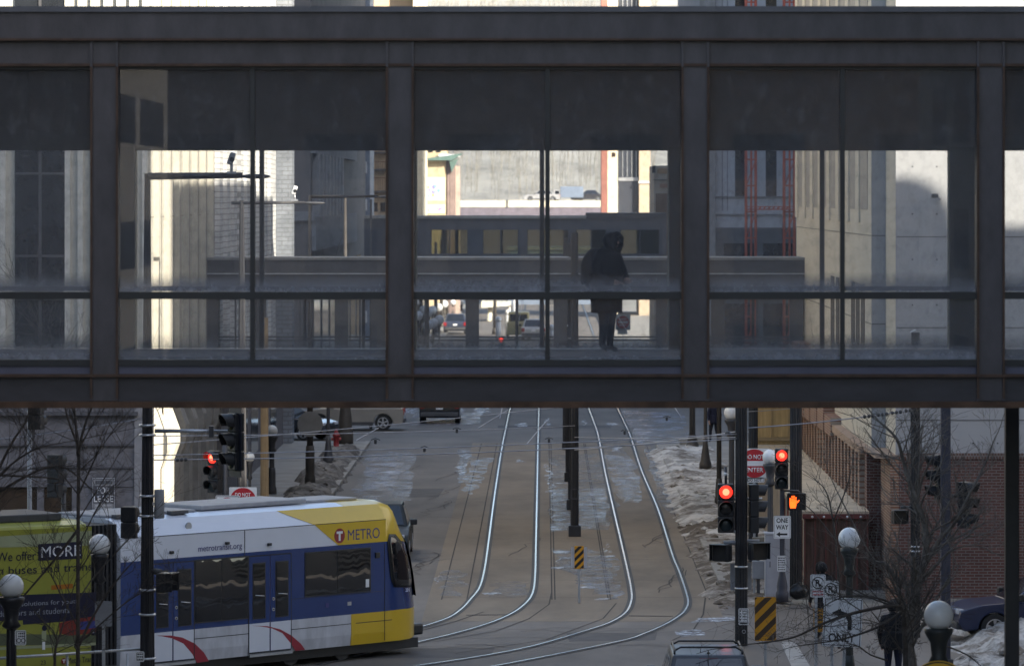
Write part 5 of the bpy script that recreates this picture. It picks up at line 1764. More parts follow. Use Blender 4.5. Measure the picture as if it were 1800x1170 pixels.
# signals and boxes at the left edge
pole("signal_post", "slim grey post behind the bare tree at the left edge", "pole", 52, 100, ZW(690, 100), .05, .05, m_grey, group="signal poles", flute=False)
signal("dark two thirds hidden signal just under the skyway at the left edge", 66, 716, 100, .95, face=160)
signal("dark signal seen from behind over the shop windows on the left", 100, 836, 112, 1.05, face=150)
pole("signal_post", "thin dark post carrying the signal over the shop windows on the left", "pole", 112, 112.2, ZW(800, 112), .06, .06, m_dkgrey, group="signal poles", flute=False, z0=.13)
ped_signal("pedestrian signal with a lit orange hand at the far left edge", 36, 914, 112, .40, lit=True)
signal("dark signal clamped left of the thick fluted pole above the tram", 229, 917, 90.2, .62, face=170, n=2)
cyl = thing("control_box", "grey cylindrical box strapped to the right of the thick left pole", "box", (XW(280, 90), 90, ZW(885, 90)))
mb = MB(); mb.lathe([(.09, -.28), (.10, -.26), (.10, .26), (.09, .28)], (0, 0, 0), 18); mb.build("case", m_grey, cyl)
mb = MB(); mb.box((-.16, -.03, -.03), (-.09, .03, .03)); mb.build("strap", m_band, cyl)
lo = ped_signal("black pedestrian signal seen edge on beside the tram's left door", 292, 1023, 89.8, .42, face=75)
bracket(lo, (XW(266, 90), 90, ZW(1003, 90)), (XW(284, 90), 89.9, ZW(1004, 90)), .06)
sg = sign("small white instruction plate low on the thick left pole", 246, 1153, 89.75, .17, .2, m_signw, "instruction_plate", "sign", border=.008)
rows(sg, .13, .07, -.08, 3, m_black)
sign("plain grey back of a sign on a galvanised post in front of the black bellows", 182, 1078, 86, .32, .47, m_grey, "road_sign", "sign", post=0, group="street signs seen from behind")
rl = thing("railing", "thin pale railing in front of the advert section at bottom left", "railing", (XW(110, 86), 86, 0))
mb = MB(); mb.tube([G(-20, 1158, .95) * 0 + Vector((XW(-30, 84), 84, ZW(1158, 84))), Vector((XW(245, 90), 90, ZW(1140, 90)))], .025, 8); mb.build("rail", m_lgrey, rl, world=True)
for px, yy in ((-8, 84.3), (118, 87.2), (224, 89.5)):
    mb = MB(); mb.tube([(XW(px, yy), yy, 0), (XW(px, yy), yy, ZW(1148, yy))], .025, 8); mb.build("post", m_lgrey, rl, world=True)
tn = sign("small white notice with a dark symbol on the globe lamp post at far left", 36, 1120, 82.7, .20, .27, m_signw, "notice_sign", "sign", border=.01)
rows(tn, .12, .10, .0, 2, m_black, x=.02); mb = MB(); mb.ring((-.03, -.001, -.05), .03, .042, .002, 18); mb.ring((.05, -.001, -.05), .03, .042, .002, 18); mb.build("symbol", m_black, tn)

globe_lamp("globe lamp cut by the left edge in front of the advert", 20, 1030, 83, .45, .11)
globe_lamp("globe lamp tangled in bare twigs in front of the black bellows", 175, 957, 89.7, .42, .08)
# ---- left pavement beyond the tram
sp = pole("lamp_pole", "dark pole rising behind the tram roof with a second lamp arm", "pole", 425, 128, ZW(352, 128), .16, .06, bands=(), group="street light poles")
sp.rotation_euler = (0, 0, 0)
arm(sp, ZW(357, 128), XW(408, 128) - .02, XW(572, 128), .05)
camera("white camera on the middle lamp arm", 518, 352, 128, mat=m_signw)
pole("lamp_pole", "tan fluted pole with sunlight in its colour behind the tram roof", "pole", 465, 143, ZW(700, 143) + 2.5, .135, .11, m_tan, group="street light poles", z0=.13)
signal("signal with one lit red lamp half hidden behind the navy signal", 374, 829, 124, 1.15, face=-38, lit=0)
pole("signal_pole", "dark square post under the half hidden red signal", "pole", 395, 124.2, ZW(770, 124), .07, .07, m_dkgrey, flute=False, group="signal poles", z0=.13)
s_ = sign("red do not enter sign half hidden behind the tram roof", 427, 880, 125.5, .75, .75, m_signw, post=.13)
mb = MB(); mb.disc((0, -.001, 0), .36, '-y', .002, 40); mb.build("red_disc", m_signr, s_)
mb = MB(); mb.box((-.28, -.006, -.06), (.28, -.0035, .06)); mb.build("white_bar", m_signw, s_)
text("DO NOT", 0, .17, .42, .11, m_signw, s_, -.0035, bold=.02); text("ENTER", 0, -.17, .40, .11, m_signw, s_, -.0035, bold=.02)
s_ = sign("white no left turn sign with a red ring behind the tram roof", 400, 891, 121, .62, .62, m_signw, border=.012, post=.13)
mb = MB(); mb.ring((0, -.001, 0), .21, .26, .003, 40); mb.build("red_ring", m_signr, s_)
mb = MB(); mb.prism([(-.17, -.0045, .15), (-.13, -.0045, .19), (.19, -.0045, -.15), (.15, -.0045, -.19)], (0, -.002, 0)); mb.build("red_slash", m_signr, s_)
mb = MB(); mb.box((.02, -.001, -.15), (.07, -.003, .06)); mb.box((-.10, -.001, .06), (.07, -.003, .11)); mb.prism([(-.10, -.001, .02), (-.10, -.001, .15), (-.17, -.001, .085)], (0, -.002, 0)); mb.build("arrow", m_black, s_)
globe_lamp("globe lamp just right of the tan pole on the left pavement", 478, 757, 158, .40, .10, mat=m_dkgrey)
globe_lamp("small globe lamp half hidden behind the navy signal post", 439, 803, 140, .30, .05, mat=m_dkgrey)
p3 = pole("lamp_pole", "brown pole carrying a round grey disc on the left pavement", "pole", 545, 160.8, ZW(343, 160.8), .125, .05, m_brz, base=(.19, 1.5), group="street light poles", flute=False, z0=.13)
arm(p3, ZW(346, 160.8), XW(547, 160.8), XW(693, 160.8), .06)
rs = thing("road_sign", "round grey back of a sign on the brown left pavement pole", "sign", (XW(545, 160.5), 160.5, ZW(745, 160.5)), group="street signs seen from behind")
mb = MB(); mb.disc((0, .02, 0), .44, '-y', .01, 36); mb.build("plate", M("sign_back_grey", (.24, .235, .23), .5), rs)
mb = MB(); mb.box((-.04, .02, -.3), (.04, .05, .3)); mb.build("bracket", m_lgrey, rs)
globe_lamp("lamp post with flared base beside the red hydrant", 577, 640, 175, .42, .075, (.21, 1.1), mat=m_dkgrey)
pole("lamp_pole", "pole with widely flared foot behind the hydrant", "pole", 607, 190, ZW(344, 190), .16, .05, m_brz, base=(.33, 1.9), group="street light poles", flute=False, z0=.13)
pole("lamp_pole", "slim far pole seen through the skyway beside the tan block", "pole", 652, 205, ZW(350, 205), .07, .05, m_brz, group="street light poles", flute=False, x=XW(652, 205))
hy = thing("fire_hydrant", "red fire hydrant on the left pavement", "hydrant", (XW(591, 185), 185, .13))
mb = MB(); mb.lathe([(.16, 0), (.16, .05), (.11, .07), (.11, .55), (.15, .57), (.15, .62), (.12, .66), (.06, .78), (.04, .80), (.04, .86)], (0, 0, 0), 16); mb.build("barrel", M("hydrant_red", (.30, .03, .035), .45), hy)
for sx in (-1, 1):
    mb = MB(); mb.disc((sx * .11, 0, .46), .06, '+x' if sx > 0 else '-x', .08, 10); mb.build("nozzle", M("hydrant_cap_red", (.34, .05, .05), .45), hy)

# ---- centre line: poles of the overhead line
for k, (py, Yc) in enumerate(((942, 140), (895, 152), (845, 167), (790, 188))):
    lab = ["nearest dark overhead line pole on a square box foot between the tracks", "second dark overhead line pole between the tracks, hidden mostly by the nearest", "third dark overhead line pole between the tracks", "farthest dark overhead line pole between the tracks"][k]
    t = thing("line_pole", lab, "pole", (.95, Yc, 0), group="overhead line poles between the tracks")
    mb = MB(); mb.flute(0, 0, .3, 9.2 if k == 0 else 8.6, .125 + .012 * k, .11 + .012 * k); mb.build("shaft", m_pole, t)
    mb = MB(); mb.bbox((-.19, -.19, 0), (.19, .19, .34), .02); mb.build("foot", m_pole, t)
    for zz in (4.6, 5.6):
        mb = MB(); mb.lathe([(.14, zz), (.15, zz + .03), (.14, zz + .06)], (0, 0, 0), 14); mb.build("band", m_band, t)
# fittings on the nearest one
fx = thing("bracket_frame", "small dark square frame fixed to the nearest line pole", "bracket", (.95, 139.7, ZW(868, 139.7)))
mb = MB()
for a, b in (((.08, 0, -.16), (.11, .03, .16)), ((-.12, 0, -.16), (-.09, .03, .16)), ((-.12, 0, .13), (.11, .03, .16)), ((-.12, 0, -.16), (.11, .03, -.13))): mb.box(a, b)
mb.build("frame", m_dkgrey, fx)
mkr = sign("small yellow and black striped marker on a thin post between the tracks", 1018, 979, 117, .24, .58, m_signo, "object_marker", "sign", post=0, r=.02, group="striped object markers")
def stripes(t, w, h, n, mat, up=1):
    """diagonal stripes cut to the plate"""
    bm = bmesh.new()
    for k in range(-n, n + 1):
        z0 = k * (h / n)
        bw = h / n * .5
        pts = [Vector((-w / 2, -.001, z0 - w * .5 * up)), Vector((w / 2, -.001, z0 + w * .5 * up)), Vector((w / 2, -.001, z0 + w * .5 * up + bw)), Vector((-w / 2, -.001, z0 - w * .5 * up + bw))]
        f = bm.faces.new([bm.verts.new(p) for p in pts])
    for zz, nz in ((h / 2 - .012, 1), (-h / 2 + .012, -1)):
        bmesh.ops.bisect_plane(bm, geom=list(bm.verts) + list(bm.edges) + list(bm.faces), plane_co=(0, 0, zz), plane_no=(0, 0, nz), clear_outer=True)
    mb = MB(); mb.bm.free(); mb.bm = bm
    r_ = bmesh.ops.extrude_face_region(bm, geom=list(bm.faces))
    bmesh.ops.translate(bm, vec=(0, -.002, 0), verts=[g for g in r_['geom'] if isinstance(g, bmesh.types.BMVert)])
    return mb.build("stripe", mat, t)
stripes(mkr, .23, .58, 3, m_black)
mb = MB(); mb.box((-.20, .0065, -.26), (.20, .009, .26)); mb.build("back_plate", M("grey_back_plate", (.42, .42, .45), .5), mkr)

# ---- right pavement, far to near
for px, py, lab, bs in ((1217, 785, "street lamp pole standing in a planter at the far right corner", (.26, .5)), (1240, 825, "street lamp post with bell shaped base in the right snow bank", (.23, 1.15))):
    Yb = F * (H - .13) / (py - CY)
    if px == 1217:
        pole("lamp_pole", lab, "pole", px, Yb, ZW(500, Yb), .13, .09, m_brz, base=bs, group="street light poles", flute=False, z0=.13)
    else:
        globe_lamp(lab, px, 630, Yb, .42, .075, bs, mat=m_brz)
pl = thing("planter", "low stone planter round the far right lamp pole", "planter", (XW(1217, 190), 189.6, .13))
mb = MB(); mb.bbox((-.55, -.4, 0), (.55, .4, .22), .03); mb.build("trough", m_kerb, pl)
mb = MB(); mb.box((-.48, -.33, .2201), (.48, .33, .235)); mb.build("soil", m_snowd, pl)
pole("lamp_pole", "brown pole rising from the middle of the right snow bank", "pole", 1264, 152, ZW(470, 152), .085, .07, m_brz, base=(.15, .9), group="street light poles", flute=False, z0=.13)
globe_lamp("globe lamp under the skyway edge on the right pavement", 1286, 725, 140, .46, .10, mat=m_dkgrey)
pole("line_pole", "broad dark pole in front of the plywood hoarding", "pole", 1324, 128, ZW(690, 128), .135, .13, group="signal poles", z0=.13)
# main right signal pole
Y = 106
pole("signal_pole", "tall dark fluted pole with two red signals beside it on the right kerb", "pole", 1303, Y, ZW(680, Y), .145, .135, bands=[ZW(p, Y) for p in (995, 1033)], group="signal poles")
rsig = signal("traffic signal with a lit red lamp left of the tall right pole", 1276, 893, Y - .1, 1.13, lit=0)
bracket(rsig, (XW(1276, Y), Y + .05, ZW(850, Y)), (XW(1276, Y), Y + .05, ZW(820, Y)), .03, "finial", m_dkgrey)
mb = MB(); mb.ball((0, .15, .78), .045); mb.build("finial_ball", m_signw, rsig)
for py in (876, 934):
    bracket(rsig, (XW(1289, Y), Y, ZW(py, Y)), (XW(1303, Y), Y, ZW(py, Y)), .035, "bracket", m_lgrey)
bsig = signal("dark signal turned away on the right of the tall right pole", 1330, 893, Y, 1.12, face=100)
bracket(bsig, (XW(1313, Y), Y, ZW(876, Y)), (XW(1340, Y), Y, ZW(876, Y)), .035, "bracket", m_lgrey)
l1 = ped_signal("unlit pedestrian signal left of the tall right pole above the snow", 1268, 971, Y - .1, .44, face=-28)
bracket(l1, (XW(1272, Y), Y, ZW(953, Y)), (XW(1303, Y), Y, ZW(953, Y)), .05, "bracket", m_grey)
l2 = ped_signal("black pedestrian signal turned away right of the tall right pole", 1333, 968, Y - .2, .44, face=22)
bracket(l2, (XW(1303, Y), Y, ZW(950, Y)), (XW(1335, Y), Y, ZW(950, Y)), .04, "bracket", m_grey)
for px, w_, lab in ((1289, .14, "narrow grey sign back behind the left of the tall right pole"), (1317, .10, "narrow grey sign back behind the right of the tall right pole")):
    sign(lab, px, 1013, Y + .2, w_, .62, m_grey, "road_sign", "sign", group="street signs seen from behind", r=.02)
ps = sign("white push button instruction sign low on the tall right pole", 1307, 1083, Y - .18, .23, .38, m_signw, "instruction_sign", "sign", border=.008)
for k in range(4):
    rows(ps, .10, .15 - k * .065, .11 - k * .065, 1, m_black, x=.03, seed=k)
    mb = MB(); mb.box((-.085, -.001, .115 - k * .065), (-.06, -.003, .145 - k * .065)); mb.build("symbol", m_black, ps)
mb = MB(); mb.box((-.08, -.001, -.16), (.08, -.003, -.13)); mb.build("symbol", m_black, ps)
pbn = thing("push_button", "small round crossing button on the tall right pole", "button", (XW(1307, Y), Y - .16, ZW(1108, Y)))
mb = MB(); mb.ring((0, 0, 0), .03, .045, .03, 20); mb.build("ring", m_lgrey, pbn); mb = MB(); mb.disc((0, .0, 0), .029, '-y', .02, 16); mb.build("knob", m_dark, pbn)
s_ = sign("red do not enter sign behind the tall right pole", 1326, 814, 118, .76, .76, m_signw, post=.13)
mb = MB(); mb.disc((0, -.001, 0), .365, '-y', .002, 40); mb.build("red_disc", m_signr, s_)
mb = MB(); mb.box((-.29, -.006, -.065), (.29, -.0035, .065)); mb.build("white_bar", m_signw, s_)
text("DO NOT", 0, .165, .50, .12, m_signw, s_, -.0035, bold=.02); text("ENTER", 0, -.165, .46, .12, m_signw, s_, -.0035, bold=.02)
s_ = sign("narrow white do not plate under the right do not enter sign", 1328, 843, 118, .46, .13, m_signw, border=.006)
text("DO NOT", -.02, 0, .36, .07, m_black, s_, -.001, bold=.02)
globe_lamp("globe lamp between the do not enter sign and the lit signal", 1354, 803, 117.2, .40, .085, mat=m_dkgrey)
# right post with signal, hand and one way sign
Y = 116
pole("signal_post", "slim dark post with flared foot carrying the one way sign", "pole", 1375, Y, ZW(860, Y), .062, .058, M("blue_grey_post", (.05, .05, .065), .5), base=(.16, .85), bands=(), group="signal poles", z0=.13)
r2 = signal("traffic signal with a lit red lamp right of the white globe", 1374, 824, Y - .1, 1.02, lit=0)
bracket(r2, (XW(1375, Y), Y + .1, ZW(858, Y)), (XW(1375, Y), Y + .1, ZW(872, Y)), .04)
ph = ped_signal("pedestrian signal with a lit orange hand beside the one way sign", 1400, 881, Y - .1, .47, lit=True)
bracket(ph, (XW(1378, Y), Y, ZW(862, Y)), (XW(1404, Y), Y, ZW(862, Y)), .025); bracket(ph, (XW(1404, Y), Y, ZW(862, Y)), (XW(1404, Y), Y, ZW(868, Y)), .025)
ow = sign("white one way sign with a left arrow on the slim post", 1375, 926, Y - .1, .43, .57, m_signw, border=.006)
text("ONE", 0, .17, .29, .12, m_black, ow, -.001, bold=.02); text("WAY", 0, .0, .31, .12, m_black, ow, -.001, bold=.02)
mb = MB(); mb.box((-.06, -.001, -.20), (.13, -.003, -.155)); mb.prism([(-.055, -.001, -.115), (-.055, -.001, -.24), (-.15, -.001, -.1775)], (0, -.002, 0)); mb.build("arrow", m_black, ow)
ip = sign("small white text plate under the one way sign", 1374, 990, Y - .1, .22, .40, m_signw, "instruction_sign", "sign", border=.006)
rows(ip, .17, .17, -.17, 6, m_black)
pole("line_pole", "thick black pole between the one way sign and the red terrace wall", "pole", 1399, 117.6, ZW(690, 117.6), .16, .15, group="signal poles", z0=.13)
cb = thing("signal_cabinet", "pale grey signal controller cabinet behind the one way post", "cabinet", (XW(1366, 117), 117, .13))
mb = MB(); mb.bbox((-.31, -.2, .05), (.31, .3, 1.62), .02); mb.build("case", M("cabinet_grey", (.36, .36, .39), .45, var=.1), cb)
mb = MB(); mb.bbox((-.33, -.22, 1.62), (.33, .32, 1.67), .015); mb.build("lid", M("cabinet_lid", (.42, .42, .45), .45), cb)
mb = MB(); mb.box((-.27, -.212, .12), (.27, -.2005, 1.55)); mb.build("door", M("cabinet_door", (.37, .37, .40), .45, var=.1), cb)
mb = MB(); mb.box((-.2, -.225, .8), (-.18, -.2125, .95)); mb.build("handle", m_dkgrey, cb)
mb = MB(); mb.box((-.33, -.23, -.05), (.33, .33, .05)); mb.build("plinth", m_kerb, cb)
ub = thing("utility_box", "small grey olive box on a post left of the pale cabinet", "box", (XW(1333, 118), 118, ZW(1000, 118)))
mb = MB(); mb.bbox((-.16, -.1, -.24), (.16, .1, .22), .02); mb.build("case", m_grey, ub)
mb = MB(); mb.box((-.15, -.11, .68 - .05), (.17, .1, .82)); mb.build("sun_shield", M("olive_board", (.20, .18, .14), .7), ub)
mb = MB(); mb.box((-.03, -.02, .22), (.03, .03, .63)); mb.box((-.04, -.02, .13 - ub.location.z), (.04, .05, -.24)); mb.build("post", m_dkgrey, ub)
# striped marker near the dark car
mk = sign("large amber object marker with brown diagonal stripes in front of the kerb", 1345.5, 1087, 97, .45, .92, m_signo, "object_marker", "sign", post=0, r=.03, group="striped object markers")
stripes(mk, .44, .92, 3, M("marker_brown", (.07, .04, .02), .55))
mb = MB(); mb.disc((0, -.0035, -.43), .012, '-y', .003, 10); mb.disc((0, -.0035, .41), .012, '-y', .003, 10); mb.build("bolt", m_dark, mk)
# no parking signs
for px, py, yy, lab, tilt in ((1438, 1029, 93.5, "left no parking sign, partly behind the other", 0), (1460.5, 1040, 92.6, "right no parking sign, above the turn only sign", 0)):
    s_ = sign(lab, px, py, yy, .31, .46, m_signw, post=0, group="no parking signs", border=.006, postx=-.04 if px < 1450 else .02)
    mb = MB(); mb.ring((0, -.001, .06), .105, .125, .002, 30); mb.prism([(-.085, -.001, .125), (-.07, -.001, .14), (.085, -.001, -.005), (.07, -.001, -.02)], (0, -.002, 0)); mb.build("ring", m_black, s_)
    text("R", 0, .06, .10, .14, m_black, s_, -.001, bold=.02)
    rows(s_, .24, -.08, -.21, 2, m_signr if px < 1450 else m_black)
s_ = sign("small yellow notice with dark lines left of the turn only sign", 1438.5, 1089, 93.6, .19, .48, m_signo, "notice_sign", "sign", border=.006)
rows(s_, .14, .20, -.20, 5, m_black)
to = sign("large white sign with a left turn arrow over the word only", 1481, 1093, 90, .755, .95, m_signw, border=.014, post=0, postx=.06, rz=0)
to.rotation_euler = (0, R(2.5), 0)
text("ONLY", 0, -.30, .52, .17, m_black, to, -.001, bold=.02)
mb = MB()
mb.box((.10, -.001, -.14), (.18, -.003, .02)); mb.prism([(.10, -.001, .02), (.18, -.001, .02), (.17, -.001, .12), (.08, -.001, .19), (-.04, -.001, .22), (-.04, -.001, .14), (.05, -.001, .12)], (0, -.002, 0))
mb.prism([(-.04, -.001, .09), (-.04, -.001, .27), (-.22, -.001, .18)], (0, -.002, 0)); mb.build("arrow", m_black, to)
bd = thing("bollard", "dark blue bollard with a white stripe under the turn only sign", "bollard", (XW(1460, 88), 88, 0))
mb = MB(); mb.tube([(0, 0, 0), (0, 0, 1.1)], [.05, .045], 12); mb.build("post", M("navy_plastic", (.02, .025, .05), .5), bd)
mb = MB(); mb.tube([(0, 0, .9), (0, 0, 1.02)], .0515, 12); mb.build("stripe", m_signw, bd)
globe_lamp("globe lamp above the turn only sign on the right", 1493, 946, 93.4, .45, .085, mat=M("green_black_post", (.028, .032, .03), .5))
globe_lamp("nearest globe lamp in front of the blue car at lower right", 1650, 1081, 70, .45, .10, mat=M("green_black_lamp", (.028, .032, .032), .5))
ry = thing("warning_sign", "round yellow warning sign with a black border peeping in at the bottom edge", "sign", (XW(1650, 68.5), 68.5, ZW(1160, 68.5) - .46))
mb = MB(); mb.disc((0, 0, 0), .46, '-y', .006, 44); mb.build("plate", m_signy, ry)
mb = MB(); mb.ring((0, -.0065, 0), .425, .445, .003, 44); mb.build("border", m_black, ry)
mb = MB(); mb.box((-.03, .003, -ry.location.z), (.03, .04, .3)); mb.build("post", m_lgrey, ry)
# right edge posts and signals
pole("line_pole", "dark fluted pole rising behind the bare tree on the right", "pole", 1609, 108, ZW(680, 108), .115, .11, bands=[ZW(p, 108) for p in (960, 968)], group="signal poles")
sq = thing("signal_post", "square blue grey post in front of the brick wall", "pole", (XW(1662, 101), 101, 0), group="signal poles")
mb = MB(); mb.bbox((-.105, -.105, 0), (.105, .105, ZW(680, 101)), .015); mb.build("shaft", M("slate_post", (.055, .055, .075), .5), sq)
mb = MB(); mb.bbox((-.16, -.16, 0), (.16, .16, .2), .02); mb.build("foot", m_dkgrey, sq)
ds = signal("black signal facing right beside the square post over the brick wall", 1701, 887, 101, 1.02, face=62)
bracket(ds, (XW(1664, 101), 101, ZW(872, 101)), (XW(1690, 101), 101, ZW(872, 101)), .035)
ds2 = signal("black signal edge on left of the square post over the brick wall", 1646, 838, 101.3, 1.0, face=-78)
bracket(ds2, (XW(1662, 101), 101, ZW(838, 101)), (XW(1648, 101.3), 101.3, ZW(838, 101)), .03)
l3 = ped_signal("small dark pedestrian signal left of the fluted pole on the brick wall", 1581, 908, 107.8, .36, face=10)
bracket(l3, (XW(1584, 107.8), 108, ZW(891, 108)), (XW(1609, 108), 108, ZW(891, 108)), .03)
bp_ = thing("skyway_support", "black square column at the right edge under the skyway", "column", (XW(1778.5, 72), 72, 0))
mb = MB(); mb.bbox((-.107, -.107, 0), (.107, .107, 7.26), .012); mb.build("shaft", m_dark, bp_)
mb = MB(); mb.bbox((-.2, -.2, 0), (.2, .2, .05), .01); mb.build("foot_plate", m_dkgrey, bp_)
fl = sign("for lease notice on the granite wall", 182, 869, 128.7, .66, .97, M("lease_dark", (.085, .085, .10), .6), "notice_sign", "sign", r=.01)
mb = MB()
for a, b in (((-.31, -.001, .45), (.31, -.003, .47)), ((-.31, -.001, -.47), (.31, -.003, -.45)), ((-.31, -.001, -.45), (-.295, -.003, .45)), ((.295, -.001, -.45), (.31, -.003, .45))): mb.box(a, b)
mb.build("border", M("lease_border", (.42, .42, .44), .6), fl)
m_ls = M("lease_letters", (.60, .60, .62), .6)
text("FOR", 0, .12, .36, .18, m_ls, fl, -.001, bold=.02); text("LEASE", 0, -.11, .54, .19, m_ls, fl, -.001, bold=.02)
mb = MB(); mb.box((-.28, -.001, .25), (.28, -.0025, .43)); mb.box((-.28, -.001, -.43), (.28, -.0025, -.24)); mb.build("grey_panel", M("lease_grey", (.24, .24, .25), .6), fl)
rows(fl, .46, .40, .29, 1, M("lease_ink", (.06, .06, .07), .6), -.003, hgt=.9); rows(fl, .46, -.26, -.42, 2, M("lease_number", (.45, .45, .46), .6), -.003, seed=4)
wc = thing("wall_camera", "small white camera on the cream front panels at upper right", "camera", (XW(1645, 116.6), 116.6, ZW(344, 116.6)))
mb = MB(); mb.bbox((-.11, -.12, -.06), (.06, .1, .05), .03); mb.build("housing", m_dkgrey, wc)
mb = MB(); mb.tube([(.04, .0, .02), (.16, .38, -.06)], .025, 8); mb.build("arm", m_signw, wc)
vs_ = thing("roof_vent", "dark metal vent cowl in front of the white cladding seen through the skyway", "vent", (XW(1609, 112), 112, 0))
mb = MB(); mb.bbox((-.10, -.1, ZW(608, 112)), (.10, .1, ZW(584, 112)), .01); mb.build("cowl", m_dkgrey, vs_)
mb = MB(); mb.prism([(-.13, -.13, ZW(584, 112)), (.13, -.13, ZW(584, 112)), (0, -.13, ZW(579, 112))], (0, .26, 0)); mb.build("cap", m_lgrey, vs_)
mb = MB(); mb.tube([(0, 0, 0), (0, 0, ZW(608, 112))], .06, 10); mb.build("pipe", m_dkgrey, vs_)

# ---- sunlit far street seen through the lower panes: globes, signs, shelters
r3 = random.Random(5)
for k, (px, py, yy) in enumerate(((735, 529, 330), (745, 545, 300), (753, 549, 295), (760, 545, 320), (771, 540, 345), (781, 534, 370), (752, 572, 280), (762, 568, 285), (735, 555, 290), (772, 562, 300), (796, 531, 400), (811, 531, 410))):
    globe_lamp(["globe lamp among the cluster far down the left pavement"][0], px, py, yy, .62 if k < 10 else .5, .07, (.16, .5), mat=m_brz, group="distant globe lamps in the sunlit street")
for k, (px, yy, hh) in enumerate(((740, 318, 7), (766, 335, 7), (776, 360, 7), (786, 380, 6.5), (870, 345, 6), (1290, 262, 5))):
    t = thing("street_pole", ["bare dark pole in the sunlit street beyond the second skyway"][0], "pole", (XW(px, yy), yy, 0), group="distant poles in the sunlit street")
    mb = MB(); mb.tube([(0, 0, 0), (0, 0, hh)], [.14, .1], 8); mb.build("shaft", m_brz, t); mb = MB(); mb.tube([(0, 0, 0), (0, 0, .5)], [.24, .16], 8); mb.build("foot", m_brz, t)
s_ = sign("tiny do not enter sign behind the skyway walker's legs", 1095, 566, 262, .85, .9, m_signw, post=0)
mb = MB(); mb.disc((0, -.001, 0), .36, '-y', .002, 30); mb.build("red_disc", m_signr, s_); mb = MB(); mb.box((-.28, -.006, -.06), (.28, -.0035, .06)); mb.build("white_bar", m_signw, s_)
text("DO NOT", 0, .17, .42, .1, m_signw, s_, -.0035, bold=.02); text("ENTER", 0, -.17, .40, .1, m_signw, s_, -.0035, bold=.02)
sign("white panel under the tiny far do not enter sign", 1094, 581, 262, .55, .42, m_signw, r=.02)
signal("tiny far signal with a lit red lamp in the sunlit street", 881, 606, 300, 1.0, lit=0)
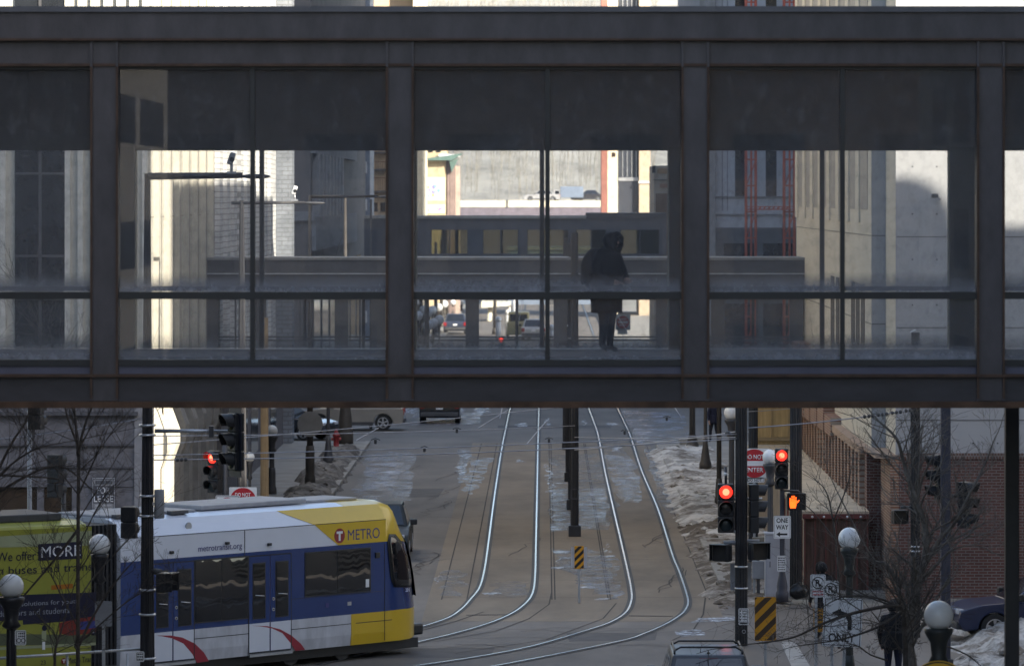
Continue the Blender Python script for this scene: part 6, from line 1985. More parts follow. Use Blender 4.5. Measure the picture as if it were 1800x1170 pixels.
# ================================================================ cars
def car(label, x, y, rz, L, W, Ht, paint, suv=True, name="car", rack=False, z0=0.0, belt=None, tail=True, plate=True):
    """local x forward, y left, built from a side outline with wheel arches, a tapering cabin and separate fittings"""
    t = thing(name, label, "car", (x, y, z0), rz)
    r = .36 if suv else .33
    xf, xr = L * .5 - .86, -L * .5 + .92
    belt = belt or (1.0 if suv else .92)
    lo = .26
    pts = [(-L / 2 + .06, lo + .12)]
    def arch(xc):
        return [(xc + math.cos(math.pi * (1 - k / 10)) * (r + .06), max(lo, r + math.sin(math.pi * (1 - k / 10)) * (r + .06) - .03)) for k in range(11)]
    pts += [(-L / 2 + .15, lo)] + arch(xr) + arch(xf) + [(L / 2 - .16, lo), (L / 2 - .02, lo + .14), (L / 2, .55), (L / 2 - .05, .72), (L / 2 - .16, belt - .16), (L / 2 - .55, belt - .06), (L * .5 - 1.28, belt), (-L / 2 + .1, belt + .02), (-L / 2 + .01, belt - .12), (-L / 2, .6)]
    mb = MB(); mb.prism([(a, -W / 2, b) for a, b in pts], (0, W, 0))
    body = mb.build("body", paint, t, bev=.045, smooth=False)
    # cabin
    xb0, xb1 = -L / 2 + (.10 if suv else .75), L / 2 - 1.25
    xt0, xt1 = -L / 2 + (.42 if suv else 1.35), L / 2 - 2.05
    iw, it = W / 2 - .07, W / 2 - .25
    zb, zt = belt, Ht
    def cab(e, a0, a1):
        """corner points of the cabin shell between heights a0..a1 (0 belt, 1 roof), pushed out by e"""
        o = []
        for f in (a0, a1):
            x0, x1, w_, z_ = xb0 + (xt0 - xb0) * f, xb1 + (xt1 - xb1) * f, iw + (it - iw) * f, zb + (zt - zb) * f
            o.append([(x0 - e, -w_ - e, z_), (x1 + e, -w_ - e, z_), (x1 + e, w_ + e, z_), (x0 - e, w_ + e, z_)])
        return o
    q = cab(0, 0, 1)
    mb = MB()
    mb.prism([(0, 0, 0)] * 0 or q[0], (0, 0, 0)) if False else None
    v0 = [mb.bm.verts.new(p) for p in q[0]]; v1 = [mb.bm.verts.new(p) for p in q[1]]
    mb.bm.faces.new(v0[::-1]); mb.bm.faces.new(v1)
    for i in range(4): mb.bm.faces.new((v0[i], v0[(i + 1) % 4], v1[(i + 1) % 4], v1[i]))
    mb.build("roof", paint, t, bev=.05)
    def pane(nm, face, u0, u1, f0, f1):
        a, b = cab(.008, f0, f1)
        i = {'r': (0, 1), 'f': (1, 2), 'l': (3, 2), 'b': (0, 3)}[face]
        A0, A1, B0, B1 = Vector(a[i[0]]), Vector(a[i[1]]), Vector(b[i[0]]), Vector(b[i[1]])
        m_ = MB()
        out = {'r': (0, -1, 0), 'l': (0, 1, 0), 'f': (1, 0, 0), 'b': (-1, 0, 0)}[face]
        m_.prism([A0.lerp(A1, u0), A0.lerp(A1, u1), B0.lerp(B1, u1), B0.lerp(B1, u0)], Vector(out) * .006)
        return m_.build(nm, m_carglass, t)
    pane("windscreen", 'f', .06, .94, .06, .93)
    pane("rear_window", 'b', .07, .93, .10, .90)
    for s in 'lr':
        pane("side_window", s, .06, .34, .10, .88); pane("side_window", s, .37, .64, .10, .88); pane("side_window", s, .67, .92, .12, .86)
    for xc in (xf, xr):
        for sy in (-1, 1):
            mb = MB(); mb.disc((xc, sy * (W / 2 - .22), r), r, '-y' if sy < 0 else '+y', .215, 28)
            w_ = mb.build("wheel", m_rubber, t)
            mb = MB()
            fc = '-y' if sy < 0 else '+y'
            yy = sy * (W / 2 - .004)
            mb.disc((xc, yy, r), r * .16, fc, .012, 14)
            for k in range(5):
                a = 2 * math.pi * k / 5 + .3
                p = [(xc + math.cos(a + d) * rr, yy, r + math.sin(a + d) * rr) for rr, d in ((r * .13, -.5), (r * .60, -.19), (r * .60, .19), (r * .13, .5))]
                mb.prism(p, (0, sy * .008, 0))
            for k in range(28):
                a0, a1 = 2 * math.pi * k / 28, 2 * math.pi * (k + 1) / 28
                mb.prism([(xc + math.cos(a0) * r * .58, yy, r + math.sin(a0) * r * .58), (xc + math.cos(a0) * r * .66, yy, r + math.sin(a0) * r * .66), (xc + math.cos(a1) * r * .66, yy, r + math.sin(a1) * r * .66), (xc + math.cos(a1) * r * .58, yy, r + math.sin(a1) * r * .58)], (0, sy * .008, 0))
            mb.build("rim", m_rim, w_)
    for sy in (-1, 1):
        mb = MB(); mb.bbox((L / 2 - .26, sy * (W / 2 - .30) - .18, belt - .32), (L / 2 - .03, sy * (W / 2 - .30) + .18, belt - .16), .03); mb.build("headlight", M("headlight_glass", (.6, .62, .66), .1), t)
        mb = MB(); mb.bbox((-L / 2 - .015, sy * (W / 2 - .12) - .11, belt - .30), (-L / 2 + .16, sy * (W / 2 - .12) + .11, belt - .02), .03); mb.build("tail_light", M("tail_red", (.34, .015, .015), .2), t)
        mb = MB(); mb.bbox((xb1 - .28, sy * (W / 2 + .10) - .10, belt + .03), (xb1 - .14, sy * (W / 2 + .10) + .10, belt + .19), .03); mb.build("mirror", paint if suv else m_dark, t)
        for hx in (-.55, .45):
            mb = MB(); mb.bbox((hx - .1, sy * (W / 2 + .004) - .012, belt - .16), (hx + .1, sy * (W / 2 + .004) + .012, belt - .12), .006); mb.build("handle", paint, t)
        mb = MB(); mb.box((xr + r + .08, sy * (W / 2) - .012, lo - .02), (xf - r - .08, sy * (W / 2) + .012, lo + .13)); mb.build("sill", m_dkgrey, t)
    mb = MB(); mb.bbox((-L / 2 - .05, -W / 2 + .06, .34), (-L / 2 + .14, W / 2 - .06, .54), .04); mb.build("bumper", m_dkgrey, t)
    mb = MB(); mb.bbox((L / 2 - .12, -W / 2 + .1, .30), (L / 2 + .03, W / 2 - .1, .48), .04); mb.build("bumper", m_dkgrey, t)
    mb = MB(); mb.bbox((L / 2 - .10, -.42, .50), (L / 2 + .012, .42, .64), .02); mb.build("grille", m_dark, t)
    mb = MB(); mb.box((-L / 2 - .02, -.16, .66), (-L / 2 - .008, .16, .78)); mb.build("number_plate", m_signw, t)
    if rack:
        for sy in (-1, 1):
            mb = MB(); mb.tube([(xt0 + .1, sy * (it - .04), zt + .01), (xt0 + .2, sy * (it - .04), zt + .075), (xt1 - .3, sy * (it - .04), zt + .075), (xt1 - .15, sy * (it - .04), zt + .01)], .02, 8); mb.build("roof_rail", m_dark, t)
        for xx in (xt0 + .3, xt1 - .6):
            mb = MB(); mb.tube([(xx, -it + .04, zt + .05), (xx, -it + .16, zt + .115), (xx, it - .16, zt + .115), (xx, it - .04, zt + .05)], .018, 8); mb.build("cross_bar", m_dark, t)
        mb = MB(); mb.bbox((xt0 - .045, -.18, zt - .085), (xt0 + .02, .18, zt - .06), .008); mb.build("brake_light", M("brake_red", (.22, .012, .02), .2), t)
        mb = MB(); mb.ball((xt0 + .22, 0, zt + .01), .04, 1.2, .8, .7); mb.build("aerial", m_dark, t)
        for k in range(4):
            mb = MB(); mb.box((xt0 + .12, -.5 + k * .27, zt + .0), (xt1 - .3, -.485 + k * .27, zt + .006)); mb.build("roof_rib", m_dkgrey, t)
    return t
m_pblk = M("black_paint_car", (.012, .014, .018), .14, var=.1, coat=.8)
m_pbeige = M("champagne_paint", (.30, .275, .245), .3, .3, var=.06, coat=.6)
m_pdk = M("dark_blue_paint", (.018, .022, .032), .2, var=.1, coat=.6)
m_pblue = M("blue_car_paint", (.008, .017, .06), .3, var=.1, coat=.3)
m_pgrey = M("dark_grey_car", (.035, .035, .04), .25, coat=.5)
# foreground car with roof rack, driving away along the near street
car("dark car with black roof rails and blue tinted rear window at the bottom edge", 3.12, 89.0, R(90), 4.6, 1.86, 1.66, M("graphite_paint", (.075, .08, .092), .42, .2, coat=.15), rack=True)
# car behind the tram
car("dark teal car facing the viewer behind the tram nose", -4.72, 132.6, R(-90), 4.7, 1.85, 1.50, M("dark_teal_paint", (.012, .018, .022), .5, coat=.1, spec=.3), suv=False)
# cross street
YB = 203
car("champagne estate car crossing to the left beyond the hydrant", XW(618, YB), YB + .9, R(180), 4.6, 1.8, 1.70, m_pbeige)
car("black boxy car seen from behind on the far road", XW(772.5, 209), 211.3, R(90), 4.5, 1.83, 1.75, m_pblk)
car("dark blue car with pale windscreen half behind the round grey sign", XW(492, 193.5), 196.2, R(-24), 4.5, 1.8, 1.47, m_pdk, suv=False)
# blue car at the right
car("blue car with a long bonnet parked in the snow by the brick wall", XW(1856, 106), 107.6, R(188), 4.7, 1.85, 1.46, m_pblue, suv=False, z0=.02)
# far vehicles on the highway
def far_car(label, px, Y, zdeck, L, paint):
    c = car(label, XW(px, Y), Y, R(180), L, 1.8, 1.45, paint, suv=False, z0=zdeck)
    return c
zd = ZW(354.5, 572)
far_car("white car on the highway below the hillside", 952, 580, zd, 4.6, M("white_car", (.33, .33, .34), .5))
far_car("dark car on the highway right of the pale truck", 1034, 584, zd, 4.4, m_pgrey)
tk = thing("truck", "pale blue box truck on the highway below the hillside", "truck", (XW(1005, 582), 582, zd))
mb = MB(); mb.bbox((-1.45, -1.1, .5), (1.45, 1.1, 1.9), .06); mb.build("box", M("truck_box_blue", (.16, .20, .27), .5, var=.06), tk)
mb = MB(); mb.bbox((-2.35, -1.0, .45), (-1.5, 1.0, 1.5), .12); mb.build("cab", M("truck_cab", (.3, .3, .31), .4), tk)
mb = MB(); mb.box((-2.1, -1.01, .95), (-1.6, -1.005, 1.35)); mb.build("cab_window", m_carglass, tk)
for xx in (-1.9, .5, 1.1):
    for sy in (-1, 1):
        mb = MB(); mb.disc((xx, sy * .85, .35), .35, '-y' if sy < 0 else '+y', .2, 16); mb.build("wheel", m_rubber, tk)
car("small pale car parked in the sunlit street beyond the skyways", XW(938, 330), 332, R(90), 4.3, 1.75, 1.5, M("silver_paint", (.5, .5, .5), .35, coat=.3), suv=False)
car("dark blue car parked by the far left pavement in the sunlit street", XW(800, 345), 347, R(90), 4.3, 1.75, 1.5, M("navy_far_paint", (.03, .04, .07), .35, coat=.3), suv=False)
for k, (px, yy, hh) in enumerate(((876, 330, 1.5), (893, 342, 1.7), (905, 372, 2.6), (970, 320, 1.2))):
    t_ = thing("bollard", ["white post nearest the yellow van", "white post behind the yellow van", "tall pale post before the slate blue building", "short white post right of the yellow van"][k], "bollard", (XW(px, yy), yy, 0), group="white posts in the sunlit street")
    mb = MB(); mb.tube([(0, 0, 0), (0, 0, hh)], [.2, .18], 10); mb.build("post", m_signw, t_)
    mb = MB(); mb.ball((0, 0, hh), .24); mb.build("cap", m_signw, t_)
# shelters and parked things in the sunlit far street
sh = thing("yellow_van", "small yellow van in the sunlit street beyond the skyways", "van", (XW(912, 335), 335, 0))
mb = MB(); mb.bbox((-.85, -2, .3), (.85, 2, 1.25), .1); mb.build("body", M("van_yellow", (.50, .42, .20), .4), sh)
mb = MB(); mb.bbox((-.75, -1.7, 1.25), (.75, 1.2, 1.95), .1); mb.build("roof", M("van_yellow_top", (.50, .42, .20), .4), sh)
mb = MB(); mb.box((-.62, -1.712, 1.3), (.62, -1.702, 1.8)); mb.build("rear_window", m_carglass, sh)
for sx in (-1, 1):
    for yy in (-1.3, 1.3):
        mb = MB(); mb.disc((sx * .7, yy, .3), .3, '-x' if sx < 0 else '+x', .17, 16); mb.build("wheel", m_rubber, sh)
# ================================================================ people
m_skin = M("skin", (.42, .25, .18), .55, var=.06)
def finger_set(base, d, side_, r0, palm):
    """joints of five fingers from the hand vertex: list of chains"""
    d = d.normalized()
    s = side_.normalized()
    out = []
    for k, (o, l) in enumerate(((-.032, .062), (-.011, .074), (.011, .07), (.032, .055))):
        p0 = base + d * palm + s * o
        c = d.cross(s).normalized()
        out.append([p0, p0 + d * l * .5 + c * .006, p0 + d * l + c * .022])
    th = base + d * palm * .35 + s * -.045
    out.append([th, th + d * .03 - s * .02, th + d * .055 - s * .022])
    return out
def person(label, loc, rz, J, cloth, trouser, shoe, hair, hood=None, bulk=1.0, group=None, skirt=None, face=True, cat="person"):
    """one continuous skinned body from a joint dictionary in metres, local x to the figure's left, -y is its front"""
    t = thing("person", label, cat, loc, rz, group)
    bm = bmesh.new()
    lay = bm.verts.layers.skin.verify()
    V = {}
    def v(key, p, r, r2=None):
        x = bm.verts.new(p)
        x[lay].radius = (r, r2 or r)
        V[key] = x
        return x
    def e(a, b): bm.edges.new((V[a], V[b]))
    B = bulk
    radii = {'pelvis': (.165 * B, .125 * B), 'waist': (.155 * B, .12 * B), 'chest': (.18 * B, .13 * B), 'neckb': (.10 * B, .09 * B), 'neck': (.055, .055), 'head': (.075, .088), 'crown': (.07, .08),
             'lsh': (.075 * B,) * 2, 'lel': (.055 * B,) * 2, 'lwr': (.038 * B,) * 2, 'lha': (.03, .042), 'rsh': (.075 * B,) * 2, 'rel': (.055 * B,) * 2, 'rwr': (.038 * B,) * 2, 'rha': (.03, .042),
             'lhip': (.105 * B,) * 2, 'lkn': (.075,) * 2, 'lan': (.05,) * 2, 'lto': (.04, .035), 'rhip': (.105 * B,) * 2, 'rkn': (.075,) * 2, 'ran': (.05,) * 2, 'rto': (.04, .035)}
    for k, p in J.items():
        rr = radii[k]
        v(k, Vector(p), rr[0], rr[1])
    for a, b in (('pelvis', 'waist'), ('waist', 'chest'), ('chest', 'neckb'), ('neckb', 'neck'), ('neck', 'head'), ('head', 'crown'), ('chest', 'lsh'), ('lsh', 'lel'), ('lel', 'lwr'), ('lwr', 'lha'), ('chest', 'rsh'), ('rsh', 'rel'), ('rel', 'rwr'), ('rwr', 'rha'),
                 ('pelvis', 'lhip'), ('lhip', 'lkn'), ('lkn', 'lan'), ('lan', 'lto'), ('pelvis', 'rhip'), ('rhip', 'rkn'), ('rkn', 'ran'), ('ran', 'rto')):
        e(a, b)
    for sd in 'lr':
        w_, h_ = Vector(J[sd + 'wr']), Vector(J[sd + 'ha'])
        d = (h_ - w_).normalized()
        sv = d.cross(Vector((0, 0, 1)) if abs(d.z) < .8 else Vector((1, 0, 0)))
        for k, ch in enumerate(finger_set(h_, d, sv, .01, .045)):
            prev = sd + 'ha'
            for q, p in enumerate(ch):
                nm = f"{sd}f{k}{q}"
                v(nm, p, .0105 - .001 * q)
                e(prev, nm); prev = nm
    for x in bm.verts: x[lay].use_root = False
    V['pelvis'][lay].use_root = True
    me = bpy.data.meshes.new("body"); bm.to_mesh(me); bm.free()
    o = bpy.data.objects.new("body", me); COL.objects.link(o)
    o.modifiers.new("skin", 'SKIN').use_smooth_shade = True
    sbd = o.modifiers.new("sub", 'SUBSURF'); sbd.levels = 2; sbd.render_levels = 2
    dg = bpy.context.evaluated_depsgraph_get(); dg.update()
    m2 = bpy.data.meshes.new_from_object(o.evaluated_get(dg))
    bpy.data.objects.remove(o)
    for m_ in (cloth, trouser, shoe, m_skin): m2.materials.append(m_)
    zp = J['pelvis'][2]; zn = J['neck'][2]
    hands = [Vector(J['lha']), Vector(J['rha'])]
    for f in m2.polygons:
        c = f.center
        if c.z > zn + .01: f.material_index = 3
        elif min((c - h).length for h in hands) < .14 and min((c - h).length for h in hands) < min((c - Vector(J['lwr'])).length, (c - Vector(J['rwr'])).length) + .02: f.material_index = 3
        elif c.z < .11: f.material_index = 2
        elif c.z < zp - .03: f.material_index = 1
        else: f.material_index = 0
        f.use_smooth = True
    b = bpy.data.objects.new("body", m2); COL.objects.link(b); b.parent = t
    hd, cr = Vector(J['head']), Vector(J['crown'])
    # hair or hood
    if hood:
        mb = MB(); mb.ball((hd.x, hd.y + .03, hd.z + .035), .118, 1.0, 1.05, 1.1, 18, 12); mb.build("hood", hood, t)
        mb = MB()
        for k in range(40):
            a = k / 40 * 6.283
            c = Vector((hd.x + math.cos(a) * .10, hd.y - .075, hd.z + .02 + math.sin(a) * .115))
            mb.ball(c, .034 + .012 * math.sin(k * 2.7), 1, 1, 1, 8, 6)
        mb.build("fur_trim", hair, t)
    else:
        mb = MB(); mb.ball((hd.x, hd.y + .028, hd.z + .05), .098, .92, 1.02, 1.0, 18, 12); mb.build("hair", hair, t)
    if face:
        fy = hd.y - .083
        mb = MB(); mb.prism([(hd.x - .012, fy, hd.z - .005), (hd.x + .012, fy, hd.z - .005), (hd.x, fy, hd.z + .04)], (0, -.022, 0)); mb.build("nose", m_skin, t, bev=.004)
        for sx in (-1, 1):
            mb = MB(); mb.ball((hd.x + sx * .03, fy + .004, hd.z + .035), .011); mb.build("eye", m_black, t)
            mb = MB(); mb.ball((hd.x + sx * .082, hd.y + .005, hd.z + .015), .024, .4, .8, 1.2); mb.build("ear", m_skin, t)
        mb = MB(); mb.ball((hd.x, fy + .006, hd.z - .035), .02, 1, .4, .3); mb.build("mouth", M("lips", (.3, .12, .1), .5), t)
    if skirt:
        z0, z1, r0, r1 = skirt
        mb = MB()
        px_, py_ = J['pelvis'][0], J['pelvis'][1]
        prof = []
        rings = []
        for k in range(7):
            f = k / 6
            zz = z1 + (z0 - z1) * f
            rr = r1 + (r0 - r1) * f
            rings.append([mb.bm.verts.new((px_ + math.cos(a) * rr * (1 + .03 * math.sin(a * 5 + k)), py_ + math.sin(a) * rr * .78, zz + .012 * math.sin(a * 3))) for a in [2 * math.pi * q / 24 for q in range(24)]])
        for i in range(6):
            for q in range(24):
                f_ = mb.bm.faces.new((rings[i][q], rings[i][(q + 1) % 24], rings[i + 1][(q + 1) % 24], rings[i + 1][q])); f_.smooth = True
        mb.bm.faces.new(rings[0]); mb.bm.faces.new(rings[-1][::-1])
        mb.build("coat_skirt", cloth, t)
    return t
m_coat = M("black_coat", (.011, .011, .014), .9, var=.25, vs=6)
m_trs = M("dark_trousers", (.018, .018, .024), .9)
m_shoe = M("black_boots", (.01, .01, .01), .6)
m_fur = M("dark_fur", (.03, .027, .025), .95, var=.5, vs=40)
m_hairk = M("dark_hair", (.02, .016, .013), .8)
# the walker inside the skyway, turned to the right, head down
J = dict(pelvis=(0, .0, .93), waist=(0, .01, 1.10), chest=(0, -.02, 1.32), neckb=(0, -.05, 1.47), neck=(0, -.08, 1.53), head=(0, -.12, 1.61), crown=(0, -.125, 1.69),
         lsh=(.19, -.03, 1.40), lel=(.27, -.10, 1.14), lwr=(.17, -.25, 1.06), lha=(.11, -.30, 1.06), rsh=(-.19, -.03, 1.40), rel=(-.27, -.05, 1.13), rwr=(-.17, -.23, 1.04), rha=(-.10, -.27, 1.04),
         lhip=(.07, 0, .88), lkn=(.05, -.05, .50), lan=(.035, -.03, .09), lto=(.04, -.19, .045), rhip=(-.07, 0, .88), rkn=(-.045, .01, .48), ran=(-.03, .06, .11), rto=(-.03, -.08, .045))
w1 = person("walker in a black padded coat and fur hood inside the near skyway", (XW(1066, 67.6), 67.6, 8.0), R(52), J, m_coat, m_trs, m_shoe, m_fur, hood=m_coat, bulk=1.55, skirt=(.60, 1.16, .265, .285))
mb = MB(); mb.ball((0, -.03, 1.26), .29, 1.0, .72, 1.1, 24, 16)
for v_ in mb.bm.verts: v_.co += v_.co.normalized() * mnoise.noise(v_.co * 7) * .02
mb.build("padded_coat", m_coat, w1)
bp2 = thing("backpack", "dark rounded backpack on the skyway walker's back", "backpack", (XW(1047, 67.7), 67.76, 9.22), R(52))
mb = MB(); mb.ball((0, 0, 0), .3, .82, .68, 1.08, 24, 16); mb.build("bag", M("black_nylon", (.012, .012, .016), .75, var=.3), bp2, smooth=True)
mb = MB(); mb.bbox((-.13, .10, -.22), (.13, .19, .02), .04, 3); mb.build("pocket", M("black_nylon_pocket", (.016, .016, .02), .75), bp2, smooth=True)
mb = MB(); mb.tube([(-.05, -.10, .26), (0, -.10, .32), (.05, -.10, .26)], .012, 8); mb.build("handle", m_dark, bp2)
# the person under the bare tree at the right, hooded, back to the viewer
J2 = dict(pelvis=(0, 0, .93), waist=(0, 0, 1.10), chest=(0, .0, 1.33), neckb=(0, -.01, 1.48), neck=(0, -.02, 1.54), head=(0, -.04, 1.63), crown=(0, -.04, 1.70),
          lsh=(.20, 0, 1.40), lel=(.28, .03, 1.12), lwr=(.27, -.10, .90), lha=(.26, -.15, .83), rsh=(-.20, 0, 1.40), rel=(-.29, .03, 1.12), rwr=(-.27, -.10, .90), rha=(-.26, -.15, .83),
          lhip=(.10, 0, .88), lkn=(.11, -.04, .49), lan=(.11, .03, .09), lto=(.12, -.12, .045), rhip=(-.10, 0, .88), rkn=(-.11, -.03, .49), ran=(-.11, .03, .09), rto=(-.12, -.12, .045))
person("pedestrian in a long black coat standing under the bare tree at lower right", (XW(1570, 96), 96, .13), R(170), J2, m_coat, M("navy_jeans", (.012, .016, .04), .9), m_shoe, m_hairk, hood=m_coat, bulk=1.22, skirt=(.78, 1.16, .26, .235))
person("hooded dark figure behind the no parking signs", (XW(1446, 107.5), 107.5, .0), R(200), J2, m_coat, m_trs, m_shoe, m_fur, hood=m_coat, bulk=1.25)
# far pedestrian on the right pavement, walking away
J3 = dict(J2); J3.update(lkn=(.10, -.14, .50), lan=(.10, -.16, .09), lto=(.10, -.31, .045), rkn=(-.10, .04, .48), ran=(-.10, .26, .14), rto=(-.10, .16, .05), lwr=(.27, .10, .92), lha=(.27, .13, .85))
person("far pedestrian in a navy coat with reddish hair on the right pavement", (XW(1255, 191), 191, .13), R(200), J3, M("navy_coat", (.012, .013, .03), .9), m_trs, m_shoe, M("ginger_hair", (.28, .10, .04), .8), bulk=1.15, skirt=(.8, 1.14, .24, .21))
sk = thing("rubbish_sack", "black sack slumped at the foot of the thick black pole", "sack", (XW(1404, 117), 116.9, .13))
mb = MB(); mb.ball((0, 0, .18), .24, 1.15, .9, .8, 18, 12)
for v_ in mb.bm.verts: v_.co += Vector((0, 0, mnoise.noise(v_.co * 6) * .04))
mb.build("bag", M("black_plastic", (.008, .008, .009), .35), sk)
mb = MB(); mb.lathe([(.03, .34), (.05, .40), (.02, .43)], (0, 0, 0), 8); mb.build("knot", m_dark, sk)
# ================================================================ bare trees
def limb(mb, rr, p, d, l, r, depth, droop=0.0, spread=.55, kids=3, minr=.0022):
    n = 4
    path, rad = [p], [r]
    q, dd = Vector(p), Vector(d).normalized()
    for k in range(n):
        dd = (dd + Vector((rr.uniform(-1, 1), rr.uniform(-1, 1), rr.uniform(-.7, .7) - droop)) * .16).normalized()
        q = q + dd * l / n
        path.append(q.copy()); rad.append(max(minr, r * (1 - .55 * (k + 1) / n)))
    mb.tube(path, rad, 7 if r > .02 else (5 if r > .008 else 4), caps=False)
    if depth <= 0: return
    for k in range(kids + (1 if rr.random() < .5 else 0)):
        f = rr.uniform(.25, 1.0)
        i = min(n - 1, int(f * n))
        b = path[i].lerp(path[i + 1], f * n - i)
        a = Vector((rr.uniform(-1, 1), rr.uniform(-1, 1), rr.uniform(-.5, .9) - droop)).normalized()
        nd = (dd * (1 - spread) + a * spread + Vector((0, 0, .12 - droop * .6))).normalized()
        limb(mb, rr, b, nd, l * rr.uniform(.5, .75), max(minr, r * rr.uniform(.38, .55)), depth - 1, droop, spread, kids, minr)
def tree(label, Y, trunks, seed, depth=3, mat=m_bark, twig=m_bark, droop=0.0, extra=(), kids=3, name="bare_tree", zb=0.13, yspread=1.0):
    """trunks: list of (list of photo points, radius at foot); branches grow along them"""
    rr = random.Random(seed)
    x0, y0 = trunks[0][0][0]
    base = P(x0, y0, Y)
    t = thing(name, label, "tree", (base.x, Y, zb), group="bare street trees")
    tb, cb = MB(), MB()
    for (pts, r) in trunks:
        off = [rr.uniform(-.25, .25) * yspread * k / len(pts) for k in range(len(pts))]
        path = [P(a, b, Y) + Vector((0, o, 0)) for (a, b), o in zip(pts, off)]
        if pts is trunks[0][0]:
            path = [Vector((path[0].x, Y, zb))] + path
        path = smooth_path(path, 4)
        rad = [r * (1 - .82 * k / len(path)) for k in range(len(path))]
        tb.tube(path, rad, 9)
        L_ = sum((b - a).length for a, b in zip(path[:-1], path[1:]))
        for k in range(3, len(path) - 1, 1):
            if path[k].z < 1.6 and depth > 2: continue
            if rr.random() < .85:
                d = (path[k + 1] - path[k]).normalized()
                a = Vector((rr.uniform(-1, 1), rr.uniform(-1, 1) * .8, rr.uniform(-.1, .8) - droop)).normalized()
                limb(cb, rr, path[k], d * .45 + a * .75, L_ * rr.uniform(.12, .26), max(.006, rad[k] * .42), depth - 1, droop, .55, kids)
        limb(cb, rr, path[-1], path[-1] - path[-2], L_ * .22, rad[-1], depth - 1, droop)
    tb.build("trunk", mat, t, world=True)
    cb.build("crown", twig, t, world=True)
    return t
tree("slender bare tree in front of the advert and the for lease notice", 84, [([(137, 1150), (137, 960), (138, 800), (138, 786), (120, 735), (108, 690), (95, 640)], .045), ([(138, 790), (150, 745), (163, 710), (176, 650)], .028), ([(137, 800), (133, 740), (129, 700), (124, 640)], .03), ([(138, 1135), (165, 1080), (205, 1020), (245, 975)], .03), ([(138, 1130), (170, 1102), (230, 1052), (288, 1024), (308, 1022), (311, 1034)], .018), ([(137, 870), (160, 820), (175, 790), (195, 740)], .02), ([(137, 930), (90, 990), (30, 1060), (-20, 1120)], .03)], 21, 3, m_bark, m_bark, kids=4)
tree("thin bare sapling forking below the lamp globe at left", 80, [([(96, 1170), (100, 1130), (106, 1112), (120, 1060), (135, 1010)], .03), ([(100, 1125), (92, 1105), (70, 1085), (55, 1060)], .014)], 5, 2)
tree("dark bare branches reaching in from the left edge", 82, [([(-70, 1150), (-60, 1000), (-30, 880), (10, 825), (60, 790), (110, 778)], .042), ([(-30, 885), (30, 845), (100, 818), (150, 850), (172, 880)], .03), ([(-20, 860), (20, 780), (45, 740), (60, 700)], .03), ([(0, 835), (70, 838), (104, 842), (98, 850), (100, 870), (118, 905), (140, 940)], .02)], 33, 3)
tree("many stemmed bare tree in front of the brick wall on the right", 88, [([(1604, 1170), (1598, 1120), (1610, 1040), (1622, 1000), (1628, 940), (1612, 880), (1600, 850), (1588, 810), (1575, 770), (1545, 740)], .10), ([(1622, 1000), (1650, 950), (1680, 915), (1705, 865), (1730, 820), (1748, 770)], .05), ([(1612, 880), (1622, 840), (1640, 800), (1655, 770)], .03), ([(1600, 860), (1598, 820), (1590, 765)], .025), ([(1600, 1110), (1586, 1060), (1575, 1020), (1555, 990), (1530, 975), (1470, 860)], .05), ([(1640, 965), (1700, 935), (1730, 915), (1718, 890)], .028), ([(1615, 1030), (1670, 970), (1720, 960), (1780, 990)], .022)], 77, 3, m_barkl, m_barkl, kids=4)
tree("drooping pale twigged bare tree leaning over the turn only sign", 87, [([(1592, 1170), (1590, 1110), (1585, 1070), (1560, 1064), (1500, 1078), (1450, 1095), (1395, 1120), (1330, 1130)], .06), ([(1585, 1075), (1545, 1100), (1490, 1120), (1440, 1128), (1400, 1135)], .03), ([(1580, 1066), (1540, 1050), (1480, 1050), (1420, 1085)], .025), ([(1588, 1080), (1570, 1100), (1555, 1130), (1560, 1160)], .014), ([(1590, 1060), (1600, 1090), (1606, 1130), (1608, 1180)], .016), ([(1560, 1160), (1530, 1150), (1505, 1135), (1470, 1145)], .02), ([(1650, 1130), (1700, 1150), (1740, 1185)], .02)], 91, 3, m_bark, m_bark, droop=.12, kids=4)
tree("fine bare shrub twigs over the back of the terrace", 104, [([(1475, 1040), (1470, 960), (1462, 900), (1450, 860), (1430, 840)], .035), ([(1465, 915), (1490, 850), (1500, 800)], .02), ([(1470, 950), (1430, 900), (1405, 880)], .018)], 15, 3, m_bark, m_bark)
for k, (px, hh) in enumerate(((500, 9), (556, 8), (1272, 8))):
    tree(["bare tree dimly seen through the second skyway on the left", "second bare tree dimly seen through the second skyway further right", "bare tree by the grey block seen through the second skyway"][k], 262 + 10 * k, [([(px, ZW(0, 1) * 0 + 345 + (H - .2) * F / (262 + 10 * k)), (px + 3, 560), (px - 2, 500), (px + 5, 440)], .16), ([(px, 540), (px + 25, 480), (px + 40, 430)], .08), ([(px, 550), (px - 20, 490), (px - 30, 440)], .08)], 60 + k, 3, m_barkl, m_barkl)

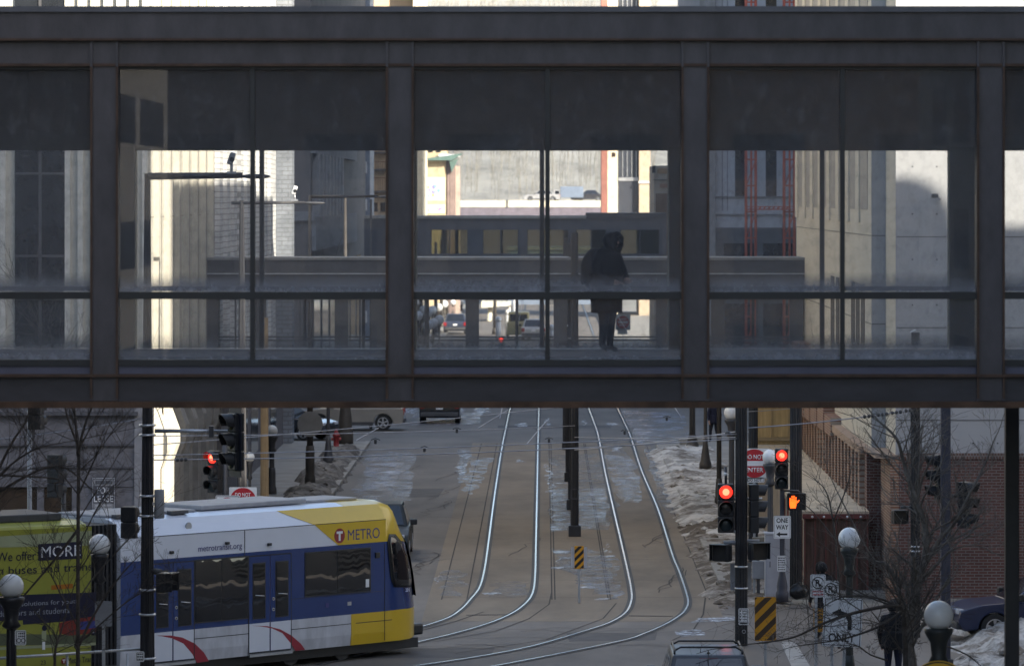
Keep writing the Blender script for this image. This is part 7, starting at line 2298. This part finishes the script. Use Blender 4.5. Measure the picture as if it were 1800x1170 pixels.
# ================================================================ overhead wires
m_wire = M("wire_steel", (.34, .34, .37), .5, .2)
def wire(label, a, b, sag=.12, r=.012, Ya=100, Yb=100, mat=None, ins=()):
    A, B_ = P(a[0], a[1], Ya), P(b[0], b[1], Yb)
    t = thing("overhead_wire", label, "wire", A, group="overhead wires")
    n = 24
    path = []
    for k in range(n + 1):
        f = k / n
        p = A.lerp(B_, f); p.z -= sag * 4 * f * (1 - f)
        path.append(p)
    mb = MB(); mb.tube(path, r, 5); mb.build("cable", mat or m_wire, t, world=True)
    for f in ins:
        p = A.lerp(B_, f); p.z -= sag * 4 * f * (1 - f)
        d = (B_ - A).normalized()
        mb = MB()
        for q in range(3):
            c = p + d * (q - 1) * .10
            mb.tube([c - d * .04, c - d * .015, c + d * .015, c + d * .04], [.02, .045, .045, .02], 8)
        mb.build("insulator", m_dkgrey, t, world=True)
    return t
wire("span wire from the thick left pole to the tall right pole, lowest of the bundle", (262, 808), (1303, 770), .10, .013, 96, 106, ins=(.05,))
wire("span wire just above the lowest one, passing the tan pole", (262, 800), (1303, 762), .06, .011, 96, 106)
wire("thin span wire running under the skyway edge on the left", (262, 782), (1010, 712), .05, .010, 96, 120)
wire("thin span wire crossing over the champagne car", (262, 766), (1010, 748), .05, .010, 98, 120)
wire("upper pair wire rising left of the thick pole", (-40, 775), (262, 733), .04, .012, 92, 92)
wire("wire slanting across the two right tracks toward the tall pole", (1010, 790), (1303, 757), .05, .013, 120, 106, ins=(.93,))
wire("straight wire from the line poles to the right kerb", (1010, 768), (1303, 768), .03, .009, 138, 106)
wire("thick insulated wire rising from the do not enter sign to the dark right pole", (1313, 752), (1618, 718), .05, .016, 107, 108, ins=(.70, .78, .86, .94))
wire("faint wire behind the plywood hoarding", (1313, 723), (1420, 714), .02, .009, 120, 126)
# contact wires running along the street over each track
for lab, xx in (("contact wire hanging over the left track", -.94), ("contact wire hanging over the right track", 3.0)):
    wire(lab, (CX + xx * F / 100, 345 + (H - 5.5) * F / 100), (CX + xx * F / 215, 345 + (H - 5.6) * F / 215), .1, .008, 100, 215)
m_cl = M("clamp_dark", (.03, .03, .032), .5)
for k, (px, py, yy) in enumerate(((746, 790, 104), (803, 757, 112), (965, 774, 118), (1098, 760, 118), (1172, 736, 118), (660, 776, 104))):
    t = thing("wire_clamp", ["small dark clamp on the wires over the left lane", "small dark clamp on the wires left of the left track", "small dark clamp on the wires beside the line poles", "small dark clamp on the wires between the right rails", "small dark clamp near the skyway edge right of the tracks", "small dark clamp on the wires over the left kerb"][k], "clamp", P(px, py, yy), group="clamps on the overhead wires")
    mb = MB(); mb.bbox((-.03, -.03, -.05), (.03, .03, .05), .01); mb.tube([(-.1, 0, .04), (0, 0, .08), (.1, 0, .04)], .012, 6); mb.build("body", m_cl, t)
for k, (a, b) in enumerate((((625, 774), (665, 752)), ((925, 781), (962, 738)), ((840, 752), (893, 720)))):
    yy = 110 + 3 * k
    wire(["slanting pull off wire by the champagne car's rear wheel", "slanting pull off wire left of the line poles", "slanting pull off wire over the left track"][k], a, b, .0, .012, yy, yy + 4)
